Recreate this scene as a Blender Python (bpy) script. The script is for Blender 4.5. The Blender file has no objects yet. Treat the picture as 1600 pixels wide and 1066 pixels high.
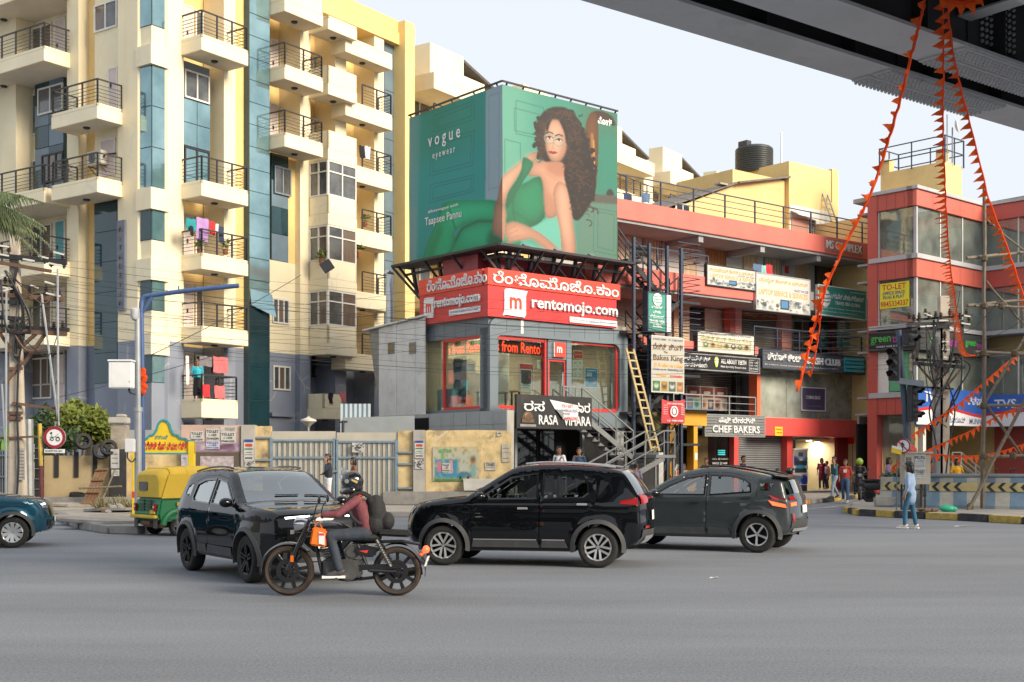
import bpy,bmesh,math,random
import numpy as np
from mathutils import Vector,Matrix,geometry,noise
random.seed(7);rng=np.random.RandomState(5)
S=bpy.context.scene;COL=S.collection
F,CH,Y0=1930.0,1.72,720.0
cam=bpy.data.cameras.new('camera');cam.sensor_width=36;cam.lens=36*F/1600;cam.shift_y=(Y0-533)/1600
cam.clip_end=3000
co=bpy.data.objects.new('camera',cam);COL.objects.link(co);co.location=(0,0,CH);co.rotation_euler=(math.radians(90),0,0)
S.camera=co
SUN_EL,SUN_AZ=math.radians(26),math.radians(126)
W=bpy.data.worlds.new('World');S.world=W;W.use_nodes=True
nt=W.node_tree;bg=nt.nodes['Background']
sky=nt.nodes.new('ShaderNodeTexSky');sky.sky_type='NISHITA';sky.sun_disc=False
sky.sun_elevation=SUN_EL;sky.sun_rotation=SUN_AZ;sky.dust_density=4.0;sky.air_density=1.0;sky.ozone_density=1.0
mx=nt.nodes.new('ShaderNodeMix');mx.data_type='RGBA';mx.inputs['Factor'].default_value=0.93
nt.links.new(sky.outputs[0],mx.inputs['A']);mx.inputs['B'].default_value=(4.95,5.25,5.6,1)
nt.links.new(mx.outputs['Result'],bg.inputs['Color']);bg.inputs['Strength'].default_value=0.1
sd=bpy.data.lights.new('sun','SUN');sd.energy=3.1;sd.angle=math.radians(26);sd.color=(1.0,0.87,0.68)
so=bpy.data.objects.new('sun',sd);COL.objects.link(so)
_sv=Vector((math.sin(SUN_AZ)*math.cos(SUN_EL),math.cos(SUN_AZ)*math.cos(SUN_EL),math.sin(SUN_EL)))
so.rotation_euler=_sv.to_track_quat('Z','Y').to_euler()
S.view_settings.view_transform='Standard';S.view_settings.look='None';S.view_settings.exposure=0.88;S.view_settings.gamma=1
S.view_settings.use_curve_mapping=False
try:
 S.cycles.max_bounces=6;S.cycles.transparent_max_bounces=12;S.cycles.diffuse_bounces=3
 S.cycles.sample_clamp_indirect=4;S.cycles.caustics_reflective=False;S.cycles.caustics_refractive=False
except Exception:pass
def zat(py,D):return CH+(Y0-py)/F*D
def at(px,py,D):return Vector(((px-800)/F*D,D,zat(py,D)))
def gnd(px,py,h=0.0):
 D=F*(CH-h)/(py-Y0);return Vector(((px-800)/F*D,D,h))
V=Vector
class MB:
 def __init__(s):s.v=[];s.f=[];s.m=[];s.cur=0
 def add(s,vs,fs):
  n=len(s.v);s.v+=[tuple(v)for v in vs];s.f+=[tuple(i+n for i in f)for f in fs];s.m+=[s.cur]*len(fs);return s
 def box(s,x0,x1,y0,y1,z0,z1):
  return s.add([(x0,y0,z0),(x1,y0,z0),(x1,y1,z0),(x0,y1,z0),(x0,y0,z1),(x1,y0,z1),(x1,y1,z1),(x0,y1,z1)],[(0,3,2,1),(4,5,6,7),(0,1,5,4),(1,2,6,5),(2,3,7,6),(3,0,4,7)])
 def obox(s,c,ax,ay,az):
  c,ax,ay,az=V(c),V(ax),V(ay),V(az)
  vs=[c+ax*i+ay*j+az*k for k in(-1,1)for j in(-1,1)for i in(-1,1)]
  return s.add(vs,[(0,2,3,1),(4,5,7,6),(0,1,5,4),(1,3,7,5),(3,2,6,7),(2,0,4,6)])
 def beam(s,a,b,w,h=None,up=(0,0,1)):
  a,b=V(a),V(b);h=w if h is None else h;d=b-a;L=d.length
  if L<1e-6:return s
  d/=L;up=V(up)
  if abs(d.dot(up))>.98:up=V((1,0,0))if abs(d.x)<.9 else V((0,1,0))
  r=d.cross(up).normalized();u=r.cross(d)
  return s.obox((a+b)/2,d*(L/2),r*(w/2),u*(h/2))
 def prism(s,poly,vec):
  poly=[V(p)for p in poly];vec=V(vec);n=len(poly)
  return s.add(poly+[p+vec for p in poly],[tuple(range(n))[::-1],tuple(range(n,2*n))]+[(i,(i+1)%n,n+(i+1)%n,n+i)for i in range(n)])
 def poly(s,pts):return s.add(pts,[tuple(range(len(pts)))])
 def tube(s,pts,r,n=6,caps=True,up=None,flat=1.0):
  pts=[V(p)for p in pts];m=len(pts);rs=r if isinstance(r,(list,tuple))else[r]*m
  vs=[];prev=None
  for i,p in enumerate(pts):
   d=(pts[min(i+1,m-1)]-pts[max(i-1,0)])
   d=d.normalized()if d.length>1e-9 else V((0,0,1))
   if prev is None:
    a=V(up)if up else(V((0,0,1))if abs(d.z)<.9 else V((1,0,0)))
   else:a=prev
   u=(a-d*a.dot(d));
   u=u.normalized()if u.length>1e-6 else d.orthogonal().normalized()
   prev=u;w=d.cross(u)
   for k in range(n):
    t=2*math.pi*k/n;vs.append(p+u*(math.cos(t)*rs[i])+w*(math.sin(t)*rs[i]*flat))
  fs=[(i*n+k,i*n+(k+1)%n,(i+1)*n+(k+1)%n,(i+1)*n+k)for i in range(m-1)for k in range(n)]
  if caps:fs+=[tuple(range(n))[::-1],tuple(range((m-1)*n,m*n))]
  return s.add(vs,fs)
 def lathe(s,prof,n=24,o=(0,0,0),ax=(0,0,1),ref=None,closed=False):
  """prof: (radius, height along ax)"""
  o,ax=V(o),V(ax).normalized();u=V(ref)if ref else ax.orthogonal().normalized();w=ax.cross(u)
  vs=[]
  for r,h in prof:
   for k in range(n):
    t=2*math.pi*k/n;vs.append(o+ax*h+u*(r*math.cos(t))+w*(r*math.sin(t)))
  m=len(prof);R=range(m)if closed else range(m-1)
  fs=[(i*n+k,i*n+(k+1)%n,((i+1)%m)*n+(k+1)%n,((i+1)%m)*n+k)for i in R for k in range(n)]
  if not closed:
   if prof[0][0]>1e-5:fs.append(tuple(range(n))[::-1])
   if prof[-1][0]>1e-5:fs.append(tuple(range((m-1)*n,m*n)))
  return s.add(vs,fs)
 def ell(s,c,rx,ry,rz,n=10,m=7,rot=None):
  c=V(c);vs=[]
  for i in range(m+1):
   a=math.pi*i/m
   for k in range(n):
    t=2*math.pi*k/n;p=V((rx*math.sin(a)*math.cos(t),ry*math.sin(a)*math.sin(t),rz*math.cos(a)))
    vs.append(c+(rot@p if rot else p))
  return s.add(vs,[(i*n+k,(i+1)*n+k,(i+1)*n+(k+1)%n,i*n+(k+1)%n)for i in range(m)for k in range(n)])
 def grid(s,P,wrap=False):
  """P: rows of points"""
  n=len(P[0]);vs=[p for r in P for p in r];K=n if wrap else n-1
  return s.add(vs,[(i*n+k,i*n+(k+1)%n,(i+1)*n+(k+1)%n,(i+1)*n+k)for i in range(len(P)-1)for k in range(K)])
 def mesh(s,name,mats,smooth=False,off=None,bevel=0,weld=0,recalc=True):
  me=bpy.data.meshes.new(name);vs=s.v
  if off is not None:ox,oy,oz=off;vs=[(a-ox,b-oy,c-oz)for a,b,c in vs]
  me.from_pydata(vs,[],s.f)
  if not isinstance(mats,(list,tuple)):mats=[mats]
  for m in mats:me.materials.append(m)
  if len(mats)>1:me.polygons.foreach_set('material_index',s.m)
  if recalc or bevel or weld:
   b=bmesh.new();b.from_mesh(me)
   if weld:bmesh.ops.remove_doubles(b,verts=b.verts,dist=weld)
   bmesh.ops.recalc_face_normals(b,faces=b.faces)
   if bevel:bmesh.ops.bevel(b,geom=[e for e in b.edges if len(e.link_faces)==2 and e.calc_face_angle(0)>.5],offset=bevel,segments=2,affect='EDGES',clamp_overlap=True)
   b.to_mesh(me);b.free()
  if smooth:
   me.polygons.foreach_set('use_smooth',[True]*len(me.polygons))
   if smooth is not True:
    try:me.set_sharp_from_angle(angle=math.radians(smooth))
    except Exception:pass
  me.update();return me
 def obj(s,name,mats,parent=None,**k):
  o=bpy.data.objects.new(name,s.mesh(name,mats,**k));COL.objects.link(o)
  if parent:o.parent=parent
  return o
def tag(o,label=None,cat=None,group=None,kind=None):
 if label:o['label']=label
 if cat:o['category']=cat
 if group:o['group']=group
 if kind:o['kind']=kind
 return o
def link(name,me,parent=None):
 o=bpy.data.objects.new(name,me);COL.objects.link(o)
 if parent:o.parent=parent
 return o
class Thing:
 """an Empty at the thing's base; parts are authored in frame coordinates and stored relative to the base"""
 def __init__(s,name,label,cat,base=(0,0,0),fr=None,group=None,rz=None):
  s.b=V(base);s.o=bpy.data.objects.new(name,None);COL.objects.link(s.o);s.o.empty_display_size=.2
  if fr:p=fr.w(s.b.x,s.b.y);s.o.location=(p[0],p[1],s.b.z);s.o.rotation_euler=(0,0,fr.a)
  else:s.o.location=s.b
  tag(s.o,label,cat,group)
 def part(s,name,mb,mats,parent=None,**k):return mb.obj(name,mats,parent or s.o,off=s.b,**k)
def solo(name,mb,mats,label,cat,base,fr=None,group=None,kind=None,**k):
 """a thing that is one mesh"""
 b=V(base);o=mb.obj(name,mats,None,off=b,**k)
 if fr:p=fr.w(b.x,b.y);o.location=(p[0],p[1],b.z);o.rotation_euler=(0,0,fr.a)
 else:o.location=b
 return tag(o,label,cat,group,kind)
def dup(o,parent=None):
 c=o.copy();COL.objects.link(c);c.parent=parent
 for ch in list(o.children):dup(ch,c)
 return c
class Fr:
 """ground frame: origin, +x along the facade to the right and away, +y into the building"""
 def __init__(s,ox,oy,deg):s.ox,s.oy=ox,oy;s.a=math.radians(deg);s.c,s.s=math.cos(s.a),math.sin(s.a)
 def w(s,x,y):return(s.ox+s.c*x-s.s*y,s.oy+s.s*x+s.c*y)
 def W(s,p):x,y=s.w(p[0],p[1]);return V((x,y,p[2]))
 def D(s,x,y):return s.oy+s.s*x+s.c*y
 def loc(s,p):
  dx,dy=p[0]-s.ox,p[1]-s.oy;return V((s.c*dx+s.s*dy,-s.s*dx+s.c*dy,p[2]if len(p)>2 else 0))
class Face:
 """a vertical plane of a frame: ax 'x' faces -y (coordinate s=x); ax 'y' faces -x (s=-y). s grows to the viewer's right"""
 def __init__(s,fr,ax,off=0.):s.fr,s.ax,s.off=fr,ax,off
 def P(s,t,z,out=0.):return V((t,s.off-out,z))if s.ax=='x' else V((s.off-out,-t,z))
 def hit(s,px,out=0.):
  f=s.fr;k=(px-800)/F
  if s.ax=='x':
   y=s.off-out;return(k*(f.oy+f.c*y)-f.ox+f.s*y)/(f.c-k*f.s)
  x=s.off-out;return-(f.ox+f.c*x-k*f.oy-k*f.s*x)/(f.s+k*f.c)
 def z(s,px,py,out=0.):
  p=s.P(s.hit(px,out),0,out);return zat(py,s.fr.D(p.x,p.y))
 def rect(s,x0,x1,y0,y1,out=0.):
  m=(x0+x1)/2;return s.hit(x0,out),s.hit(x1,out),s.z(m,y1,out),s.z(m,y0,out)
 def box(s,mb,t0,t1,z0,z1,o0,o1):
  a,b=s.P(t0,z0,o0),s.P(t1,z1,o1)
  return mb.box(min(a.x,b.x),max(a.x,b.x),min(a.y,b.y),max(a.y,b.y),min(a.z,b.z),max(a.z,b.z))
 def r(s):return V((1,0,0))if s.ax=='x' else V((0,-1,0))
MATS={}
def srgb(*c):
 if len(c)==1:h=c[0];c=[int(h[i:i+2],16)/255 for i in(0,2,4)]
 return tuple((x/12.92 if x<=.04045 else((x+.055)/1.055)**2.4)for x in c)
def mat(name,col,rough=.6,var=.18,scale=2.0,metal=0.,coat=0.,spec=.5,bump=0.,bscale=80.,streak=0.,dirt=(.16,.13,.10),grime=0.,crack=0.,zsplit=None,emit=0.,alpha=None,stretch=None,tint2=None,sheen=0.,fine=0.):
 if name in MATS:return MATS[name]
 m=bpy.data.materials.new(name);m.use_nodes=True;MATS[name]=m
 nt=m.node_tree;N,L=nt.nodes,nt.links;b=N['Principled BSDF']
 b.inputs['Roughness'].default_value=rough;b.inputs['Metallic'].default_value=metal
 b.inputs['Specular IOR Level'].default_value=spec;b.inputs['Coat Weight'].default_value=coat;b.inputs['Coat Roughness'].default_value=.03;b.inputs['Coat IOR'].default_value=1.5
 if sheen:b.inputs['Sheen Weight'].default_value=sheen
 g=N.new('ShaderNodeNewGeometry');pos=g.outputs['Position']
 def noise_(sc,det=4,st=None,rough_=.6):
  n=N.new('ShaderNodeTexNoise');n.inputs['Scale'].default_value=sc;n.inputs['Detail'].default_value=det;n.inputs['Roughness'].default_value=rough_
  if st:
   mp=N.new('ShaderNodeMapping');mp.inputs['Scale'].default_value=st;L.new(pos,mp.inputs['Vector']);L.new(mp.outputs[0],n.inputs['Vector'])
  else:L.new(pos,n.inputs['Vector'])
  return n.outputs['Fac']
 def ramp(x,a,c):
  r=N.new('ShaderNodeMapRange');r.inputs['From Min'].default_value=a;r.inputs['From Max'].default_value=c;L.new(x,r.inputs['Value']);return r.outputs[0]
 def mul(a,k):
  q=N.new('ShaderNodeMath');q.operation='MULTIPLY';L.new(a,q.inputs[0])
  if isinstance(k,(int,float)):q.inputs[1].default_value=k
  else:L.new(k,q.inputs[1])
  return q.outputs[0]
 def mix(f,a,c):
  q=N.new('ShaderNodeMix');q.data_type='RGBA';q.clamp_factor=True
  if isinstance(f,(int,float)):q.inputs['Factor'].default_value=f
  else:L.new(f,q.inputs['Factor'])
  for nm,x in(('A',a),('B',c)):
   if isinstance(x,tuple):q.inputs[nm].default_value=(*x,1)
   else:L.new(x,q.inputs[nm])
  return q.outputs['Result']
 col=tuple(col)
 lo=tuple(max(0,c*(1-var))for c in col);hi=tuple(min(1,c*(1+var*.6))for c in col)
 if tint2:hi=tuple(tint2)
 c=mix(ramp(noise_(scale,5,stretch),.3,.7),lo,hi)
 if zsplit:
  sx=N.new('ShaderNodeSeparateXYZ');L.new(pos,sx.inputs[0]);zz=sx.outputs['Z']
  ad=N.new('ShaderNodeMath');ad.operation='ADD';L.new(zz,ad.inputs[0]);L.new(mul(noise_(6,3),.04),ad.inputs[1])
  c2=mix(ramp(noise_(scale,5),.3,.7),tuple(x*(1-var)for x in zsplit[1]),tuple(x*(1+var*.5)for x in zsplit[1]))
  c=mix(ramp(ad.outputs[0],zsplit[0],zsplit[0]+.02),c2,c)
 if streak:
  f=ramp(noise_(1.0,5,(2.6,2.6,.16),.65),.56,.78);f2=ramp(noise_(.6,3),.45,.7)
  c=mix(mul(mul(f,f2),streak),c,dirt)
 if grime:
  c=mix(mul(ramp(noise_(1.4,8,None,.75),.54,.72),grime),c,dirt)
 if crack:
  vo=N.new('ShaderNodeTexVoronoi');vo.feature='DISTANCE_TO_EDGE';vo.inputs['Scale'].default_value=.55
  wv=N.new('ShaderNodeMix');wv.data_type='VECTOR';wv.inputs['Factor'].default_value=.12
  nn=N.new('ShaderNodeTexNoise');nn.inputs['Scale'].default_value=2.2;L.new(pos,nn.inputs['Vector']);L.new(pos,wv.inputs['A']);L.new(nn.outputs['Color'],wv.inputs['B'])
  L.new(wv.outputs['Result'],vo.inputs['Vector'])
  f=mul(ramp(vo.outputs['Distance'],.022,.008),ramp(noise_(.5,2),.52,.58))
  c=mix(mul(f,crack),c,tuple(.55*x+.22 for x in col))
 if fine:
  q=N.new('ShaderNodeMix');q.data_type='RGBA';q.blend_type='MULTIPLY';q.inputs['Factor'].default_value=1;L.new(c,q.inputs['A']);L.new(mix(ramp(noise_(34,9,None,.8),.36,.62),(1-fine,)*3,(1+fine*.4,)*3),q.inputs['B']);c=q.outputs['Result']
 L.new(c,b.inputs['Base Color'])
 rr=N.new('ShaderNodeMapRange');rr.inputs['To Min'].default_value=max(.02,rough*.85);rr.inputs['To Max'].default_value=min(1,rough*1.15);L.new(noise_(scale*3,3),rr.inputs['Value']);L.new(rr.outputs[0],b.inputs['Roughness'])
 if bump:
  bp=N.new('ShaderNodeBump');bp.inputs['Strength'].default_value=bump;bp.inputs['Distance'].default_value=.02;L.new(noise_(bscale,6),bp.inputs['Height']);L.new(bp.outputs[0],b.inputs['Normal'])
 if emit:
  b.inputs['Emission Strength'].default_value=emit;b.inputs['Emission Color'].default_value=(*col,1)
 return m
def glass(name,tint=(.8,.86,.84),clear=.8,rough=.03,refl=1.0,dust_glare=0.):
 """window glass: part lets the room behind show, part mirrors the street"""
 if name in MATS:return MATS[name]
 m=bpy.data.materials.new(name);m.use_nodes=True;MATS[name]=m
 nt=m.node_tree;N,L=nt.nodes,nt.links;N.remove(N['Principled BSDF'])
 tr=N.new('ShaderNodeBsdfTransparent');tr.inputs[0].default_value=(*[c*clear for c in tint],1)
 gl=N.new('ShaderNodeBsdfGlossy');gl.inputs['Roughness'].default_value=rough;gl.inputs['Color'].default_value=(*[.6+.4*c for c in tint],1)
 g=N.new('ShaderNodeNewGeometry');n=N.new('ShaderNodeTexNoise');n.inputs['Scale'].default_value=1.3;L.new(g.outputs['Position'],n.inputs['Vector'])
 bp=N.new('ShaderNodeBump');bp.inputs['Strength'].default_value=.06;bp.inputs['Distance'].default_value=.05;L.new(n.outputs['Fac'],bp.inputs['Height']);L.new(bp.outputs[0],gl.inputs['Normal'])
 fr=N.new('ShaderNodeFresnel');fr.inputs['IOR'].default_value=1.5
 mu=N.new('ShaderNodeMath');mu.operation='MULTIPLY_ADD';mu.inputs[1].default_value=1.3*refl;mu.inputs[2].default_value=.06*refl;L.new(fr.outputs[0],mu.inputs[0])
 ms=N.new('ShaderNodeMixShader');L.new(mu.outputs[0],ms.inputs[0]);L.new(tr.outputs[0],ms.inputs[1]);L.new(gl.outputs[0],ms.inputs[2])
 if dust_glare:
  df=N.new('ShaderNodeBsdfDiffuse');df.inputs[0].default_value=(.60,.64,.58,1);m3=N.new('ShaderNodeMixShader');dn=N.new('ShaderNodeMath');dn.operation='MULTIPLY';dn.inputs[1].default_value=dust_glare*2;L.new(n.outputs['Fac'],dn.inputs[0]);L.new(dn.outputs[0],m3 .inputs[0]);L.new(ms.outputs[0],m3 .inputs[1]);L.new(df.outputs[0],m3 .inputs[2]);ms=m3  # pale diffuse veil: dust plus street reflections put into the colour
 L.new(ms.outputs[0],N['Material Output'].inputs['Surface']);return m
def print_mat(name='printed_sheet',rough=.55):
 if name in MATS:return MATS[name]
 m=bpy.data.materials.new(name);m.use_nodes=True;MATS[name]=m;N,L=m.node_tree.nodes,m.node_tree.links
 a=N.new('ShaderNodeAttribute');a.attribute_name='Col';L.new(a.outputs['Color'],N['Principled BSDF'].inputs['Base Color'])
 N['Principled BSDF'].inputs['Roughness'].default_value=rough;return m
class Pic:
 def __init__(s,w,h,col):s.w,s.h=w,h;s.soft=0;s.k=.62;s.a=np.zeros((h,w,3));s.a[:]=s._c(col);s.yy,s.xx=np.mgrid[0:h,0:w];s.xx=s.xx+.5;s.yy=s.yy+.5
 def _c(s,c):return np.array([int(c[i:i+2],16)/255 for i in(0,2,4)])if isinstance(c,str)else np.array(c,float)
 def blur(s,m,r):
  r=int(r)
  for _ in range(2):
   if r<1:break
   for ax in(0,1):
    k=2*r+1;p=np.pad(m,[(r+1,r)if i==ax else(0,0)for i in(0,1)],mode='edge');cs=np.cumsum(p,ax)
    m=(np.take(cs,range(k,cs.shape[ax]),ax)-np.take(cs,range(0,cs.shape[ax]-k),ax))/k
  return m
 def pmask(s,pts):
  m=np.zeros((s.h,s.w),bool);n=len(pts)
  for i in range(n):
   (x0,y0),(x1,y1)=pts[i],pts[(i+1)%n]
   if y0==y1:continue
   c=((y0<=s.yy)&(s.yy<y1))|((y1<=s.yy)&(s.yy<y0))
   m^=c&(s.xx<(x1-x0)*(s.yy-y0)/(y1-y0)+x0)
  return m.astype(float)
 def put(s,m,col,a=1.):m=(m*a)[...,None];s.a=s.a*(1-m)+s._c(col)*m;return s
 def poly(s,pts,col,blur=0,a=1.,sh=0.):
  m=s.pmask(pts);s.put(s.blur(m,blur),col,a)
  if sh:b=s.blur(m,8);s.put(m*np.clip((1-b)*1.6,0,1)*(.55+.45*np.clip((s.yy-s.yy[m>0].min()if m.any()else 0)/s.h,0,1)),tuple(np.array(s._c(col))*.45),sh)
  return s
 def spl(s,pts,col,blur=0,a=1.,k=6):return s.poly(smooth2(pts,k),col,blur,a,s.soft if blur==1 else 0)
 def ell(s,cx,cy,rx,ry,col,blur=0,a=1.,rot=0.):
  c,n=math.cos(rot),math.sin(rot);dx,dy=s.xx-cx,s.yy-cy
  return s.put(s.blur(((((dx*c+dy*n)/rx)**2+((dy*c-dx*n)/ry)**2)<1).astype(float),blur),col,a)
 def line(s,pts,w,col,a=1.,blur=0):
  m=np.zeros((s.h,s.w))
  for(x0,y0),(x1,y1)in zip(pts[:-1],pts[1:]):
   dx,dy=x1-x0,y1-y0;L=dx*dx+dy*dy+1e-9;t=np.clip(((s.xx-x0)*dx+(s.yy-y0)*dy)/L,0,1)
   m=np.maximum(m,np.clip(w/2+.5-np.hypot(s.xx-x0-t*dx,s.yy-y0-t*dy),0,1))
  return s.put(s.blur(m,blur),col,a)
 def rect(s,x0,y0,x1,y1,col,a=1.,blur=0):return s.put(s.blur(((s.xx>x0)&(s.xx<x1)&(s.yy>y0)&(s.yy<y1)).astype(float),blur),col,a)
 def grain(s,k):s.a=np.clip(s.a+rng.normal(0,k,s.a.shape),0,1);return s
def smooth2(pts,k=6,closed=True):
 out=[];n=len(pts);P=[np.array(p,float)for p in pts]
 for i in range(n if closed else n-1):
  p0,p1,p2,p3=(P[(i-1)%n],P[i],P[(i+1)%n],P[(i+2)%n])if closed else(P[max(i-1,0)],P[i],P[i+1],P[min(i+2,n-1)])
  for j in range(k):
   t=j/k;out.append(tuple(.5*((2*p1)+(-p0+p2)*t+(2*p0-5*p1+4*p2-p3)*t*t+(-p0+3*p1-3*p2+p3)*t**3)))
 if not closed:out.append(tuple(P[-1]))
 return out
def panel_mesh(name,pic,o,r,u,wob=0.):
 """o = lower left corner, r/u = full width and height vectors"""
 o,r,u=V(o),V(r),V(u);h,w=pic.h,pic.w
 X,Y=np.meshgrid(np.linspace(0,1,w),np.linspace(1,0,h));n=np.array(r.cross(u).normalized())
 co_=np.array(o)+X[...,None]*np.array(r)+Y[...,None]*np.array(u)
 if wob:co_=co_+(wob*(np.sin(X*7+Y*3)+np.sin(X*3-Y*9)))[...,None]*n
 me=bpy.data.meshes.new(name);idx=np.arange(w*h).reshape(h,w)
 q=np.stack([idx[1:,:-1],idx[1:,1:],idx[:-1,1:],idx[:-1,:-1]],-1).reshape(-1,4)
 me.vertices.add(w*h);me.vertices.foreach_set('co',co_.reshape(-1));me.loops.add(q.size);me.loops.foreach_set('vertex_index',q.reshape(-1))
 me.polygons.add(len(q));me.polygons.foreach_set('loop_start',np.arange(0,q.size,4));me.polygons.foreach_set('loop_total',np.full(len(q),4))
 me.update();ca=me.color_attributes.new('Col','FLOAT_COLOR','POINT');a=np.clip(pic.a,0,1)
 lin=np.where(a<=.04045,a/12.92,((a+.055)/1.055)**2.4)*pic.k;rgba=np.concatenate([lin,np.ones((h,w,1))],-1)
 ca.data.foreach_set('color',rgba.reshape(-1));me.materials.append(print_mat());return me
_DG=None
def text_mesh(s,bold=0.,ext=0.,res=2):
 cu=bpy.data.curves.new('t','FONT');cu.body=s;cu.resolution_u=res;cu.offset=bold;cu.extrude=ext;cu.align_x='LEFT'
 o=bpy.data.objects.new('t',cu);COL.objects.link(o);bpy.context.view_layer.update()
 me=bpy.data.meshes.new_from_object(o.evaluated_get(bpy.context.evaluated_depsgraph_get()))
 bpy.data.objects.remove(o);bpy.data.curves.remove(cu);return me
_TC={}
def text(s,m,parent,o,r,u,h=None,w=None,bold=0.,depth=.01,name='lettering',align='l',off=None,shear=0.):
 """o = left (or centre) of the line's foot, r/u unit vectors; the line is fitted to height h and/or width w"""
 key=(s,bold)
 if key not in _TC:
  me=text_mesh(s,bold,.5);co_=np.zeros(len(me.vertices)*3);me.vertices.foreach_get('co',co_);_TC[key]=(me,co_.reshape(-1,3))
 me0,c=_TC[key];lo,hi=c.min(0),c.max(0);sx=sy=None
 if h:sy=h/(hi[1]-lo[1])
 if w:sx=w/(hi[0]-lo[0])
 sx=sx or sy;sy=sy or sx;o,r,u=V(o),V(r),V(u);n=r.cross(u)
 x=(c[:,0]-lo[0])*sx;y=(c[:,1]-lo[1])*sy;z=(c[:,2]+.5)*depth;x=x+shear*y
 if align=='c':x=x-(hi[0]-lo[0])*sx/2
 p=np.array(o)+x[:,None]*np.array(r)+y[:,None]*np.array(u)+z[:,None]*np.array(n)
 if off is not None:p=p-np.array(off)
 me=me0 .copy();me.name=name;me.vertices.foreach_set('co',p.reshape(-1));me.materials.clear();me.materials.append(m);me.update()
 return link(name,me,parent)
def evaluated(o):
 bpy.context.view_layer.update()
 me=bpy.data.meshes.new_from_object(o.evaluated_get(bpy.context.evaluated_depsgraph_get()));return me
M_ROAD=mat('asphalt',(.222,.238,.268),.85,.18,1.,stretch=(.10,.55,1),bump=.5,bscale=70,grime=.22,dirt=(.27,.265,.25),spec=.3,fine=.45)
M_PAVE=mat('dusty_concrete',(.36,.33,.29),.9,.3,.8,bump=.4,bscale=18,grime=.6,dirt=(.20,.17,.14))
M_KERB=mat('kerb_concrete',(.27,.26,.25),.9,.3,2,bump=.4,bscale=20,grime=.5)
M_KYEL=mat('kerb_yellow',(.50,.36,.08),.85,.35,5,bump=.3,bscale=30,grime=.7,dirt=(.2,.18,.15))
M_KBLK=mat('kerb_black',(.045,.045,.05),.85,.4,5,bump=.3,bscale=30,grime=.7,dirt=(.2,.18,.16))
M_WHITE=mat('white_paint',(.80,.80,.79),.5,.08,2)
M_WPLAST=mat('white_panel',(.74,.75,.76),.4,.06,2,streak=.25,dirt=(.4,.38,.34))
M_BLK=mat('black_metal',(.022,.024,.030),.5,.3,4,spec=.5)
M_DKBLUE=mat('dark_blue_metal',(.035,.05,.085),.5,.25,4,grime=.3,dirt=(.12,.09,.06))
M_STEEL=mat('grey_steel',(.30,.31,.32),.5,.2,4,metal=.5,grime=.3,dirt=(.16,.13,.10))
M_ALU=mat('aluminium',(.55,.57,.58),.38,.12,4,metal=.7)
M_GREYP=mat('grey_painted_metal',(.20,.23,.26),.5,.15,3,grime=.25)
M_CONC=mat('raw_concrete',(.40,.38,.35),.9,.25,1.2,bump=.4,bscale=14,streak=.5,grime=.4)
M_WOOD=mat('rough_wood',(.19,.105,.055),.8,.4,3,stretch=(8,8,.7),bump=.4,bscale=25,grime=.3)
M_BAMBOO=mat('bamboo_pole',(.17,.135,.10),.7,.4,6,stretch=(3,3,1),grime=.4,dirt=(.07,.05,.04))
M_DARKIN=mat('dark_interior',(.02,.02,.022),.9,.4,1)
M_RUBBER=mat('rubber',(.020,.020,.021),.8,.4,6,bump=.2,bscale=90,grime=.5,dirt=(.10,.085,.07))
M_ORANGE=mat('orange_cloth',(.90,.13,.02),.7,.2,8)
_n,_l=M_ORANGE.node_tree.nodes,M_ORANGE.node_tree.links;_t=_n.new('ShaderNodeBsdfTranslucent');_t.inputs[0].default_value=(.95,.16,.02,1);_m=_n.new('ShaderNodeMixShader');_m.inputs[0].default_value=.5
_l.new(_n['Principled BSDF'].outputs[0],_m.inputs[1]);_l.new(_t.outputs[0],_m.inputs[2]);_l.new(_m.outputs[0],_n['Material Output'].inputs['Surface'])
M_YEL=mat('yellow_paint',(.78,.56,.03),.5,.12,2,grime=.25,dirt=(.35,.25,.08))
M_REDP=mat('red_paint',(.60,.045,.04),.5,.12,1.5,streak=.25)
M_BLUEP=mat('blue_pole_paint',(.05,.10,.25),.45,.2,4,grime=.2)
g=MB();n=24
xs=np.linspace(-260,260,n);ys=np.concatenate([np.linspace(-80,80,18),np.linspace(100,900,8)])
g.grid([[(x,y,0)for x in xs]for y in ys])
solo('road',g,M_ROAD,None,None,(0,0,0),kind='structure')
ed=[(-420,796),(-60,800),(66,803),(96,812),(132,826),(176,833),(222,834),(300,822),(420,812),(560,808),(760,806),(1000,801),(1140,795),(1243,789)]
edge=[gnd(*p)for p in ed]
tail=[gnd(*p)for p in[(1243,789),(1300,783),(1343,777),(1500,777),(1700,777)]]
def back(p,d=60):return V((p.x*1.0+0,p.y+d,0))
pv=MB()
pts=[V((p.x,p.y,0))for p in edge+tail[1:]]
top=pts+[V((90,150,0)),V((-120,150,0))]
pv.prism([V((p.x,p.y,-.05))for p in top],(0,0,.20))
solo('pavement',pv,M_PAVE,None,None,(0,0,0),kind='structure',bevel=.015)
kr=bpy.data.objects.new('pavement_kerb',None);COL.objects.link(kr);kr['kind']='structure'
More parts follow.
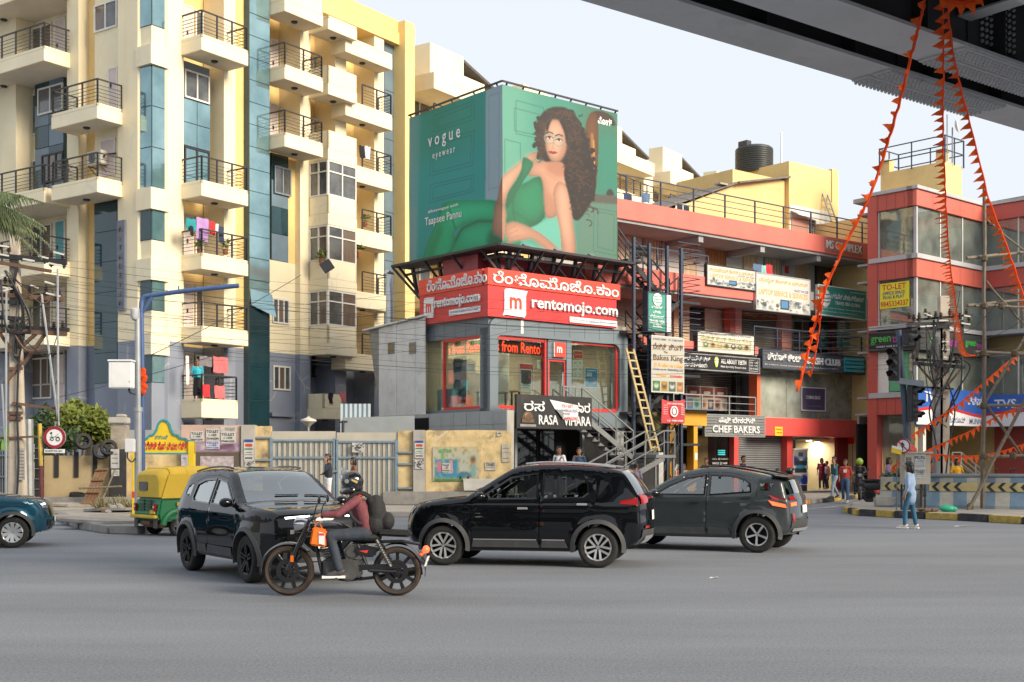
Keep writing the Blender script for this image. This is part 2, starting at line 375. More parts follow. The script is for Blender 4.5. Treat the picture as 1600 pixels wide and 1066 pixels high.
def kerb_run(root,pts,L,mats,h=.17,w=.2,gap=.012,first=0):
 i=first
 for a,b in zip(pts[:-1],pts[1:]):
  a,b=V((a.x,a.y,0)),V((b.x,b.y,0));d=b-a;n=max(1,int(round(d.length/L)))
  for k in range(n):
   p,q=a+d*(k/n),a+d*((k+1)/n);t=d.normalized();m=MB();hh=h+random.uniform(-.012,.012)
   nrm=V((t.y,-t.x,0))*random.uniform(-.012,.012)
   m.beam(p+t*gap/2+V((0,0,hh/2))+nrm,q-t*gap/2+V((0,0,hh/2))+nrm,w,hh)
   o=m.obj('kerb_stone',mats[i%len(mats)],root,bevel=.02);i+=1
 return i
kerb_run(kr,[gnd(1243,790),gnd(1300,784),gnd(1343,778)],1.5,[M_KYEL,M_KERB,M_KBLK])
kr2=bpy.data.objects.new('left_kerb',None);COL.objects.link(kr2);kr2['kind']='structure'
kerb_run(kr2,[gnd(*p)for p in[(66,804),(96,813),(132,827),(176,834),(222,835)]],1.1,[M_KERB],h=.19,w=.3)
kerb_run(kr2,[gnd(*p)for p in[(300,823),(420,813),(560,809),(760,807),(1000,802),(1140,796),(1243,790)]],1.6,[M_KERB,M_KERB],h=.165)
for i,(px,py,w,d,rz,tilt)in enumerate([(118,792,1.7,.9,.1,.05),(178,800,2.0,1.0,-.15,-.06),(100,812,1.4,.7,.3,.04),(160,818,2.2,.8,-.1,.05),(200,795,1.1,.8,.4,-.05)]):
 p=gnd(px,py,.15);m=MB();k=[(random.uniform(.85,1.1)*math.cos(a)*w/2,random.uniform(.85,1.1)*math.sin(a)*d/2,0)for a in np.linspace(0,2*math.pi,8)[:-1]]
 m.prism(k,(0,0,.09));o=solo('pavement_slab',m,M_KERB if i%2 else M_PAVE,['broken grey slab lying beside the leaning wooden board','long broken slab in front of the wooden board','small broken slab at the road edge below the round sign','large cracked slab sloping into the road behind the rickshaw','short slab tilted up beside the rubbish pile'][i],'slab',(0,0,0),bevel=.015)
 o.location=(p.x,p.y,.17);o.rotation_euler=(tilt,tilt*.6,rz)
m=MB();a,b=gnd(1243,797),gnd(1345,786)
for(p,q)in[((1200,801),(1290,793)),((1290,793),(1355,785))]:
 p,q=gnd(*p),gnd(*q);m.beam(p+V((0,0,.002)),q+V((0,0,.002)),.12,.004)
solo('road_edge_line',m,mat('worn_marking',(.42,.42,.40),.8,.3,3,grime=.8,dirt=(.16,.16,.16)),None,None,(0,0,0),kind='structure')
CREAM,BLUEG=(.84,.74,.52),(.235,.265,.335)
M_APT=mat('cream_plaster',CREAM,.85,.10,.5,streak=.38,dirt=(.40,.33,.24),crack=.28,zsplit=(6.5,BLUEG),bump=.15,bscale=30)
M_OCH=mat('ochre_plaster',(.78,.55,.23),.85,.12,.6,streak=.3,dirt=(.4,.3,.18),zsplit=(6.5,(.20,.225,.29)),bump=.15,bscale=30)
M_BALC=mat('balcony_plaster',(.84,.745,.54),.85,.08,.8,streak=.45,dirt=(.42,.36,.28),crack=.5,bump=.12,bscale=30)
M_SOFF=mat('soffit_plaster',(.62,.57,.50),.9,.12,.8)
M_RAIL=mat('railing_paint',(.035,.032,.034),.5,.2,5)
M_TEAL=mat('teal_mirror_glass',(.20,.37,.42),.07,.35,.45,metal=.62,spec=.8,tint2=(.34,.52,.56))
M_TEALD=mat('dark_teal_glass',(.02,.06,.075),.06,.4,.5,metal=.18,spec=.8)
M_TJOIN=mat('glass_joint',(.05,.09,.10),.5,.2,3)
M_PANE=mat('window_pane',(.055,.06,.065),.06,.5,.9,spec=.9,tint2=(.16,.165,.16))
M_CURT=mat('curtain_pane',(.16,.12,.09),.12,.3,3,stretch=(6,6,.4),spec=.8)
M_WFR=mat('white_frame',(.72,.70,.66),.5,.1,3)
M_DOOR=mat('pale_door',(.62,.52,.50),.6,.12,1.5)
M_GSTRIP=mat('slate_panel',(.14,.20,.25),.35,.2,.8,spec=.6)
p0=at(236,720,48.5)
A=Fr(p0 .x,p0 .y,55.4)
F2=Face(A,'x');F1=Face(A,'y')
APT=Thing('apartment_building','tall cream and blue grey apartment block with stacked balconies and teal glass strips','building',(0,0,.15),A)
ZB=lambda n:4.07+2.9*n
ROOF=23.4
GF=.16
def pier(face,px0,px1,z0,z1,o0,o1,m=None,name='pier',px_out=0):
 mb=MB();face.box(mb,face.hit(px0,px_out),face.hit(px1,px_out),z0,z1,o0,o1);return APT.part(name,mb,m or M_APT)
b=MB()
xe=F2 .hit(648)
b.box(1.3,xe,1.3,14,GF,ROOF-.6);APT.part('wall',b,M_OCH)
b=MB();b.box(1.303,14,1.32,11.5,GF,ROOF);APT.part('wall',b,M_APT);b=MB();b.box(.9,1.3,1.2,11.5,GF,ROOF);APT.part('wall',b,M_APT)
def railing(parent,pts,z,thing=APT,h=.95,m=M_RAIL,bars=6,gap=.95):
 mb=MB()
 for a,c in zip(pts[:-1],pts[1:]):
  a,c=V(a),V(c);d=c-a;n=max(1,int(round(d.length/gap)))
  for i in range(n+1):
   p=a+d*(i/n);mb.box(p.x-.028,p.x+.028,p.y-.028,p.y+.028,z,z+h-.02)
  mb.beam(V((a.x,a.y,z+h)),V((c.x,c.y,z+h)),.06,.05)
  for k in range(1,bars):mb.beam(V((a.x,a.y,z+.08+(h-.1)*(k-.5)/bars)),V((c.x,c.y,z+.08+(h-.1)*(k-.5)/bars)),.018)
 return thing.part('railing',mb,m,parent)
def balcony(x0,x1,y0,y1,zb,rail,h=.62,up=.12,top=None,thing=APT):
 """slab with a fascia up-stand; rail = list of plan points of the railing or None"""
 mb=MB();t=.10;zt=zb+up if top is None else top
 zl=zb-h+up
 mb.box(x0,x1,y0,y1,zl,zb)
 ox0,ox1,oy0=x0,x1,y0
 for(a,c,d,e)in((x0,x1,y0,y0+t),(x0,x0+t,y0,y1),(x1-t,x1,y0,y1),(x0,x1,y1-t,y1)):
  if zt>zb+.01:mb.box(a,c,d,e,zb-.002,zt)
 o=thing.part('balcony',mb,M_BALC,bevel=.012)
 sm=MB();cx,cy=(x0+x1)/2,(y0+y1)/2
 sm.lathe([(.0,0),(.11,0),(.15,.04),(.15,.07),(0,.07)],12,(cx,cy,zl-.07));thing.part('ceiling_lamp',sm,M_BLK,o)
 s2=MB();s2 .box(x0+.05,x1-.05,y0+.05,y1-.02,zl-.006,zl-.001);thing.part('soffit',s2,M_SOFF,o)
 if rail:railing(o,rail,zt,thing)
 return o
def window(face,t0,t1,z0,z1,out,panes=2,thing=APT,fm=None,pm=None,fw=.07,name='window',trans=None,proud=.06):
 fm=fm or M_WFR;mb=MB()
 face.box(mb,t0,t1,z0,z0+fw,out,out+proud);face.box(mb,t0,t1,z1-fw,z1,out,out+proud)
 xs=[t0+(t1-t0)*i/panes for i in range(panes+1)]
 for i,x in enumerate(xs):
  a=x if i==0 else(x-fw if i==panes else x-fw/2);face.box(mb,a,a+fw,z0+fw,z1-fw,out,out+proud)
 if trans:face.box(mb,t0+fw,t1-fw,trans-.03,trans+.03,out+.001,out+proud-.002)
 w=thing.part(name,mb,fm)
 for i in range(panes):
  p=MB();face.box(p,xs[i]+fw/2,xs[i+1]-fw/2,z0+fw,z1-fw,out+.005,out+.02)
  thing.part('pane',p,(pm[i%len(pm)]if isinstance(pm,(list,tuple))else pm)or(M_PANE if(i+int(z0*3))%3 else M_CURT),w)
 return w
def door(face,t0,t1,z0,z1,out,m,thing=APT):
 mb=MB();face.box(mb,t0,t1,z0,z1,out,out+.05);d=thing.part('door',mb,m)
 f=MB();w=.06
 face.box(f,t0-w,t0,z0,z1+w,out,out+.07);face.box(f,t1,t1+w,z0,z1+w,out,out+.07);face.box(f,t0,t1,z1,z1+w,out,out+.07)
 thing.part('door_frame',f,M_WFR,d)
 hd=MB();a=face.P(t0+.12,z0+1.0,out+.06);hd.box(a.x-.03,a.x+.03,a.y-.03,a.y+.03,a.z-.08,a.z+.08);thing.part('handle',hd,M_BLK,d)
 return d
def glass_panels(face,t0,t1,z0,z1,out,nx,nz,m,name='glass_bay',thing=APT,depth=.12,jw=.03):
 mb=MB();face.box(mb,t0,t1,z0,z1,out-depth,out);o=thing.part(name,mb,M_TJOIN)
 for i in range(nx):
  for k in range(nz):
   a,c=t0+(t1-t0)*i/nx,t0+(t1-t0)*(i+1)/nx;e,f=z0+(z1-z0)*k/nz,z0+(z1-z0)*(k+1)/nz
   p=MB();tl=random.uniform(-.012,.012);face.box(p,a+jw/2,c-jw/2,e+jw/2,f-jw/2,out+.002,out+.022+abs(tl))
   thing.part('glass_panel',p,m[(i+k)%len(m)]if isinstance(m,(list,tuple))else m,o)
 return o
ch0,ch1=F1 .hit(215),F2 .hit(262)
y_l=-F1 .hit(184);y_c=-ch0
pier(F1,184,215,GF,ROOF,-1.0,0)
pier(F2,262,287,GF,ROOF,-1.3,0)
c0,c1=V((0,y_c,0)),V((ch1,0,0))
cm=MB();cm.prism([V((.0,y_c,GF)),V((ch1,0.0,GF)),V((ch1,1.35,GF)),V((1.35,y_c,GF))],(0,0,ROOF-GF));APT.part('pier',cm,M_APT)
mid=(c0+c1)/2;tdir=(c1-c0);nrm=V((tdir.y,-tdir.x,0)).normalized()
if nrm.dot(V((-1,-1,0)))<0:nrm=-nrm
apex=mid+nrm*.55
def wedge(z0,z1,sc,m,name,panels=0):
 q=[mid+(c0-mid)*sc,mid+(c1-mid)*sc,mid+nrm*(.55*sc+.05*(sc>.9))]
 if not panels:
  mb=MB();mb.prism([V((p.x,p.y,z0))for p in(q[0],q[2],q[1])],(0,0,z1-z0));return APT.part(name,mb,m)
 mb=MB();mb.prism([V((p.x,p.y,z0))for p in(q[0],q[2],q[1])],(0,0,z1-z0));o=APT.part(name,mb,M_TJOIN)
 for k in range(panels):
  e,f=z0+(z1-z0)*k/panels+.02,z0+(z1-z0)*(k+1)/panels-.02
  for a,c,mm in((q[0],q[2],m[0]),(q[2],q[1],m[1])):
   d=(c-a).normalized();n2=V((d.y,-d.x,0));
   if n2 .dot(nrm)<0:n2=-n2
   p=MB();p.prism([V((x.x,x.y,e))for x in(a+d*.02+n2*.003,c-d*.02+n2*.003,c-d*.02+n2*.025,a+d*.02+n2*.025)],(0,0,f-e));APT.part('glass_panel',p,mm,o)
 return o
zc=lambda py:F2 .z(236,py,.4)
for(yt,yb,kind)in[(-160,30,'g'),(30,62,'w'),(62,93,'b'),(93,288,'g'),(288,322,'b'),(322,370,'g'),(370,400,'w'),(400,434,'b'),(434,482,'g'),(482,518,'w'),(518,552,'b'),(552,596,'g'),(596,672,'w')]:
 z0,z1=zc(yb),zc(yt)
 if kind=='g':wedge(z0,z1,.80,(M_TEALD if yt>310 else M_TEAL,M_TEAL),'glass_bay',max(1,int(round((z1-z0)/1.4))))
 elif kind=='b':wedge(z0,z1,1.12,M_BALC,'balcony_box')
 else:wedge(z0,z1,.78,M_APT,'bay_wall')
pier(F1,104,122,GF,ROOF,-1.0,-.02)
pier(F1,-30,24,GF,ROOF,-1.0,-.02)
mb=MB();F1 .box(mb,F1 .hit(122,-.5),F1 .hit(150,-.5),GF,ROOF,-.95,-.5);APT.part('wall',mb,M_OCH)
s0,s1=F1 .hit(148,-.25),F1 .hit(184,-.25)
mb=MB();F1 .box(mb,s0,s1,F1 .z(165,312),ROOF,-.95,-.25);APT.part('wall',mb,M_APT);mb=MB();F1 .box(mb,s0,s1,GF,F1 .z(165,598),-.95,-.25);APT.part('wall',mb,M_APT)
glass_panels(F1,s0,s1,F1 .z(165,598),F1 .z(165,312),-.25,1,6,[M_TEALD])
window(F1,*F1 .rect(148,184,4,47,-.25),-.25)
door(F1,*F1 .rect(172,184,108,172,-.25),-.25,M_DOOR)
door(F1,*F1 .rect(160,180,220,275,-.25),-.25,M_DOOR)
sl,sr=F1 .hit(24,-.9),F1 .hit(104,-.9)
for n in range(0,7):
 z0=ZB(n)
 if n in(2,4):pass
 window(F1,*F1 .rect(49,82,F1 .fr and 0,1,-.9)[:2],z0+.35,z0+2.15,-.89,2,pm=[M_PANE,M_CURT])
 door(F1,*F1 .rect(89,102,0,1,-.9)[:2],z0+.05,z0+2.15,-.89,M_DOOR if n!=2 else mat('teal_door',(.12,.38,.42),.6))
glass_panels(F1,F1 .hit(55,-.6),F1 .hit(100,-.6),F1 .z(78,290),F1 .z(78,115),-.6,2,5,[M_TEALD,M_GSTRIP])
window(F1,F1 .hit(60,-.55),F1 .hit(99,-.55),F1 .z(78,176,-.5),F1 .z(78,134,-.5),-.55,2)
window(F1,F1 .hit(66,-.55),F1 .hit(99,-.55),F1 .z(78,285,-.5),F1 .z(78,240,-.5),-.55,3,fm=M_BLK)
yl,yr=-F1 .hit(69,1.2),-F1 .hit(-60,1.2)
yr2=yr+3
for n in(1,2,3,5,6):
 mb=balcony(-1.2,.95,yl,yr2,ZB(n),[(.9,yl+.05,0),(-1.15,yl+.05,0),(-1.15,yr2,0)]if n!=1 else[(.9,yl+.05,0),(-1.15,yl+.05,0),(-1.15,yr2,0)])
window(F1,*F1 .rect(50,103,550,602,-.9),-.88,2,fm=mat('beige_frame',(.45,.42,.36),.6))
ya,yb_=-F1 .hit(152,1.2),-F1 .hit(80,1.2)
for n in(3,4):balcony(-1.2,0,ya,yb_,ZB(n),[(0,ya+.05,0),(-1.15,ya+.05,0),(-1.15,yb_-.05,0),(0,yb_-.05,0)])
sg=MB();a0,a1=F1 .hit(185.5,.0),F1 .hit(197.5,.0);zt,zb_=F1 .z(191,345),F1 .z(191,486)
yel=MB();F2 .box(yel,F2 .hit(368)+.002,F2 .hit(389,.3),GF,ROOF,-1.3,-.02);APT.part('wall',yel,M_OCH)
pier(F2,350,368,GF,ROOF,-1.25,-.0)
xa,xb=F2 .hit(315,1.2),F2 .hit(388,1.2)
for n in(0,1,2,3,5):
 q=xb if n else F2 .hit(372,1.2)
 balcony(xa,q,-1.2,.1,ZB(n),[(xa+.05,.05,0),(xa+.05,-1.15,0),(q-.05,-1.15,0),(q-.05,.05,0)],h=.64 if n else .75)
r0,r1=F2 .hit(288,-.6),F2 .hit(349,-1.2)
def B1win(n,m=None):
 z0=ZB(n)+.02
 window(F2,*F2 .rect(305,328,0,1,-1.25)[:2],z0+.02,z0+2.1,-1.28,2,pm=m)
 door(F2,*F2 .rect(288.5,300,0,1,-1.25)[:2],z0,z0+2.1,-1.28,M_DOOR)
for n in(0,1,2,5):B1win(n)
za,zb2=F2 .z(308,285,-.4),F2 .z(308,97,-.4)
bx0,bx1=F2 .hit(286,-.4),F2 .hit(328,-.4)
mb=MB();F2 .box(mb,bx0,bx1,ZB(3)+.1,ZB(5)-.52,-1.28,-.42);APT.part('wall',mb,M_GSTRIP)
glass_panels(F2,bx0,bx1,F2 .z(308,232,-.4),F2 .z(308,160,-.4),-.40,2,2,[M_TEAL])
window(F2,bx0+.05,bx1-.05,F2 .z(308,158,-.4),F2 .z(308,114,-.4),-.40,2)
window(F2,bx0+.05,bx1-.05,ZB(3)+.12,F2 .z(308,233,-.4),-.40,2,fm=M_BLK,pm=M_TEAL)
tx0,tx1=F2 .hit(389,.3),F2 .hit(421,.3)
zt0,zt1=F2 .z(405,474,.3),24.5
glass_panels(F2,tx0,tx1,zt0,zt1,.3,1,17,[M_TEAL],name='glass_tower',depth=.9)
glass_panels(F2,tx0,tx1,GF,zt0,.3,1,6,[M_TEALD],name='glass_tower',depth=.9)
fl=MB();fl.prism([F2 .P(tx0+.02,zt0-.15,.45),F2 .P(tx1+.12,zt0-.55,.6),F2 .P(tx1+.1,zt0+.45,.35),F2 .P(tx0+.02,zt0+.55,.35)],(0,.02,0));APT.part('loose_glass_panel',fl,M_TEAL)
pier(F2,469,485,GF,ROOF,-1.3,-.0);pier(F2,486,492,ZB(1),ROOF,-1.3,-.35)
w0,w1=F2 .hit(421,-.3),F2 .hit(470,-.3)
mb=MB();F2 .box(mb,w0,w1,GF,F2 .z(445,410,-.3),-1.3,-.3);APT.part('wall',mb,M_APT)
glass_panels(F2,w0+.1,w1-.8,F2 .z(445,410,-.3),F2 .z(445,244,-.3),-.3,1,4,[M_GSTRIP,M_TEALD])
mb=MB();F2 .box(mb,w1-.8,w1,F2 .z(445,410,-.3),ZB(4)-.5,-1.3,-.3);APT.part('wall',mb,M_OCH)
window(F2,*F2 .rect(427,453,262,305,-.28),-.24,2,fm=M_GREYP)
window(F2,*F2 .rect(425,451,467,506,-.3),-.3,3)
window(F2,*F2 .rect(426,453,572,610,-.3),-.3,3)
mb=MB();F2 .box(mb,w0,w1-.6,F2 .z(445,648,-.3)-.1,F2 .z(445,646,-.3),-.3,-.12);APT.part('ledge',mb,M_APT)
xa,xb=F2 .hit(445,1.2),F2 .hit(505,1.2)
for n in(4,5):balcony(xa,xb,-1.2,.0,ZB(n),[(xa+.05,-.05,0),(xa+.05,-1.15,0),(xb-.05,-1.15,0),(xb-.05,-.05,0)])
balcony(xa,xb,-1.2,0.,ZB(6),None,top=ZB(6)+.7)
for n in(4,5):
 window(F2,*F2 .rect(437,456,0,1,-1.25)[:2],ZB(n)+.05,ZB(n)+2.1,-1.28,2);door(F2,*F2 .rect(423,432,0,1,-1.25)[:2],ZB(n)+.05,ZB(n)+2.1,-1.28,M_DOOR)
 window(F2,*F2 .rect(488,507,0,1,-1.25)[:2],ZB(n)+.95,ZB(n)+2.1,-1.28,1,pm=M_CURT,fw=.12)
xa,xb=F2 .hit(513,1.2),F2 .hit(558,1.2)
balcony(xa,xb,-1.2,.0,ZB(6),None)
for n in(5,4):balcony(xa,xb,-1.2,.0,ZB(n),None,top=ZB(n)+.8)
for n in(3,2,1):
 balcony(xa,xb,-1.2,.0,ZB(n),None,top=ZB(n)+.8)
 z0,z1=ZB(n)+.81,ZB(n+1)-.51
 FL=Face(A,'y',xa)
 window(F2,xa+.02,xb-.02,z0,z1,1.12,2,trans=z1-.5);window(FL,.0+.02,1.15,z0,z1,-.06,2,trans=z1-.5)
 mb=MB();mb.box(xa+.15,xb-.1,-1.0,1.25,z1-.1,z1);APT.part('soffit',mb,M_SOFF)
x5=F2 .hit(533,.9)
balcony(xa-.1,x5,-1.0,.0,ZB(0),None,h=.6,top=ZB(0)+.65)
window(F2,*F2 .rect(488,505,528,590,-1.25),-1.26,2,fm=M_BLK);door(F2,*F2 .rect(512,528,520,590,-1.25),-1.26,mat('slate_blue_door',(.12,.14,.19),.6))
pier(F2,524,541,GF,ROOF,-1.3,-.0)
xa,xb=F2 .hit(540,.9),F2 .hit(613,.9)
for n in(6,5,4,3,2,1):
 balcony(xa,xb,-.9,.0,ZB(n)-.42,[(xa+1.2,-.85,0),(xb-.05,-.85,0),(xb-.05,-.05,0)]if n<6 else None,h=.75)
pier(F2,585,600,GF,ROOF,-1.3,-.0)
mb=MB();F2 .box(mb,F2 .hit(566,-.9),F2 .hit(586,-.6),GF,ROOF-2,-1.3,-.9);APT.part('wall',mb,mat('orange_plaster',(.80,.46,.06),.85,.1,.6,streak=.2))
glass_panels(F2,F2 .hit(600,-.3),F2 .hit(619,-.3),F2 .z(609,560,-.3),F2 .z(609,30,-.3),-.3,1,14,[M_GSTRIP])
for n in(1,2):window(F2,*F2 .rect(544,560,0,1,-1.25)[:2],ZB(n)+.3,ZB(n)+2.0,-1.28,1,pm=M_PANE)
pier(F2,633,648,GF,ROOF-.05,-1.3,.45,px_out=.45,m=mat('far_pier_plaster',(.80,.60,.27),.85,.1,.6,streak=.35,dirt=(.45,.36,.24),crack=.7))
mb=MB();mb.box(2,xe,-.02,1.4,ROOF-.6,ROOF);mb.box(.0,2,.8,12,ROOF-.6,ROOF);mb.box(9.5,xe-.3,-.1,1.3,ROOF-1.2,ROOF-.61);APT.part('parapet',mb,M_OCH)
mb=MB();mb.box(.3,xe,0.,1.29,GF,1.6);APT.part('plinth',mb,M_GSTRIP)
nb=Thing('name_board','slim slate board with upright metal letters on the corner pier','sign',F1 .P(a0,zb_,0),A)
F1 .box(sg,a0,a1,zb_,zt,.0,.09);nb.part('board',sg,mat('slate_board',(.16,.18,.23),.6,.15,2))
for i,ch in enumerate('MYTHREYINI'[:9]):
 z=zt-.35-i*(zt-zb_-.3)/9
 text(ch,mat('brass_letter',(.16,.12,.10),.45,.2,5,metal=.4),nb.o,F1 .P((a0+a1)/2,z-.1,.092),F1 .r(),(0,0,1),h=.2,depth=.03,align='c',off=nb.b)
FB=Thing('apartment_building','cream apartment block with stepped parapets rising behind the green billboard','building',A and(xe+.6,1,.15),A)
def fbx(name,x0,x1,y0,y1,z0,z1,m,**k):mb=MB();mb.box(x0,x1,y0,y1,z0,z1);return FB.part(name,mb,m,**k)
xf=xe+.5
fbx('wall',xf,xf+46,1.6,14,GF,21.2,M_OCH)
for i in range(5):
 x=xf+.3+i*8.6
 z0=21.0
 fbx('balcony',x,x+6.3,-.6,1.6,z0-.5,z0+.35,M_BALC,bevel=.01)
 fbx('parapet',x+1.2,x+4.1,.6,1.7,z0+.35,z0+2.4,M_APT,bevel=.01);fbx('parapet',x+4.1,x+6.3,.8,1.7,z0+.35,z0+1.5,M_BALC,bevel=.01)
 pr=MB();pr.prism([V((x+4.2,.7,z0+2.35)),V((x+8.0,.7,z0+1.3)),V((x+8.0,.7,z0+1.15)),V((x+4.2,.7,z0+2.2))],(0,2.5,0));FB.part('roof',pr,mat('dark_tile',(.10,.09,.09),.8,.3,6))
 fbx('pier',x+6.3,x+7.6,.2,1.7,GF,z0+.3,M_APT)
 for n in range(2,6):
  fbx('balcony',x,x+6.3,-.6,1.6,ZB(n)-.4,ZB(n)+.25,M_BALC)
  railing(None,[(x+.05,-.55,0),(x+6.25,-.55,0)],ZB(n)+.25,FB)
  window(Face(A,'x',1.6),x+.6,x+2.4,ZB(n)+.4,ZB(n)+2.2,.02,2,FB);window(Face(A,'x',1.6),x+3.6,x+5.2,ZB(n)+.4,ZB(n)+2.2,.02,2,FB)
M_FRAME=mat('slate_cladding',(.155,.195,.225),.42,.12,.7,streak=.35,dirt=(.30,.30,.28),spec=.5)
M_SRED=mat('sign_red',(.62,.035,.035),.42,.10,.8,streak=.2,dirt=(.45,.2,.18))
M_SRED2=mat('sign_bright_red',(.78,.062,.035),.42,.08,.8)
M_LETW=mat('white_letter',(.76,.76,.77),.4,.04,3)
M_MAROON=mat('maroon_sheet',(.30,.045,.065),.5,.2,1.2,streak=.4)
M_LED=mat('led_red',(1.0,.06,.015),.5,0,1,emit=1.6)
M_LAMP=mat('downlight',(1.0,.86,.62),.5,0,1,emit=7.)
M_TAUPE=mat('taupe_wall',(.36,.31,.25),.8,.1,1)
M_GLASS=glass('shop_glass',(.84,.90,.86),.92,.03,.38)
M_TILEG=mat('grey_wall_tile',(.34,.37,.38),.35,.12,1.5,streak=.35,dirt=(.22,.21,.19))
M_DARKGL=mat('dark_tinted_glass',(.012,.014,.016),.06,.4,1.5,spec=.8)
R=Fr(-.882,46.,40.2);RF,RL=Face(R,'x'),Face(R,'y')
XE,YE=RF.hit(978),-RL.hit(662)
SH=Thing('corner_shop','two storey corner shop with slate frame around big windows under a red sign','shop',(0,0,.15),R)
Z0,Z1=3.05,7.06;WZ0,WZ1=3.78,6.42
def shp(name,m,boxes,parent=None,**k):
 mb=MB()
 for f,a in boxes:f.box(mb,*a)
 return SH.part(name,mb,m,parent,**k)
def rrect(x0,x1,z0,z1,r,n=5):
 o=[]
 for cx,cz,a0 in((x1-r,z1-r,0),(x0+r,z1-r,90),(x0+r,z0+r,180),(x1-r,z0+r,270)):
  for i in range(n+1):a=math.radians(a0+90*i/n);o.append((cx+r*math.cos(a),cz+r*math.sin(a)))
 return o
def ring_frame(face,x0,x1,z0,z1,ix0,ix1,iz0,iz1,r,o0,o1):
 a,b=rrect(x0,x1,z0,z1,r*1.2),rrect(ix0,ix1,iz0,iz1,r);mb=MB();n=len(a)
 for p,q in((a,o1),):pass
 va=[face.P(x,z,o1)for x,z in a];vb=[face.P(x,z,o1)for x,z in b];wa=[face.P(x,z,o0)for x,z in a];wb=[face.P(x,z,o0)for x,z in b]
 mb.add(va+vb+wa+wb,[(i,(i+1)%n,n+(i+1)%n,n+i)for i in range(n)]+[(2*n+i,2*n+(i+1)%n,(i+1)%n,i)for i in range(n)]+[(n+i,n+(i+1)%n,3*n+(i+1)%n,3*n+i)for i in range(n)])
 return mb
ix0,ix1=RF.hit(773),RF.hit(966)
SH.part('window_surround',ring_frame(RF,0,XE,Z0,Z1,ix0,ix1,WZ0-.12,WZ1+.02,.3,-.5,.10),M_FRAME)
shp('window_surround',M_FRAME,[(RL,(-YE,.0,WZ1+.02,Z1,-.5,.0)),(RL,(-YE,0,Z0+.35,WZ0-.1,-.5,0)),(RL,(RL.hit(752),-.02,WZ0-.1,WZ1+.02,-.5,0))])
for i in range(1,9):
 x=XE*i/9;shp('cladding_seam',M_BLK,[(RF,(x-.008,x+.008,WZ1+.14,Z1-.02,.100,.102))])
for i in range(1,6):
 y=-YE*i/6;shp('cladding_seam',M_BLK,[(RL,(y-.008,y+.008,WZ1+.05,Z1-.02,0,.002))])
shp('interior_wall',M_TAUPE,[(RF,(.05,XE-.1,WZ0-.2,WZ1+.5,-YE,-YE+.1)),(RL,(-YE+.1,-.5,WZ0-.2,WZ1+.5,-XE+.1,-XE+.2))])
shp('floor',mat('shop_floor',(.30,.29,.27),.3,.1,1),[(RF,(.05,XE-.1,WZ0-.3,WZ0-.13,-YE+.1,-.1))])
shp('ceiling',mat('shop_ceiling',(.62,.58,.50),.8,.05,1),[(RF,(.05,XE-.1,WZ1+.2,WZ1+.4,-YE+.1,-.1))])
for i,(x,y)in enumerate([(1.2,.8),(2.3,1.9),(3.2,.9),(.7,2.6),(4.6,.8),(5.6,.8),(6.3,1.8),(5.0,2.4)]):
 mb=MB();mb.lathe([(0,0),(.13,0),(.13,.02),(0,.02)],12,(x,y,WZ1+.17));SH.part('ceiling_lamp',mb,M_LAMP)
lt=bpy.data.lights.new('shop_ceiling_light','AREA');lt.shape='RECTANGLE';lt.size=5;lt.size_y=2.4;lt.energy=130;lt.color=(1,.83,.6)
lo=bpy.data.objects.new('shop_ceiling_light',lt);COL.objects.link(lo);p=R.w(3.6,2.0);lo.location=(p[0],p[1],WZ1+.1);lo.rotation_euler=(0,0,R.a);lo.parent=None
mb=MB();mb.lathe([(.28,WZ0-.13),(.28,WZ1+.2)],20,(2.0,1.6,0));SH.part('column',mb,M_LETW,smooth=40)
rw=.07
m0,m1,m2=RF.hit(853),RF.hit(856),RF.hit(892)
def pane(f,a,c,z0,z1,o):return shp('pane',M_GLASS,[(f,(a,c,z0,z1,o,o+.012))])
pane(RF,ix0-.05,m0,WZ0-.1,WZ1,-.12);pane(RF,m2,ix1+.05,WZ0-.1,WZ1,-.12)
pane(RL,-YE+.05,RL.hit(692),WZ0-.1,WZ1+.02,-.12);pane(RL,RL.hit(692),RL.hit(752),WZ0-.1,WZ1+.02,-.12)
shp('red_trim',M_SRED,[(RF,(ix0,m0,WZ1-.12,WZ1,-.10,-.02)),(RF,(ix0,m0,WZ0-.1,WZ0+.03,-.10,-.02)),(RF,(m0-.06,m0+.03,WZ0,WZ1,-.2,.0)),(RF,(m2+.02,ix1,WZ1-.07,WZ1,-.10,-.02)),(RF,(m2,ix1,WZ0-.1,WZ0+.03,-.10,-.02)),(RF,(ix1-.09,ix1,WZ0,WZ1,-.1,-.02)),(RL,(RL.hit(692),RL.hit(752),WZ1-.1,WZ1+.02,-.1,-.02)),(RL,(RL.hit(692),RL.hit(752),WZ0-.1,WZ0,-.1,-.02)),(RL,(RL.hit(691),RL.hit(693.5),WZ0,WZ1,-.1,-.02))])
for f,a,c,s in((RF,ix0,m0-.08,'es from Rento'),(RL,RL.hit(693.5),RL.hit(752),'s from Rentor')):
 shp('led_panel',mat('led_board',(.05,.006,.008),.4),[(f,(a,c,WZ1-.62,WZ1-.13,-.26,-.2))])
 text(s,M_LED,SH.o,f.P(a+.04,WZ1-.58,-.198),f.r(),(0,0,1),h=.42,w=c-a-.08,bold=.01,depth=.01,off=SH.b)
shp('door_post',M_FRAME,[(RF,(m1-.02,m1+.02,WZ0-.3,WZ1-.1,-.3,.02)),(RF,(m2-.26,m2,WZ0-.3,WZ1,-.3,.04)),(RF,(m1,m2-.26,WZ1-.75,WZ1,-.3,.02))])
dx0,dx1=RF.hit(857.5),m2-.26
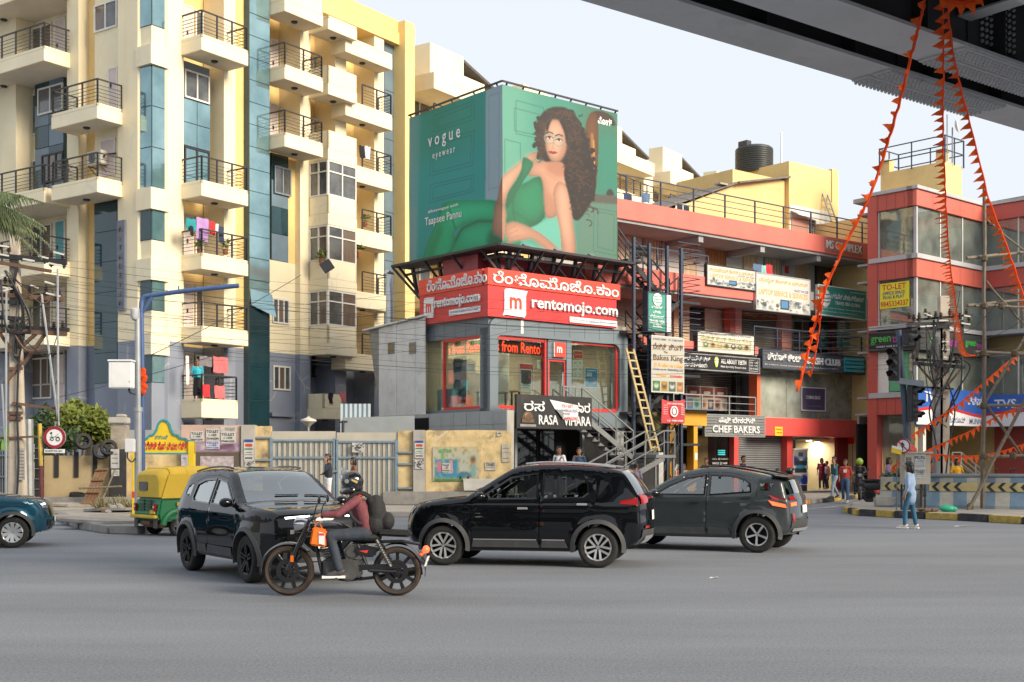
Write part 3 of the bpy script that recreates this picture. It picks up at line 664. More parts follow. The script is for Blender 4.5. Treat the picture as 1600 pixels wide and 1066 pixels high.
d=shp('door',M_SRED,[(RF,(dx0,dx0+.07,WZ0-.2,WZ1-.75,-.1,-.03)),(RF,(dx1-.07,dx1,WZ0-.2,WZ1-.75,-.1,-.03)),(RF,(dx0+.07,dx1-.07,WZ1-.83,WZ1-.75,-.1,-.03))])
shp('pane',M_GLASS,[(RF,(dx0+.07,dx1-.07,WZ0-.2,WZ1-.83,-.08,-.07))],d);shp('handle',M_ALU,[(RF,(dx1-.2,dx1-.16,WZ0+.5,WZ0+1.4,-.03,.02))],d)
def mlogo(f,x0,x1,z0,z1,o,bg,fg,off,parent,thing):
 """a sheet with a curled corner carrying a plain letter m"""
 w,h=x1-x0,z1-z0;mb=MB()
 pts=[(0,0),(.12,.04),(.88,.0),(.93,.1),(.93,.8),(1.0,.97),(.3,1.0),(.12,.98),(.07,.9),(.07,.25),(.05,.12)]
 mb.prism([f.P(x0+a*w,z0+b*h,o)for a,b in pts],f.P(0,0,1)-f.P(0,0,0)if False else(f.P(0,0,.06)-f.P(0,0,0)));p=thing.part('logo_sheet',mb,bg,parent)
 text('m',fg,p,f.P(x0+w*.27,z0+h*.28,o+.061),f.r(),(0,0,1),h=h*.42,w=w*.48,bold=.02,depth=.012,off=off)
shp('logo_box',M_SRED2,[(RF,(RF.hit(866,.1),RF.hit(883,.1),WZ1-.66,WZ1-.1,.02,.14))])
text('m',M_LETW,SH.o,RF.P(RF.hit(870,.14),WZ1-.5,.142),RF.r(),(0,0,1),h=.24,w=.28,bold=.02,depth=.01,off=SH.b)
shp('logo_box_edge',M_LETW,[(RF,(RF.hit(866,.1)-.03,RF.hit(866,.1),WZ1-.66,WZ1-.1,.02,.13))])
def standee(f,px0,px1,py0,py1,out,pic,label,name='standee',cat='poster stand',th=.03,frame_m=None):
 a,c,z0,z1=f.rect(px0,px1,py0,py1,out);T=Thing(name,label,cat,f.P((a+c)/2,z0,out),R)
 mb=MB();f.box(mb,a,c,z0,z1,out-th,out);T.part('board',mb,frame_m or M_LETW)
 me=panel_mesh('print',pic,f.P(a+.02,z0+.02,out+.004)-T.b,f.r()*(c-a-.04),(0,0,z1-z0-.04));link('print',me,T.o);return T
P_=Pic(40,90,'3f8fd0');P_.rect(0,0,40,30,'2f7fc8');P_.rect(6,12,36,20,'e8f0f8');P_.rect(8,28,30,31,'bcd8f0');P_.rect(24,30,38,46,'d03038');P_.poly([(4,52),(18,46),(38,50),(36,70),(10,72)],'c9dce8',1);P_.poly([(8,70),(36,60),(36,66),(12,76)],'5a6878',1);P_.rect(0,78,40,90,'d7e2ec');P_.rect(0,83,40,90,'c04850')
standee(RL,708,729,556,631,-.6,P_,'tall blue furniture standee in the left window of the red shop')
P_=Pic(40,70,'c93038');P_.rect(3,14,37,70,'dfe3e6');P_.rect(5,16,35,50,'30343c');P_.ell(28,32,4,5,'d03038');P_.spl([(8,50),(14,30),(22,22),(28,40),(32,50)],'11141a',1);P_.rect(6,54,34,56,'707880');P_.rect(6,60,28,62,'8890a0')
standee(RF,811,833,568,612,-.4,P_,'red topped poster stand beside the door glass of the corner shop')
P_=Pic(40,60,'2f8ad2');P_.rect(5,6,35,9,'d8ecf8');P_.rect(5,14,22,26,'d8ecf8');P_.ell(28,38,4,4,'d03038');P_.rect(5,46,35,48,'a8d0ee')
standee(RF,914,934,575,606,-.25,P_,'blue printed poster in the right window of the corner shop','poster','poster',.01)
P_=Pic(20,20,'e84a32');P_.rect(3,8,17,10,'f8c8b8');standee(RF,896,911,548,561,-.2,P_,'small orange red notice high in the right shop window','notice','notice',.008)
for i in range(6):
 x=895+8.2*(i%2);y=563+10*(i//2);P_=Pic(8,10,'eef0ee');P_.rect(1,3,7,4,'a0a8a8');P_.rect(1,6,6,7,'b0b8b8')
 T=standee(RF,x,x+7.4,y,y+9,-.2,P_,('top left','top right','middle left','middle right','lowest left','lowest right')[i]+' white paper sheet of the six taped inside the right shop window','paper_sheet','paper',.005);T.o['group']='white sheets taped in the right shop window'
P_=Pic(14,16,'e9e7dc');P_.rect(2,5,12,6,'90a0a0');standee(RF,839,847,563,576,-.2,P_,'single white notice taped left of the shop door','notice','notice',.005)
P_=Pic(14,16,'e9ece0');P_.rect(2,5,12,6,'90a0a0');P_.rect(0,0,14,3,'b05050');standee(RL,730,741,568,580,-.9,P_,'white notice with a red edge on the back wall of the shop','notice','notice',.005)
def table(name,label,x,y,w,d,h,top,leg):
 T=Thing(name,label,'furniture',(x,y,WZ0-.13),R);z=WZ0-.13
 mb=MB();mb.box(x-w/2,x+w/2,y-d/2,y+d/2,z+h-.05,z+h);T.part('tabletop',mb,top)
 for i in(-1,1):
  for j in(-1,1):mb=MB();mb.box(x+i*(w/2-.06)-.03,x+i*(w/2-.06)+.03,y+j*(d/2-.06)-.03,y+j*(d/2-.06)+.03,z,z+h-.05);T.part('leg',mb,leg)
 return T
table('wooden_table','low wooden table behind the corner pillar of the shop',.9,.9,1.1,.6,.7,M_WOOD,M_WOOD);table('counter','dark counter table in front of the white column',2.9,2.6,1.4,.6,.9,M_WOOD,M_BLK)
for i,(x,y,lab)in enumerate([(.25,3.3,'light blue cabinet nearest the left window edge'),(.3,2.8,'light blue cabinet beside the tall blue standee')]):
 T=Thing('cabinet',lab,'cabinet',(x,y,WZ0-.13),R);mb=MB();mb.box(x,x+.4,y-.22,y+.22,WZ0-.13,WZ0+.75);T.part('body',mb,mat('light_blue_lacquer',(.22,.5,.66),.4,.06,1));mb=MB();mb.box(x-.02,x,y-.2,y+.2,WZ0-.1,WZ0+.72);d=T.part('door',mb,mat('light_blue_lacquer',(.22,.5,.66)))
 mb=MB();mb.box(x-.04,x-.02,y+.12,y+.15,WZ0+.2,WZ0+.4);T.part('handle',mb,M_ALU,d)
SG=Thing('shop_sign','red two sided corner sign with white raised name lettering','sign',(0,0,Z1),R)
zs0,zm,zs1=Z1+.02,8.24,8.86
def sgp(name,m,boxes,**k):
 mb=MB()
 for f,a in boxes:f.box(mb,*a)
 return SG.part(name,mb,m,**k)
xs1=RF.hit(964,.25)
sgp('lower_panel',M_SRED,[(RF,(-.2,xs1,zs0,zm,.0,.22)),(RL,(-YE,0,zs0,zm,0,.2))])
sgp('upper_panel',M_SRED2,[(RF,(-.24,RF.hit(970,.3),zm+.002,zs1,.05,.27)),(RL,(-YE,-.05,zm+.002,zs1,.0,.24))])
KA='ರೆಂಟೊಮೊಜೊ.ಕಾಂ'
def t_(s,f,x0,x1,z0,h,o,m=M_LETW,bold=.012,depth=.04,T=SG,**k):return text(s,m,T.o,f.P(x0,z0,o),f.r(),(0,0,1),h=h,w=(x1-x0)if x1 else None,bold=bold,depth=depth,off=T.b,**k)
t_(KA,RF,RF.hit(770,.27),RF.hit(966,.27),zm+.09,.46,.272)
t_(KA,RL,RL.hit(668,.24),RL.hit(761,.24),zm+.09,.46,.242)
sx=.22
mlogo(RF,RF.hit(784,.22),RF.hit(823,.22),zs0+.06,zm-.06,.221,M_LETW,M_SRED2,SG.b,None,SG)
mlogo(RL,RL.hit(663,.2),RL.hit(680,.2),zs0+.22,zm-.12,.201,M_LETW,M_SRED2,SG.b,None,SG)
t_('rentomojo.com',RF,RF.hit(829,.22),RF.hit(963,.22),zs0+.33,.56,.222,bold=.02,depth=.09)
t_('rentomojo.com',RL,RL.hit(681,.2),RL.hit(751,.2),zs0+.46,.5,.202,bold=.02,depth=.09)
M_INK=mat('blue_ink',(.10,.10,.22),.6)
for f,a,c,o,z in((RF,889,963,.221,zs0+.06),(RL,703,751,.201,zs0+.2)):
 x0,x1=f.hit(a,o),f.hit(c,o);mb=MB();f.box(mb,x0,x1,z,z+.22,o,o+.05);SG.part('strapline_plate',mb,M_LETW)
 t_('The Furniture & Appliances Rental Company',f,x0+.08,x1-.08,z+.06,.1,o+.051,m=M_INK,bold=0,depth=.004)
mb=MB();RF.box(mb,RF.hit(811),RF.hit(815),6.55,7.05,.102,.112);SG.part('torn_tape',mb,M_LETW)
shp('roof_wall',M_MAROON,[(RF,(.3,5.9,8.9,9.6,-3.2,-1.0)),(RL,(-3.2,-.3,8.9,9.6,-2,-.8))])
shp('roof',M_CONC,[(RF,(.0,XE,Z1,Z1+.15,-YE,.0))])
BO=Fr(-.361,46.3,40.2);BF,BL=Face(BO,'x'),Face(BO,'y')
BZ0,BZ1=9.72,15.82;BX,BY=BF.hit(964),-BL.hit(640)
BB=Thing('billboard','large green two sided billboard of a seated woman in glasses above the red sign','billboard',(0,0,BZ0-.4),BO)
def homo(src,dst):
 A_=[]
 for(x,y),(u,v)in zip(src,dst):A_+=[[x,y,1,0,0,0,-u*x,-u*y],[0,0,0,x,y,1,-v*x,-v*y]]
 h=np.linalg.solve(np.array(A_),np.array(dst,float).reshape(-1));return np.append(h,1).reshape(3,3)
def hp(H,pts):return[((H[0]@(x,y,1))/(H[2]@(x,y,1)),(H[1]@(x,y,1))/(H[2]@(x,y,1)))for x,y in pts]
PW,PH=210,240
HR=homo([(548,48),(1140,188),(1145,975),(545,890)],[(0,0),(PW,0),(PW,PH),(0,PH)])
HL=homo([(62,215),(548,48),(545,890),(60,985)],[(0,0),(PW,0),(PW,PH),(0,PH)])
def portrait(H,side):
 P=Pic(PW,PH,'3f9a86' if side=='r' else '27aaa8');q=lambda*pts:hp(H,pts)
 P.soft=.75;P.k=.62
 if side=='r':
  P.poly(q((540,40),(700,80),(690,900),(540,890)),'6fb7a0',20,.8);P.poly(q((560,560),(720,560),(720,900),(540,890)),'38b5a3',18,.7)
  P.poly(q((930,130),(1150,180),(1150,640),(930,640)),'3f7f69',16,.9);P.poly(q((930,640),(1150,640),(1150,990),(930,950)),'5f8a78',4)
  P.poly(q((1030,300),(1145,320),(1145,620),(1030,600)),'2f8f7a',10,.8)
  for a in(((620,130),(760,165),(760,330),(618,300)),((610,170),(740,200),(740,310),(612,285)),((560,330),(640,350),(640,600),(560,590)),((1020,680),(1140,700),(1140,930),(1018,905)),((1040,700),(1125,715),(1122,905),(1040,885))):
   z=q(*a);P.line(z+[z[0]],1.6,'2c6f5e',.55)
  P.spl(q((985,240),(1010,185),(1060,180),(1110,205),(1128,250),(1090,240),(1050,225),(1020,290),(990,300)),'4e2d1c',1);P.spl(q((975,260),(1000,190),(1030,200),(1040,330),(1028,575),(1000,575),(985,400)),'7a4a22',1);P.line(q((1008,300),(1018,560)),5,'b9803c',.9,1);P.line(q((1016,330),(1024,520)),2,'e0b060',.9)
  P.poly(q((985,605),(1145,618),(1145,660),(985,650)),'5b5a50',1);P.spl(q((1085,610),(1095,585),(1112,585),(1122,612)),'4b3c34',1)
 else:
  P.poly(q((60,200),(125,190),(100,990),(50,990)),'7fb2b8',3);P.poly(q((118,190),(300,130),(300,420),(110,450)),'1c9a80',22,.8);P.poly(q((280,150),(470,80),(470,330),(280,360)),'2aa58e',22,.8)
  P.poly(q((110,480),(460,420),(460,640),(110,660)),'27b0b0',20,.8)
  for a in(((190,205),(402,132),(402,228),(190,290)),((205,222),(388,155),(388,212),(205,272)),((178,345),(402,288),(394,465),(170,517)),((192,362),(388,308),(380,450),(186,498)),((175,562),(398,515),(392,600),(165,656)),((190,575),(384,532),(380,590),(182,638))):
   z=q(*a);P.line(z+[z[0]],1.4,'0e6f68',.5)
  P.poly(q((462,75),(560,40),(560,900),(455,900)),'a9c6d6',1);P.line(q((478,110),(476,600)),1.5,'7fa3b5',.6);P.line(q((530,90),(528,600)),1.5,'7fa3b5',.6);P.line(q((478,110),(530,90)),1.5,'7fa3b5',.6);P.line(q((476,590),(540,575)),1.5,'7fa3b5',.6)
 G1,G2,G3='10c48a','0a9a68','0a6b4b'
 P.spl(q((690,790),(760,745),(835,722),(850,800),(905,930),(800,935),(720,850)),'6cc3b0',2);P.spl(q((640,870),(760,900),(860,945),(620,930)),'8fcfc0',4,.8)
 P.spl(q((240,662),(300,645),(420,645),(510,650),(560,690),(600,740),(560,770),(500,762),(420,757),(340,775),(295,812),(300,850),(268,945),(150,970),(128,965),(150,880),(190,780),(215,715)),G1,1)
 P.spl(q((250,690),(330,668),(440,668),(520,690),(440,720),(340,740),(290,780)),'3ae0ab',7,.8);P.spl(q((150,950),(175,850),(215,770),(235,800),(200,900),(190,960)),G2,4,.8);P.line(q((270,690),(300,790)),2.5,G3,.7,1);P.line(q((215,720),(250,670)),3,G2,.6,1)
 P.spl(q((285,880),(330,792),(420,754),(520,757),(600,790),(640,870),(560,900),(270,950)),'0fb880',1);P.spl(q((330,830),(420,780),(500,780),(520,850),(400,880)),'30d8a2',9,.7);P.line(q((300,860),(335,790),(420,752),(510,756)),3,G3,.75,1)
 P.spl(q((480,800),(560,850),(650,860),(600,900),(480,910)),'0b5e45',5,.7)
 P.spl(q((575,600),(625,545),(650,560),(745,522),(770,640),(760,735),(690,785),(610,792),(555,745),(540,695)),'0e7a52',1);P.spl(q((640,590),(735,545),(755,640),(740,700),(660,720),(625,650)),'149063',8,.8);P.line(q((745,522),(768,640),(762,735)),2,'084f36',.8,1);P.line(q((620,560),(600,660),(610,760)),2,'084f36',.6,1);P.line(q((600,700),(700,760)),2,'0a5f42',.6,1)
 SK,SK2,SK3='d9a184','c08468','e8b89c'
 P.spl(q((740,438),(800,440),(872,470),(905,560),(880,600),(830,640),(825,720),(775,728),(762,640),(745,525),(690,520),(668,500),(690,450)),SK,1);P.spl(q((760,640),(780,600),(815,640),(815,715),(775,722)),SK2,4,.7)
 P.spl(q((742,392),(690,402),(640,445),(585,490),(548,525),(530,580),(520,640),(511,668),(562,674),(577,610),(612,548),(655,490),(705,450)),SK,1);P.spl(q((700,405),(620,470),(560,530),(545,600),(570,590),(620,510),(690,440)),SK3,5,.8)
 P.spl(q((655,423),(702,447),(690,492),(645,560),(600,645),(562,700),(578,610),(622,535),(648,482)),'138a5e',1);P.line(q((660,435),(640,520),(590,620)),2,'0b5f42',.7,1)
 P.spl(q((512,660),(500,720),(494,790),(503,826),(518,830),(532,842),(552,858),(562,830),(568,760),(562,676)),SK,1);P.line(q((515,760),(512,822)),1,SK2);P.line(q((530,765),(532,838)),1,SK2);P.line(q((546,765),(552,850)),1,SK2)
 P.spl(q((838,545),(882,570),(905,640),(915,760),(926,860),(922,938),(860,925),(845,800),(830,730),(815,660),(812,590)),SK,1);P.spl(q((840,560),(870,580),(885,700),(892,830),(870,840),(850,720)),SK3,6,.8)
 P.spl(q((922,938),(850,905),(770,835),(700,790),(650,766),(600,754),(566,770),(560,800),(572,850),(572,878),(600,862),(660,851),(700,846),(750,882),(812,932),(862,942)),SK,1);P.line(q((570,800),(620,775)),1.2,SK2);P.line(q((572,825),(625,800)),1.2,SK2);P.line(q((578,850),(630,825)),1.2,SK2);P.line(q((705,850),(770,895),(830,935)),2.5,SK2,.7,1)
 if side=='r':
  P.spl(q((800,420),(868,395),(880,480),(850,520),(790,500),(770,470)),SK2,3,.9);P.line(q((770,500),(815,530),(850,545)),1,SK2,.8)
  HAIR='21120e'
  P.spl(q((760,188),(805,163),(862,163),(905,185),(942,230),(962,285),(985,345),(1003,420),(1022,500),(1028,570),(1008,640),(976,700),(940,742),(914,735),(905,680),(888,600),(868,520),(862,450),(800,440),(768,440),(745,405),(728,365),(722,320),(726,270),(738,225)),HAIR,1)
  r2=np.random.RandomState(3)
  for i in range(60):t=i/60;a,b=((900+125*math.sin(min(1,t*1.25)*1.75),190+440*t)if i%2 else(738+14*math.sin(i*1.7),215+210*t));c=q((a+r2 .normal(0,7),b+r2 .normal(0,7)))[0];P.ell(c[0],c[1],3.2,3.6,HAIR,0)
  for i in range(230):
   t=r2 .rand();x=880+90*t+r2 .normal(0,32);y=200+500*t+r2 .normal(0,25)
   if i%4==0:x,y=745+r2 .normal(0,14),230+200*r2 .rand()
   if i%9==0:x,y=780+120*r2 .rand(),175+r2 .rand()*22
   k=7+8*r2 .rand();a=r2 .rand()*6;pts=[(x+k*math.cos(a+b)+b*2,y+k*.7*math.sin(a+b)+b*4)for b in np.linspace(0,4.5,7)]
   P.line(q(*pts),1.0+.8*r2 .rand(),['442619','52301f','140b09','5e3a26'][i%4],.7)
  P.spl(q((786,232),(832,226),(866,258),(877,320),(873,385),(852,430),(818,446),(792,428),(774,385),(768,325),(772,272)),SK,1);P.spl(q((790,250),(830,245),(850,300),(846,380),(815,420),(790,380),(785,310)),SK3,6,.7);P.spl(q((852,300),(876,320),(872,385),(850,430),(838,440),(850,380)),SK2,4,.7)
  P.spl(q((772,260),(780,235),(800,226),(790,250),(778,290)),HAIR,1);P.spl(q((840,225),(870,250),(885,310),(878,350),(866,290)),HAIR,1)
  for cx,cy in((790,318),(838,330)):
   P.spl(q((cx-15,cy),(cx,cy-7),(cx+15,cy+2),(cx,cy+7)),'f0e4dc',0);c=q((cx,cy))[0];P.ell(c[0],c[1],2.0,2.0,'1c100c');P.line(q((cx-16,cy-1),(cx,cy-8),(cx+17,cy+1)),1.5,'1c100c');P.line(q((cx-18,cy-22),(cx,cy-29),(cx+18,cy-21)),1.8,'3a221a')
   z=smooth2(q((cx-26,cy-8),(cx,cy-17),(cx+25,cy-4),(cx+22,cy+22),(cx,cy+32),(cx-22,cy+18)),5);P.line(z+[z[0]],1.3,'7f9f9a',.95);P.spl(z,'e8efe8',0,.10,1)
  P.line(q((812,330),(808,362),(803,372),(818,376)),1.4,SK2,.9,0);P.spl(q((783,392),(800,386),(806,389),(814,387),(828,395),(808,405)),'a83c3a',0);P.line(q((784,393),(806,395),(830,396)),.8,'7a2320')
  for a,k in(((985,560),9),):pass
 P.a=np.clip(P.a+rng.normal(0,.012,P.a.shape),0,1);return P
def bbp(name,m,boxes,**k):
 mb=MB()
 for f,a in boxes:f.box(mb,*a)
 return BB.part(name,mb,m,**k)
bbp('board',M_BLK,[(BF,(0,BX,BZ0,BZ1,-.25,0)),(BL,(-BY,0.25,BZ0,BZ1,-.25,0))][:1]);bbp('board',M_BLK,[(BL,(-BY,-.25,BZ0,BZ1,-.25,0))])
for f,L,H,s in((BF,(0,BX),HR,'r'),(BL,(-BY,0),HL,'l')):
 P_=portrait(H,s);link('printed_face',panel_mesh('print',P_,f.P(L[0]-(.02 if s=='r' else 0),BZ0,.02)-BB.b,f.r()*(L[1]-L[0]+.02),(0,0,BZ1-BZ0),.006),BB.o)
bt=lambda s,f,px0,px1,pyb,h,**k:text(s,M_LETW,BB.o,f.P(f.hit(px0,.035),f.z(px0,pyb,.035),.035),f.r(),(0,0,1),h=h,w=f.hit(px1,.035)-f.hit(px0,.035),depth=.004,off=BB.b,**k)
bt('v o g u e',BL,669,719,237,.52,bold=.008);bt('e y e w e a r',BL,676,711,252,.28,bold=.006);bt('#letsvogue with',BL,669,716,335,.15,bold=.008);bt('Taapsee Pannu',BL,664,721,357,.42,bold=.006)
bt('ವೋಗ್',BF,934,956,193,.3,bold=.03)
def member(pts,w=.07,name='steel_member',h=None):
 mb=MB()
 for a,b in zip(pts[:-1],pts[1:]):mb.beam(a,b,w,h)
 return BB.part(name,mb,M_BLK)
member([BL.P(-BY,BZ1+.1,.05),BF.P(-.05,BZ1+.12,.05),BF.P(BX,BZ1+.1,.05)],.06,'top_rail')
for x in np.linspace(.2,BX-.1,8):member([BF.P(x,BZ1-.02,-.05),BF.P(x,BZ1+.1,.05)],.05);member([BF.P(x,BZ1+.1,.05),BF.P(x+.12,BZ1-.1,-.2)],.04)
for y in np.linspace(.3,BY-.1,5):member([BL.P(-y,BZ1-.02,-.05),BL.P(-y,BZ1+.1,.05)],.05)
deck=.75
mb=MB();BF.box(mb,-deck,BX+.3,BZ0-.10,BZ0-.04,-.2,deck);BL.box(mb,-BY-.2,-.2,BZ0-.10,BZ0-.04,-.2,deck);BB.part('walkway',mb,mat('walkway_sheet',(.05,.05,.055),.7,.3,3,grime=.5))
for z in(BZ0-.05,BZ0-.35):member([BL.P(-BY-.2,z,deck if z>BZ0-.2 else .1),BF.P(-(deck if z>BZ0-.2 else .1),z,deck if z>BZ0-.2 else .1),BF.P(BX+.3,z,deck if z>BZ0-.2 else .1)],.09)
for x in np.linspace(.3,BX-.1,6):member([BF.P(x,BZ0-.1,deck-.05),BF.P(x+.05,zs1-.1,-.15)],.08,'bracket');member([BF.P(x,BZ0-.05,.1),BF.P(x,zs1-.3,-.25)],.12,'post')
for x in np.linspace(.3,BX-1.3,5):member([BF.P(x,BZ0-.3,.05),BF.P(x+1.1,zs1-.1,-.2)],.06,'brace')
for y in np.linspace(.4,BY-.2,4):member([BL.P(-y,BZ0-.1,deck-.05),BL.P(-y+.2,zs1-.25,-.2)],.08,'bracket');member([BL.P(-y,BZ0-.05,.0),BL.P(-y,zs1-.3,-.25)],.12,'post')
member([BL.P(-BY-.15,BZ0-.1,deck),BL.P(-BY+.7,zs1-.6,-.1)],.1,'bracket')
for x in(.6,2.2,4.0):
 mb=MB();p=BF.P(x,BZ0-.02,deck-.1);mb.obox(p+V((0,0,.04)),V((.13,0,0)),V((0,.09,.05)),V((0,-.03,.05)));BB.part('flood_lamp',mb,M_GREYP)
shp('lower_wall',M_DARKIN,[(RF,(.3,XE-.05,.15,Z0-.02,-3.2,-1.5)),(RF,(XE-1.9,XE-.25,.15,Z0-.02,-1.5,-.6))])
for i in range(4):
 a=.5+i*1.05;shp('dark_glass_panel',M_DARKGL,[(RF,(a+.02,a+1.03,.2,Z0-.1,-1.49,-1.45))])
shp('door_frame',M_STEEL,[(RF,(2.1,2.13,.2,2.1,-1.44,-1.40)),(RF,(1.45,1.6,2.05,2.2,-1.44,-1.40)),(RF,(2.75,2.9,2.05,2.2,-1.44,-1.40))])
shp('soffit',M_BLK,[(RF,(.02,XE-.02,Z0-.1,Z0-.003,-4,-.02))])
shp('step',M_KERB,[(RF,(.3,XE-2.1,.15,.45,-1.45,1.9))])
for px in(808,913):a=RF.hit(px);shp('column',M_STEEL,[(RF,(a-.06,a+.06,.15,Z0-.1,-.2,-.06))])
a=RF.hit(972);shp('column',mat('white_wash',(.6,.6,.58),.8,.12,2,grime=.4),[(RF,(a-.15,a+.2,.15,Z0-.1,-.4,-.1))])
RV=Thing('restaurant_board','black restaurant board with white lettering half covered by a torn paper notice','sign',(0,-1.4,2.9),R)
x0,x1,z0,z1=RF.rect(807,925,616,660,1.4);z0,z1=2.9,4.15;x0=RF.hit(807,1.4);x1=RF.hit(925,1.4)
mb=MB();RF.box(mb,x0,x1,z0,z1,1.28,1.4);RV.part('panel',mb,mat('board_black',(.02,.02,.022),.5,.3,2,grime=.3),bevel=.01)
t_('ರಸ',RF,RF.hit(818,1.4),RF.hit(850,1.4),3.55,.38,1.402,T=RV);t_('ಹಾರ',RF,RF.hit(893,1.4),RF.hit(921,1.4),3.55,.38,1.402,T=RV)
t_('RASA',RF,RF.hit(841,1.4),RF.hit(871,1.4),3.06,.36,1.402,T=RV);t_('VIHARA',RF,RF.hit(880,1.4),RF.hit(922,1.4),3.04,.36,1.402,T=RV)
em=MB();cx=RF.hit(824,1.4);em.prism([RF.P(cx+.26*math.cos(a),3.28+.26*math.sin(a),1.402)for a in np.linspace(0,math.pi,12)],(0,-.02,0));RF.box(em,cx-.3,cx+.3,3.12,3.26,1.402,1.44);RV.part('emblem',em,mat('bronze',(.16,.105,.06),.5,.2,6,metal=.4))
em=MB();em.lathe([(.12,0),(.17,.012),(.12,.024)],16,RF.P(cx,3.33,1.425),(0,-1,0));RV.part('emblem_wheel',em,mat('bronze',(.16,.105,.06)));mb=MB();RF.box(mb,cx-.38,cx+.4,2.97,3.06,1.402,1.43);RV.part('plate',mb,M_STEEL)
NT=Thing('paper_notice','torn white paper notice peeling over the black restaurant board','notice',RF.P(RF.hit(876,1.45),3.25,1.45),R)
P_=Pic(60,60,'e9e7e2');P_.poly([(0,0),(0,36),(14,60),(0,60)],'e9e7e2')
a0,a1=RF.hit(860,1.45),RF.hit(904,1.45);mb=MB();pts=[(a0,4.0),(a1,3.82),(a1,3.2),(a0+.62,3.28),(a0+.55,3.6),(a0+.25,3.65)];mb.prism([RF.P(x,z,1.43+.03*math.sin(3*x))for x,z in pts],(0,-.006,0));NT.part('sheet',mb,M_LETW)
mb=MB();mb.prism([RF.P(a0+.25,3.65,1.46),RF.P(a0+.62,3.28,1.5),RF.P(a0+.58,3.62,1.52)],(0,-.005,0));NT.part('curled_corner',mb,M_STEEL)
M_RINK=mat('red_ink',(.6,.05,.05),.6);
t_('TO LET',RF,a0+.55,a1-.3,3.72,.12,1.475,m=M_RINK,T=NT,depth=.003);t_('COMMERCIAL SPACE',RF,a0+.5,a1-.08,3.56,.1,1.475,m=M_INK,T=NT,depth=.003,bold=0);t_('PHONE:',RF,a0+.6,a1-.45,3.44,.09,1.475,m=M_INK,T=NT,depth=.003,bold=0);t_('4496292',RF,a0+.66,a1-.05,3.25,.13,1.475,m=M_RINK,T=NT,depth=.003)
ST=Thing('metal_staircase','grey steel staircase doubling back up to the corner shop door','staircase',(RF.hit(950),-1.6,.17),R)
M_STAIR=mat('stair_paint',(.21,.22,.225),.55,.15,3,grime=.5,dirt=(.17,.14,.12))
def flight(T,f,xa,za,xb,zb,o0,o1,n,m,rail=True,rh=.95,open_=True,w=.05):
 for i in range(n):
  t=(i+.5)/n;x=xa+(xb-xa)*t;z=za+(zb-za)*(i+1)/n;dx=abs(xb-xa)/n*.62;mb=MB();f.box(mb,x-dx,x+dx,z-.05,z-.01,o0+.03,o1-.03);T.part('tread',mb,m)
 for o in(o0,o1):
  mb=MB();mb.beam(f.P(xa,za-.12,o),f.P(xb,zb-.12,o),.05,.2);T.part('stringer',mb,m)
  if rail:
   mb=MB();k=max(2,int(abs(xb-xa)/.9))
   for i in range(k+1):x=xa+(xb-xa)*i/k;z=za+(zb-za)*i/k;mb.beam(f.P(x,z-.1,o),f.P(x,z+rh,o),.04)
   mb.beam(f.P(xa,za+rh,o),f.P(xb,zb+rh,o),w);mb.beam(f.P(xa,za+rh*.5,o),f.P(xb,zb+rh*.5,o),.03);T.part('railing',mb,m)
xA,xB,xC=RF.hit(905,1.1),RF.hit(985,1.1),RF.hit(1030,1.6);zt=WZ0-.2;zl=1.95
mb=MB();RF.box(mb,m1-.4,xA,zt-.1,zt,.15,1.3);ST.part('landing',mb,M_STAIR)
mb=MB();
for x in np.linspace(m1-.35,xA,4):mb.beam(RF.P(x,zt,1.25),RF.P(x,zt+.95,1.25),.04)
mb.beam(RF.P(m1-.35,zt+.95,1.25),RF.P(xA,zt+.95,1.25),.05);mb.beam(RF.P(m1-.35,zt+.5,1.25),RF.P(xA,zt+.5,1.25),.03);ST.part('railing',mb,M_STAIR)
flight(ST,RF,xA,zt,xB,zl,.25,1.25,9,M_STAIR)
mb=MB();RF.box(mb,xB,xC,zl-.12,zl,.2,2.5);ST.part('landing',mb,M_STAIR)
mb=MB()
for x in np.linspace(xB+.1,xC,3):mb.beam(RF.P(x,zl,.25),RF.P(x,zl+.95,.25),.04)
mb.beam(RF.P(xB+.1,zl+.95,.25),RF.P(xC,zl+.95,.25),.05);mb.beam(RF.P(xC-.03,zl+.95,.25),RF.P(xC-.03,zl+.95,2.45),.05);mb.beam(RF.P(xC-.03,zl,2.45),RF.P(xC-.03,zl+.95,2.45),.05);mb.beam(RF.P(xB+.5,zl+.95,2.45),RF.P(xC,zl+.95,2.45),.05);mb.beam(RF.P(xB+.5,zl+.5,2.45),RF.P(xC,zl+.5,2.45),.03);ST.part('railing',mb,M_STAIR)
for x in(xB+.05,xC-.05):
 for o in(.25,2.4):mb=MB();mb.beam(RF.P(x,.17,o),RF.P(x,zl-.1,o),.08);ST.part('post',mb,M_STAIR)
flight(ST,RF,xB+.5,zl,RF.hit(905,2.2),.2,1.45,2.45,10,M_STAIR)
mb=MB();RF.box(mb,xC-.02,xC+.25,.17,zl+.1,.2,1.6);ST.part('side_wall',mb,mat('white_wash',(.6,.6,.58)))
TW=Thing('tiled_wall','grey tiled side wall below the corner shop','wall',(-.35,-1.5,.15),R);TF=Face(R,'y',-.35)
mb=MB();TF.box(mb,-7.0,1.5,.15,3.55,-.33,-.02);TW.part('core',mb,M_CONC)
for k in range(5):
 for i in range(11):
  a=1.5-.79*(i+1)+(.0 if k%2 else .0);mb=MB();z=1.05+k*.5;TF.box(mb,a+.008,a+.782,z+.008,z+.492,-.02,random.uniform(-.004,.004));TW.part('tile',mb,M_TILEG)
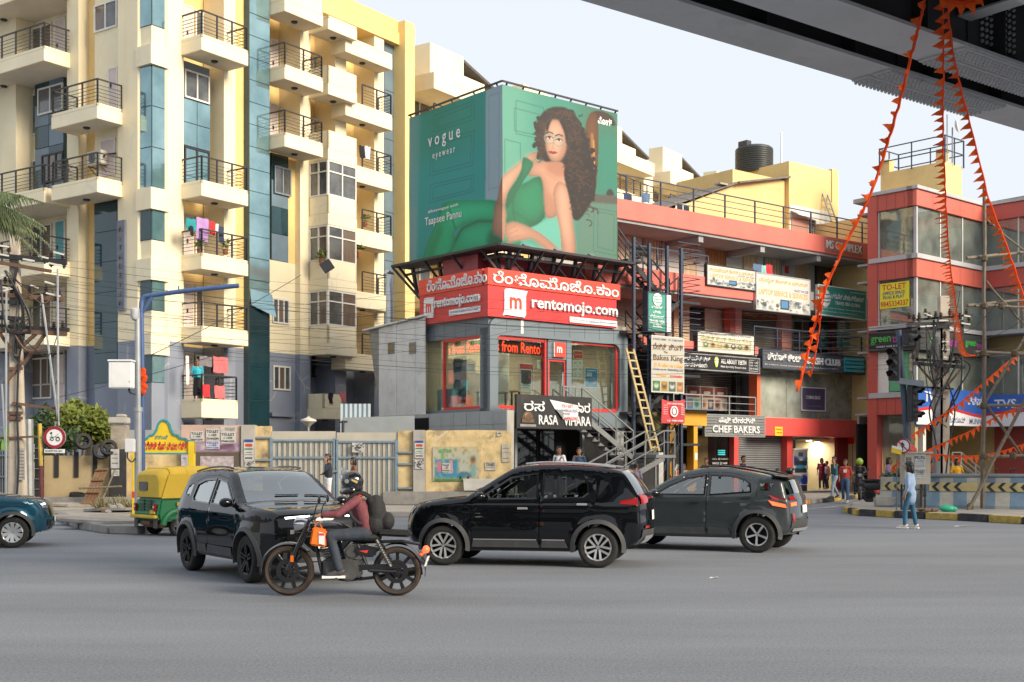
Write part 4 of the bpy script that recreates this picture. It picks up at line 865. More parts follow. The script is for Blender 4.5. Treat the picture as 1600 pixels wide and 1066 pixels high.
mb=MB();TF.box(mb,TF.hit(670),TF.hit(642),2.55,3.35,0.01,.03);TF.box(mb,TF.hit(642),TF.hit(670),2.5,3.4,.0,.03);TW.part('vent_panel',mb,M_DARKIN)
SHD=Thing('tin_shed','whitish tin sheet shed with a slanted side and two tiny windows','shed',(-.6,5,.15),R)
M_TIN=mat('weathered_tin',(.70,.71,.71),.55,.14,1.2,streak=.8,dirt=(.26,.25,.24),grime=.4)
SF=Face(R,'y',-.3);sL0,sL1,sR=SF.hit(592),SF.hit(577),SF.hit(664);zS=SF.z(620,652);zST=SF.z(620,506)
for i in range(5):
 a,c=sL0+(sR-sL0)*i/5,sL0+(sR-sL0)*(i+1)/5;mb=MB();o=.01*(i%2);t0=zST-.1+.16*i/5
 mb.prism([SF.P(a,zS,o),SF.P(c-.01,zS,o),SF.P(c-.01,t0+.06,o),SF.P(a,t0,o)],(.05,0,0));SHD.part('tin_sheet',mb,M_TIN)
mb=MB();mb.prism([SF.P(sL0+.3,zS,-.05),SF.P(sL0-.02,zS+.1,-.05),SF.P(sL1-.1,zST-.15,-.05),SF.P(sL0,zST-.1,-.05)],(.05,0,0));SHD.part('tin_sheet',mb,M_STEEL)
mb=MB();mb.prism([SF.P(sL1-.3,zST-.12,.15),SF.P(sR+.1,zST+.12,.15),SF.P(sR+.1,zST+.18,.15),SF.P(sL1-.3,zST-.06,.15)],(2.4,0,0));SHD.part('roof',mb,M_TIN)
for px in(612,645):a,c,z0,z1=SF.rect(px-5,px+5,535,553);mb=MB();SF.box(mb,a,c,z0,z1,.012,.04);w=SHD.part('window',mb,M_STEEL);mb=MB();SF.box(mb,a+.05,c-.05,z0+.05,z1-.05,.041,.046);SHD.part('pane',mb,M_DARKGL,w)
CP=SF.P(SF.hit(609,-.6),0,-.6);ch=MB();ch.tube([V((CP.x,CP.y,zST-.6)),V((CP.x,CP.y,SF.z(609,430,-.6))),V((CP.x-.1,CP.y+.15,SF.z(609,426,-.6)))],.16,12)
ct=Thing('chimney_pipe','silver chimney pipe rising from the tin shed','pipe',(CP.x,CP.y,zST-.6),R);ct.part('pipe',ch,M_ALU,smooth=40);ch=MB();z=SF.z(609,428,-.6);ch.lathe([(.2,z),(.0,z+.14)],12,(CP.x,CP.y,0));ct.part('cowl',ch,M_BLK)
YW=Thing('yard_wall','low plain cement wall right of the gate behind the yard','wall',at(535,783,46));a,c=at(535,690,46),at(650,690,46.5)
mb=MB();mb.prism([V((a.x,46,.15)),V((c.x,45.6,.15)),V((c.x,45.6,zat(650,46))),V((a.x,46,zat(653,46)))],(0,.2,0));YW.part('body',mb,M_TILEG)
TFN=Thing('tin_fence','short bluish corrugated tin fence behind the yard wall','fence',at(532,690,48))
for i in range(13):
 px=532+i*3.6;a=at(px,652,48);b=at(px+3.6,652,48);z1=zat(631,48);mb=MB();o=.05*(i%2);mb.prism([V((a.x,48+o,1.0)),V((b.x,48+.05-o,1.0)),V((b.x,48+.05-o,z1)),V((a.x,48+o,z1))],(0,.02,0));TFN.part('tin_sheet',mb,mat('pale_blue_tin',(.34,.42,.48),.5,.1,1,streak=.3))
M=Fr(4.52,52.9,38.7);MF=Face(M,'x')
XM=18.3
M_BAND=mat('coral_band',(.68,.165,.13),.6,.12,.8,streak=.4,dirt=(.35,.14,.12))
M_BAND2=mat('bright_red_band',(.72,.085,.075),.45,.1,.8,streak=.2)
M_GWALL=mat('pale_grey_wall',(.56,.57,.55),.85,.12,.8,streak=.5,dirt=(.3,.29,.27))
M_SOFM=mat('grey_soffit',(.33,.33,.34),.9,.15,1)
M_DOORW=mat('light_wood_door',(.62,.47,.30),.55,.2,2,stretch=(6,6,.6))
M_DOORO=mat('brown_shutter',(.42,.22,.08),.6,.3,2,stretch=(8,8,.8))
M_SHUT=mat('roller_shutter',(.27,.285,.30),.5,.15,1,metal=.3,grime=.4)
M_SHUTD=mat('old_roller_shutter',(.15,.135,.12),.6,.2,1,grime=.4)
M_SHUTW=mat('white_roller_shutter',(.62,.63,.63),.5,.1,1,grime=.3)
M_PIER=mat('pink_pier',(.62,.27,.23),.7,.12,1,streak=.3)
M_PIERO=mat('orange_red_pier',(.75,.15,.055),.6,.12,1,streak=.2)
M_YHOUSE=mat('yellow_roof_room',(.74,.56,.26),.85,.14,.6,streak=.5,dirt=(.40,.32,.22),grime=.3)
M_WWASH=mat('white_wash2',(.70,.69,.65),.85,.1,.8,streak=.4)
M_GLG=glass('dusty_glare_glass',(.80,.86,.80),.9,.12,1.1,.42)  # grey-green veil paints reflections as well as dust
CX=Thing('shop_complex','long two storey shop block with coral red floor bands and open galleries','building',(0,0,.15),M)
def cx(name,m,*boxes,parent=None,face=MF,**k):
 mb=MB()
 for b in boxes:face.box(mb,*b)
 return CX.part(name,mb,m,parent,**k)
h=lambda px,o=0.:MF.hit(px,o)
ZR0,ZR1,ZF2,ZF2b,ZF1,ZF1b,ZB1,ZB0=11.85,12.68,9.9,9.1,7.0,6.1,3.7,2.9
x6=h(1460,1.0)
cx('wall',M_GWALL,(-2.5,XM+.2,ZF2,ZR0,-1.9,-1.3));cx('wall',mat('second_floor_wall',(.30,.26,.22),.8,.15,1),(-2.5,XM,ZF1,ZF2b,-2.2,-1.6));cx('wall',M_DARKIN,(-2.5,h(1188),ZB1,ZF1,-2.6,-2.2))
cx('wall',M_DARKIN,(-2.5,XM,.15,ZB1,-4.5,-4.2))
cx('side_wall',mat('tan_side_wall',(.46,.36,.20),.85,.15,.8,streak=.5),(XM+.1,XM+.5,.15,ZR0,-9,-.1))
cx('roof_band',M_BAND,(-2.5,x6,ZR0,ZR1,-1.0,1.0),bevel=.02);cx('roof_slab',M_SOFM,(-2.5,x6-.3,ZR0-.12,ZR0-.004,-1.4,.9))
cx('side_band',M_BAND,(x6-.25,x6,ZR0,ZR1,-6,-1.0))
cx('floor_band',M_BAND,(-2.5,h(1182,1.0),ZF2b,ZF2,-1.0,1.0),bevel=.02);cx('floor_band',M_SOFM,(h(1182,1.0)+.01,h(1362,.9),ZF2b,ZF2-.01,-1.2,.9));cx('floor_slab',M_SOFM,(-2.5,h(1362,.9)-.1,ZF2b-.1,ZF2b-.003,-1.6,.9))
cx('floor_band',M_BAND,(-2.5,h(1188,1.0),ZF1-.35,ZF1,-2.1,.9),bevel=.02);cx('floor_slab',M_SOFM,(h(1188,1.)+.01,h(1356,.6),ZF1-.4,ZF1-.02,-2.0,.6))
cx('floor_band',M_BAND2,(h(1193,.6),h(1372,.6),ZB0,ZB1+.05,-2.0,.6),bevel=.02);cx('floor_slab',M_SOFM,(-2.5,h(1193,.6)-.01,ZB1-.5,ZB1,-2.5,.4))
for x in(4.2,8.4,12.6):cx('beam',M_SOFM,(x,x+.3,ZR0-.4,ZR0-.125,-1.29,.8))
def cwin(px0,px1,z0,z1,o,m,bars,fm):
 a,c=h(px0,o),h(px1,o);w=CX.part('window',(lambda b:(MF.box(b,a,c,z0,z1,o,o+.03),b)[1])(MB()),m)
 fr=MB();MF.box(fr,a-.06,a,z0-.06,z1+.06,o,o+.07);MF.box(fr,c,c+.06,z0-.06,z1+.06,o,o+.07);MF.box(fr,a,c,z0-.06,z0,o,o+.07);MF.box(fr,a,c,z1,z1+.06,o,o+.07);CX.part('frame',fr,fm,w)
 for i in range(bars):x=a+(c-a)*(i+.5)/bars;b=MB();MF.box(b,x-.012,x+.012,z0,z1,o+.035,o+.05);CX.part('grille_bar',b,fm,w)
def cdoor(px0,px1,z0,z1,o,m):
 a,c=h(px0,o),h(px1,o);d=cx('door',m,(a,c,z0,z1,o,o+.05));w=c-a
 for i in(0,1):
  for k in(0,1):b=MB();MF.box(b,a+w*(.12+.42*i),a+w*(.46+.42*i),z0+.2+.95*k,z0+.95+.95*k,o+.05,o+.065);CX.part('door_panel',b,m,d)
 b=MB();MF.box(b,c-.14,c-.08,z0+.95,z0+1.1,o+.05,o+.1);CX.part('handle',b,M_BLK,d)
 b=MB();MF.box(b,a-.07,a,z0,z1+.07,o,o+.08);MF.box(b,c,c+.07,z0,z1+.07,o,o+.08);MF.box(b,a,c,z1,z1+.07,o,o+.08);CX.part('door_frame',b,M_DOORW,d)
o=-1.29;z0=ZF2+.02
for px0,px1 in((966,986),(1067,1086),(1162,1180),(1244,1260)):cdoor(px0,px1,z0,z0+2.0,o,M_DOORW)
for px0,px1,m_,fm in((1005,1032,M_DOORW,M_STEEL),(1104,1132,M_DOORO,M_DOORO),(1194,1219,M_DOORW,M_STEEL),(1274,1297,M_CURT,M_BLK)):cwin(px0,px1,z0+.75,z0+1.98,o,m_,6,fm)
cx('notice_plate',M_SRED,(h(1226,o),h(1232,o),z0+1.2,z0+1.6,o,o+.03))
def crail(pts,z,hh=.95,bars=4,gap=1.6,m=M_DKBLUE,name='railing'):
 mb=MB()
 for a,c in zip(pts[:-1],pts[1:]):
  a,c=V(a),V(c);d=c-a;n=max(1,int(round(d.length/gap)))
  for i in range(n+1):p=a+d*(i/n);mb.box(p.x-.03,p.x+.03,p.y-.03,p.y+.03,z,z+hh)
  for k in range(bars):t=hh*(k+1)/bars;mb.beam(V((a.x,a.y,z+t)),V((c.x,c.y,z+t)),.05 if k==bars-1 else .028)
 return CX.part(name,mb,m)
crail([(h(985,.9),-.9,0),(h(1106,.9),-.9,0)],ZF2)
crail([(-2.4,-.9,0),(x6-.1,-.9,0),(x6-.1,2,0)],ZR1,1.05,4,2.1)
crail([(h(1178,.85),-.85,0),(h(1346,.85),-.85,0),(h(1346,.85),1,0)],ZF1,.95,2)
crail([(h(1052,.8),-.8,0),(h(1180,.8),-.8,0)],ZB1,.95,3,m=M_STEEL)
o=-1.55
for px0,px1,m_ in((1052,1076,M_DOORW),(1100,1140,mat('cream_partition',(.52,.47,.38),.7)),):
 cx('partition',m_,(h(px0,o),h(px1,o),ZF1,ZF2b-.15,o,o+.06))
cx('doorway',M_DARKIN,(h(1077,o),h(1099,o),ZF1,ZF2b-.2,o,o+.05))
cx('column',mat('red_column',(.42,.09,.07),.7,.15,1),(h(1141,-.9),h(1149,-.9),ZF1,ZF2b-.1,-1.3,-.9));cx('column',M_PIER,(h(1149.3,-.9),h(1159,-.9),ZF1,ZF2b-.1,-1.3,-.9));cx('column',M_PIER,(h(1222,-.9),h(1237,-.9),ZF1,ZF2b-.1,-1.3,-.9));cx('column',mat('red_column',(.42,.09,.07)),(h(1303,-.9),h(1310,-.9),ZF1,ZF2b-.1,-1.3,-.9))
def shutter(px0,px1,z0,z1,o,m,pitch=.11):
 a,c=h(px0,o),h(px1,o);s=cx('shutter',M_BLK,(a,c,z0,z1,o-.05,o-.02));n=int((z1-z0)/pitch)
 for i in range(n):
  z=z0+(z1-z0)*i/n;mb=MB();mb.prism([MF.P(a,z+.004,o-.02),MF.P(a,z+pitch*.5,o+.025),MF.P(a,z+pitch*.92,o-.01),MF.P(a,z+pitch*.92,o-.02)],(c-a,0,0));CX.part('slat',mb,m,s)
 return s
shutter(1160,1221,ZF1,ZF2b-.45,-1.3,M_SHUTD);
cx('shop_board',mat('dark_red_board',(.22,.05,.04),.6),(h(1158,-1.2),h(1222,-1.2),ZF2b-.45,ZF2b-.1,-1.3,-1.2))
text('ಮೊಬೈಲ್ ಸರ್ವೀಸ್',mat('gold_letter',(.55,.36,.06),.5),CX.o,MF.P(h(1162,-1.2),ZF2b-.4,-1.195),MF.r(),(0,0,1),h=.22,w=h(1215,-1.2)-h(1162,-1.2),depth=.01,off=CX.b)
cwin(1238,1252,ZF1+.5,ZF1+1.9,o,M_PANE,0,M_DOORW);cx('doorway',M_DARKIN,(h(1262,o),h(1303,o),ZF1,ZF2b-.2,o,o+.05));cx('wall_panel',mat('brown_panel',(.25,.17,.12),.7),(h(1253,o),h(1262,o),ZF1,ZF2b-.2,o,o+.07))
shutter(1068,1148,ZB1+1.35,ZF1-.9,-1.9,M_SHUTD);cx('shutter_box',mat('grey_box',(.3,.3,.3),.6),(h(1060,-1.8),h(1150,-1.8),ZF1-.9,ZF1-.4,-2.1,-1.7))
cx('grille_gate',M_DARKIN,(h(1150,-1.6),h(1182,-1.6),ZB1,ZF1-.5,-1.9,-1.7))
for i in range(8):a=h(1152,-1.6)+i*.11;cx('grille_bar',M_STEEL,(a,a+.03,ZB1,ZF1-1.0,-1.68,-1.64))
for k in range(6):cx('grille_bar',M_STEEL,(h(1151,-1.6),h(1162,-1.6),ZB1+.2+k*.35,ZB1+.225+k*.35,-1.639,-1.62))
cx('pier',mat('slate_blue_door',(.12,.14,.19)),(h(1170,-1.2),h(1182,-1.2),ZB1,ZF1-.5,-1.6,-1.2));cx('pier',M_PIERO,(h(1183,.0),h(1188.5,.0),ZB1,ZF1-.35,-.5,.0));cx('pier',M_PIER,(h(1346,.1),h(1353,.1),ZB1,ZF1-.35,-.5,.1))
gz0,gz1=ZB1+.06,6.05
cx('back_wall',mat('dusty_room_wall',(.62,.64,.58),.9,.15,.8),(h(1188),XM-.1,gz0,gz1+.4,-3.2,-3));cx('floor',mat('dusty_room_floor',(.35,.32,.28),.9),(h(1188),XM-.1,ZB1,gz0,-3,-.1));cx('partition',mat('dusty_room_wall',(.62,.64,.58)),(h(1212),h(1216),gz0,gz1+.3,-2.9,-1.2))
for i in range(4):
 a,c=h(1189)+(h(1346)-h(1189))*i/4,h(1189)+(h(1346)-h(1189))*(i+1)/4;cx('pane',M_GLG,(a+.015,c-.015,gz0,gz1,-.1,-.085))
cx('sill',mat('brass_sill',(.5,.42,.3),.5),(h(1189),h(1346),gz0-.02,gz0+.05,-.05,.02));cx('interior_column',M_WWASH,(h(1225,-1.5),h(1231,-1.5),gz0,gz1+.3,-1.8,-1.5))
T=Thing('packing_box','orange cardboard box behind the big dusty shop window','box',MF.P(h(1255,-.5),gz0,-.5),M);mb=MB();MF.box(mb,h(1249,-.5),h(1263,-.5),gz0,gz0+.55,-.9,-.5);T.part('carton',mb,mat('carton',(.52,.24,.12),.8));mb=MB();MF.box(mb,h(1255,-.5),h(1257,-.5),gz0+.55,gz0+.556,-.9,-.5);T.part('tape',mb,M_DOORW)
T=Thing('strip_bundle','heap of pale metal strips lying behind the big dusty shop window','strips',MF.P(h(1300,-.6),gz0,-.6),M)
for i in range(46):
 a=h(1266+random.uniform(0,25),-.7);L=random.uniform(1.5,3.2);mb=MB();z=gz0+.05+.75*random.random()*(1-abs(i-23)/46);mb.beam(MF.P(a,z+random.uniform(-.05,.3),-.5-random.random()),MF.P(a+L,z*1.0-random.uniform(0,.25),-.5-random.random()),.05,.03);T.part('strip',mb,mat('pale_strip',(.45,.46,.40),.5,.2,4))
hz=lambda px,py,o:MF.z(px,py,o)
o=-2.6
a,c,e=h(1146,o),h(1228,o),h(1284,-3.0)
ax0=h(1015,-2.6)
mb=MB();zt=hz(1146,290,o);zl=hz(1040,325,o)
YH=Thing('roof_room','yellow plastered roof room with a sloping sheet roof above the red gallery','roof room',(ax0,2.6,ZR1),M)
mb.prism([V((ax0,2.6,ZR1)),V((a,2.6,ZR1)),V((a,2.6,zt)),V((ax0,2.6,zl-.6))],(0,4,0));YH.part('wall',mb,M_YHOUSE)
mb=MB();mb.box(a+.001,c,2.65,6.5,ZR1,hz(1228,282,o));YH.part('wall',mb,M_YHOUSE)
mb=MB();mb.box(c+.002,e,2.4,6.6,ZR1,hz(1255,258,-2.5));YH.part('wall',mb,M_YHOUSE)
mb=MB();mb.box(c+.05,e-.1,2.38,2.4,ZR1,ZR1+2.3);YH.part('painted_panel',mb,M_WWASH)
mb=MB();mb.prism([V((ax0-.3,2.4,zl-.5)),V((a,2.3,zt+.05)),V((a,6.8,zt+.05)),V((ax0-.3,6.8,zl-.5))],(0,0,.09));YH.part('roof_sheet',mb,mat('asbestos_sheet',(.17,.16,.15),.9,.3,3,grime=.5));mb=MB();mb.prism([V((a+.002,2.2,zt+.06)),V((c+.1,2.35,hz(1228,280,o)+.05)),V((c+.1,6.8,hz(1228,280,o)+.05)),V((a+.002,6.8,zt+.06))],(0,0,.09));YH.part('roof_sheet',mb,mat('asbestos_sheet',(.17,.16,.15)))
FY=Face(M,'x',2.4);
d=(lambda b:(FY.box(b,c+.15,c+1.5,ZR1,ZR1+1.65,.02,.06),YH.part('door',b,mat('pink_door',(.48,.24,.18),.7,.15,1)))[1])(MB())
b=MB();FY.box(b,c+1.45,c+2.1,ZR1+.5,ZR1+1.65,.02,.05);w=YH.part('window',b,M_DARKIN)
for i in range(5):b=MB();FY.box(b,c+1.5+i*.13,c+1.53+i*.13,ZR1+.5,ZR1+1.65,.051,.07);YH.part('grille_bar',b,M_WFR,w)
b=MB();b.prism([FY.P(c+.1,ZR1+1.95,.05),FY.P(c+2.2,ZR1+1.7,.05),FY.P(c+2.3,ZR1+1.5,.5),FY.P(c+.1,ZR1+1.72,.5)],(0,0,.04));YH.part('awning',b,M_WWASH)
FYW=Face(M,'x',2.6);b=MB();FYW.box(b,FYW.hit(1055,.02),FYW.hit(1076,.02),ZR1+.3,ZR1+1.35,.0,.04);w=YH.part('window',b,M_WFR)
for i in(0,1):b=MB();x0=FYW.hit(1055)+.08+i*.45;FYW.box(b,x0,x0+.38,ZR1+.38,ZR1+1.27,.041,.05);YH.part('pane',b,M_DARKGL,w)
b=MB();FYW.box(b,FYW.hit(1116),FYW.hit(1128),ZR1+2.55,ZR1+2.63,0,.4);YH.part('ledge',b,M_CONC)
tc=V((h(1192,-4.6),5.2,0));D_=M.D(tc.x,tc.y);zb=zat(272,D_);zt=zat(232,D_);r=.5*59/F*D_
prof=[(0,zb),(r,zb)]
n=11
for i in range(n):z=zb+(zt-zb)*.9*i/n;dz=(zt-zb)*.9/n;prof+=[(r,z+.02),(r*.965,z+dz*.45),(r*.965,z+dz*.6),(r,z+dz*.95)]
prof+=[(r*.97,zt-.05),(r*.8,zt+.05),(0,zt+.12)]
T=Thing('water_tank','black ribbed plastic water tank standing on the yellow roof room','tank',(tc.x,tc.y,zb),M);mb=MB();mb.lathe(prof,32,(tc.x,tc.y,0));T.part('tank',mb,mat('tank_plastic',(.035,.04,.045),.45,.2,1,spec=.5),smooth=30)
for sx in(-.75,.72):mb=MB();mb.box(tc.x+r*sx-.18,tc.x+r*sx+.18,tc.y-.3,tc.y+.3,zt-.15,zt+.25);T.part('lifting_lug',mb,mat('tank_plastic',(.035,.04,.045)))
mb=MB();mb.tube([V((tc.x+r*.9,tc.y-r-.1,zb-.5)),V((tc.x+r*.9,tc.y-r-.1,zt+.75))],.05,8);mb.beam(V((tc.x+r*.9-.12,tc.y-r-.1,zt+.7)),V((tc.x+r*.9+.12,tc.y-r-.1,zt+.8)),.04);T.part('vent_pipe',mb,M_ALU)
T=Thing('roof_ladder','dark steel roof ladder leaning on a small yellow stub wall','ladder',(h(1300,-1),1.,ZR1),M)
la,lb=V((h(1318,-1.0),1.,ZR1)),V((h(1289,-2.4),2.4,hz(1289,303,-2.4)))
for s in(-.22,.22):mb=MB();mb.beam(la+V((s,0,0)),lb+V((s,0,0)),.05);T.part('rail',mb,M_STEEL)
for i in range(1,11):p=la+(lb-la)*(i/11);mb=MB();mb.beam(p+V((-.22,0,0)),p+V((.22,0,0)),.035);T.part('rung',mb,M_STEEL)
mb=MB();mb.box(h(1284,-3)+.003,h(1310,-2.6),2.6,4.5,ZR1,hz(1297,290,-2.6)-.9);mb.box(h(1300,-2.6),h(1310,-2.6)-.003,2.598,4.4,ZR1,hz(1300,264,-2.6));solo('stub_wall',mb,M_YHOUSE,'small yellow stub wall on the roof behind the ladder','wall',(h(1297,-2.6),3,ZR1),M)
mb=MB();MF.box(mb,h(1289,1.02),h(1348,1.02),ZR0+.12,ZR1-.1,1.0,1.03);CX.part('name_panel',mb,mat('name_panel',(.48,.16,.12),.6))
text('MS COMPLEX',M_WWASH,CX.o,MF.P(h(1291,1.03),ZR0+.24,1.031),MF.r(),(0,0,1),h=.40,w=h(1346,1.03)-h(1291,1.03),bold=.005,depth=.04,off=CX.b)
o=-.9
cx('post',M_BAND2,(h(1147,0),h(1154,0),.15,ZB0+.4,-.4,0.));cx('post',M_BAND2,(h(1230,0),h(1238.5,0),.15,ZB0,-.4,0.))
shutter(1154,1230,.2,ZB0,-.35,M_SHUT,.1)
cx('shutter_hood',M_SHUT,(h(1154,-.2),h(1230,-.2),ZB0-.0,ZB0+.45,-.5,-.2))
cx('shop_interior',mat('white_shop_wall',(.55,.55,.54),.7,.08,1),(h(1238,-3),h(1322,-3),.15,ZB0,-4.1,-4));cx('shop_ceiling',M_SOFM,(h(1238),h(1309),ZB0-.1,ZB0-.01,-4,-.5));cx('shop_floor',M_KERB,(h(1238),h(1309),.16,.22,-4,0.3))
cx('side_panel',M_DARKIN,(h(1238.6),h(1238.6)+.1,.22,ZB0-.1,-4,-.4));cx('side_panel',mat('maroon_panel',(.32,.02,.03),.5,.1,1),(h(1309,-.3),h(1333,-.3),.2,ZB0,-.5,-.3))
shutter(1333,1355,.2,2.55,.0,M_SHUTW,.09);cx('red_panel',mat('signal_red',(.80,.012,.012),.4,.06,1),(h(1333,.05),h(1373,.05),2.58,ZB0+.55,-.5,.05));cx('red_panel',mat('signal_red',(.80,.012,.012)),(h(1367,.3),h(1374,.3),.9,ZB0+.5,-.4,.3))
d=cx('door',M_WPLAST,(h(1356,.0),h(1371,.0),.2,2.55,-.2,.0));b=MB();MF.box(b,h(1358,.0),h(1359.5,0),1.1,1.35,0,.06);CX.part('handle',b,M_BLK,d)
cx('tube_lamp',mat('tube_light',(1.,.98,.95),.4,0,1,emit=5.),(h(1262,-2.5),h(1285,-2.5),ZB0-.16,ZB0-.12,-2.6,-2.55))
lt=bpy.data.lights.new('shop_tube_light','AREA');lt.shape='RECTANGLE';lt.size=2.2;lt.size_y=.3;lt.energy=90;lo=bpy.data.objects.new('shop_tube_light',lt);COL.objects.link(lo);q=M.w(h(1273,-2.2),2.2);lo.location=(q[0],q[1],ZB0-.2);lo.rotation_euler=(0,0,M.a)
cx('dark_front',M_DARKGL,(h(1090),h(1147),.2,ZB0,-.4,-.3));cx('brass_panel',mat('bronze_panel',(.22,.15,.06),.35,.25,1.5,metal=.4),(h(1090,-.28),h(1106,-.28),.5,ZB0,-.3,-.28))
for k,(s,w_)in enumerate((('cake @ bakers',1.3),('98450 22 444',1.2),('chefbakers.in',1.5),('44555',.7))):text(s,M_LETW,CX.o,MF.P(h(1113,-.29),1.75-k*.2,-.295),MF.r(),(0,0,1),h=.1,w=w_*.85,depth=.004,off=CX.b)
for k in range(3):cx('teal_stripe',mat('teal_light',(.05,.55,.55),.5,0,1,emit=.4),(h(1122,-.29),h(1133,-.29),1.98+k*.09,2.04+k*.09,-.3,-.29))
def board(px0,px1,py0,py1,out,th,name,label,face_m,fr=MF,edge=None,cat='sign'):
 a,c,z0,z1=fr.rect(px0,px1,py0,py1,out);T=Thing(name,label,cat,fr.P((a+c)/2,z0,out),fr.fr)
 mb=MB();fr.box(mb,a,c,z0,z1,out-th,out);T.part('panel',mb,face_m)
 if edge:
  e=MB();w=.05;fr.box(e,a-w,a,z0-w,z1+w,out-th-.01,out+.02);fr.box(e,c,c+w,z0-w,z1+w,out-th-.01,out+.02);fr.box(e,a,c,z0-w,z0,out-th-.01,out+.02);fr.box(e,a,c,z1,z1+w,out-th-.01,out+.02);T.part('frame',e,edge)
 T.g=(a,c,z0,z1,out,fr);return T
def wr(T,s,m,u0,u1,v0,v1,bold=.01,depth=.006,o=0.003):
 """text in the board's own 0..1 coordinates"""
 a,c,z0,z1,out,fr=T.g;w,H=c-a,z1-z0
 return text(s,m,T.o,fr.P(a+w*u0,z0+H*v0,out+o),fr.r(),(0,0,1),h=H*(v1-v0),w=w*(u1-u0),bold=bold,depth=depth,off=T.b)
def pr(T,pic,m=.02,o=.004):
 a,c,z0,z1,out,fr=T.g;link('print',panel_mesh('print',pic,fr.P(a+m,z0+m,out+o)-T.b,fr.r()*(c-a-2*m),(0,0,z1-z0-2*m)),T.o)
M_GOLD=mat('orange_print',(.70,.36,.05),.6);M_NAVY=mat('navy_print',(.06,.08,.28),.6);M_TEALS=mat('green_sign',(.05,.28,.22),.5,.1,1,streak=.15);M_OLIVE=mat('olive_print',(.40,.38,.13),.6)
def rep_pic(w,hh):
 P=Pic(w,hh,'f0efea');r_=np.random.RandomState(w);y0=int(hh*.70)
 for i in range(60):x=r_.randint(0,w);y=y0+r_.randint(0,hh-y0);P.ell(x,y,1+4*r_.rand(),1+3*r_.rand(),['8a9596','c5cccb','4a5254','a9b9bf','6e7b80'][i%5],0,.8,r_.rand()*3)
 P.rect(w*.44,y0-2,w*.60,hh-3,'3a4656');P.rect(w*.46,y0,w*.58,hh-6,'5f9fd8');return P
b1=board(1105,1181,419,449,1.08,.14,'repair_shop_board','framed repair shop banner with brown lettering and gadget pictures left of the taller one',M_LETW,edge=M_BLK);pr(b1,rep_pic(90,40));wr(b1,'ಲ್ಯಾಪ್ಟಾಪ್ ಸೇಲ್ಸ್ & ಸರ್ವೀಸ್',M_GOLD,.04,.95,.68,.9);wr(b1,'LAPTOP SERVICE & REPAIR',M_GOLD,.06,.96,.38,.58);wr(b1,'96327 44 228',M_NAVY,.62,.96,.6,.66)
b2=board(1182,1265,433,487,1.12,.14,'repair_shop_board','taller white repair shop banner with brown lettering beside the green visa board',M_LETW,edge=M_ALU);pr(b2,rep_pic(96,62));wr(b2,'ಮೊಬೈಲ್ ಸೇಲ್ಸ್ & ಸರ್ವೀಸ್',M_GOLD,.04,.96,.74,.90);wr(b2,'LAPTOP SERVICE & SERVICES',M_GOLD,.04,.96,.42,.58);wr(b2,'96327 44 228',M_NAVY,.70,.97,.61,.68)
def globe(T,u,v,r_,m=M_LETW):
 a,c,z0,z1,out,fr=T.g;c0=fr.P(a+(c-a)*u,z0+(z1-z0)*v,out+.012);mb=MB();mb.lathe([(0,0),(r_,0),(r_,.02),(0,.02)],24,c0+V((0,0,0)),fr.P(0,0,1)-fr.P(0,0,0));g_=T.part('globe_emblem',mb,m)
 for k,zz in enumerate((.45,.0,-.42)):
  P0=[];n_=fr.P(0,0,1)-fr.P(0,0,0);rr_=fr.r()
  L_=r_*math.sqrt(1-zz*zz)*.92;b=MB();b.prism([c0+n_*.021+rr_*(L_*t)+V((0,0,r_*(zz-.1*(1-t*t))))for t in np.linspace(-1,1,7)]+[c0+n_*.021+rr_*(L_*t)+V((0,0,r_*(zz+.13-.1*(1-t*t))))for t in np.linspace(1,-1,7)],n_*.006);T.part('globe_band',b,M_TEALS,g_)
b3=board(1279,1353,451,495,1.12,.14,'visa_board','wide green visa agency board with white lettering and globe emblem',M_TEALS,edge=M_WWASH);globe(b3,.13,.58,.42);wr(b3,'ಟ್ರಾವೆಲ್ ವೀಸಾ ಗ್ಲೋಬಲ್',M_LETW,.26,.96,.60,.80,.02);wr(b3,'TRAVEL VISA GLOBAL',M_LETW,.34,.88,.40,.52,.02);wr(b3,'Passports  Visas  Air Ticketing  Tours  Hotels & Insurance',M_LETW,.05,.97,.22,.28,0);wr(b3,'No.32 Upstairs, Outer Ring Road',M_LETW,.05,.8,.1,.15,0);wr(b3,'+91 87220 00 786',M_LETW,.66,.98,.88,.93,0)
b4=board(1309,1341,504,545,-.2,.05,'visa_poster','smaller pale green visa poster below the wide green board',mat('pale_green_sign',(.16,.42,.36),.5));globe(b4,.2,.82,.3);wr(b4,'ವೀಸಾ',M_LETW,.45,.8,.78,.90,.02);wr(b4,'ಗ್ಲೋಬಲ್',M_LETW,.36,.95,.60,.72,.02);wr(b4,'TRAVEL VISA',M_LETW,.08,.94,.40,.52,.02);wr(b4,'GLOBAL',M_LETW,.28,.8,.25,.37,.02);wr(b4,'Call 87220 00786',M_LETW,.1,.9,.08,.13,0)
b5=board(1276,1293,507,545,-.9,.05,'visa_standee','dark green visa standee with oval globe inside the gallery',M_TEALS);globe(b5,.5,.62,.27);wr(b5,'TRAVEL VISA',M_LETW,.15,.85,.2,.27,.01);wr(b5,'GLOBAL',M_LETW,.25,.75,.1,.17,.01)
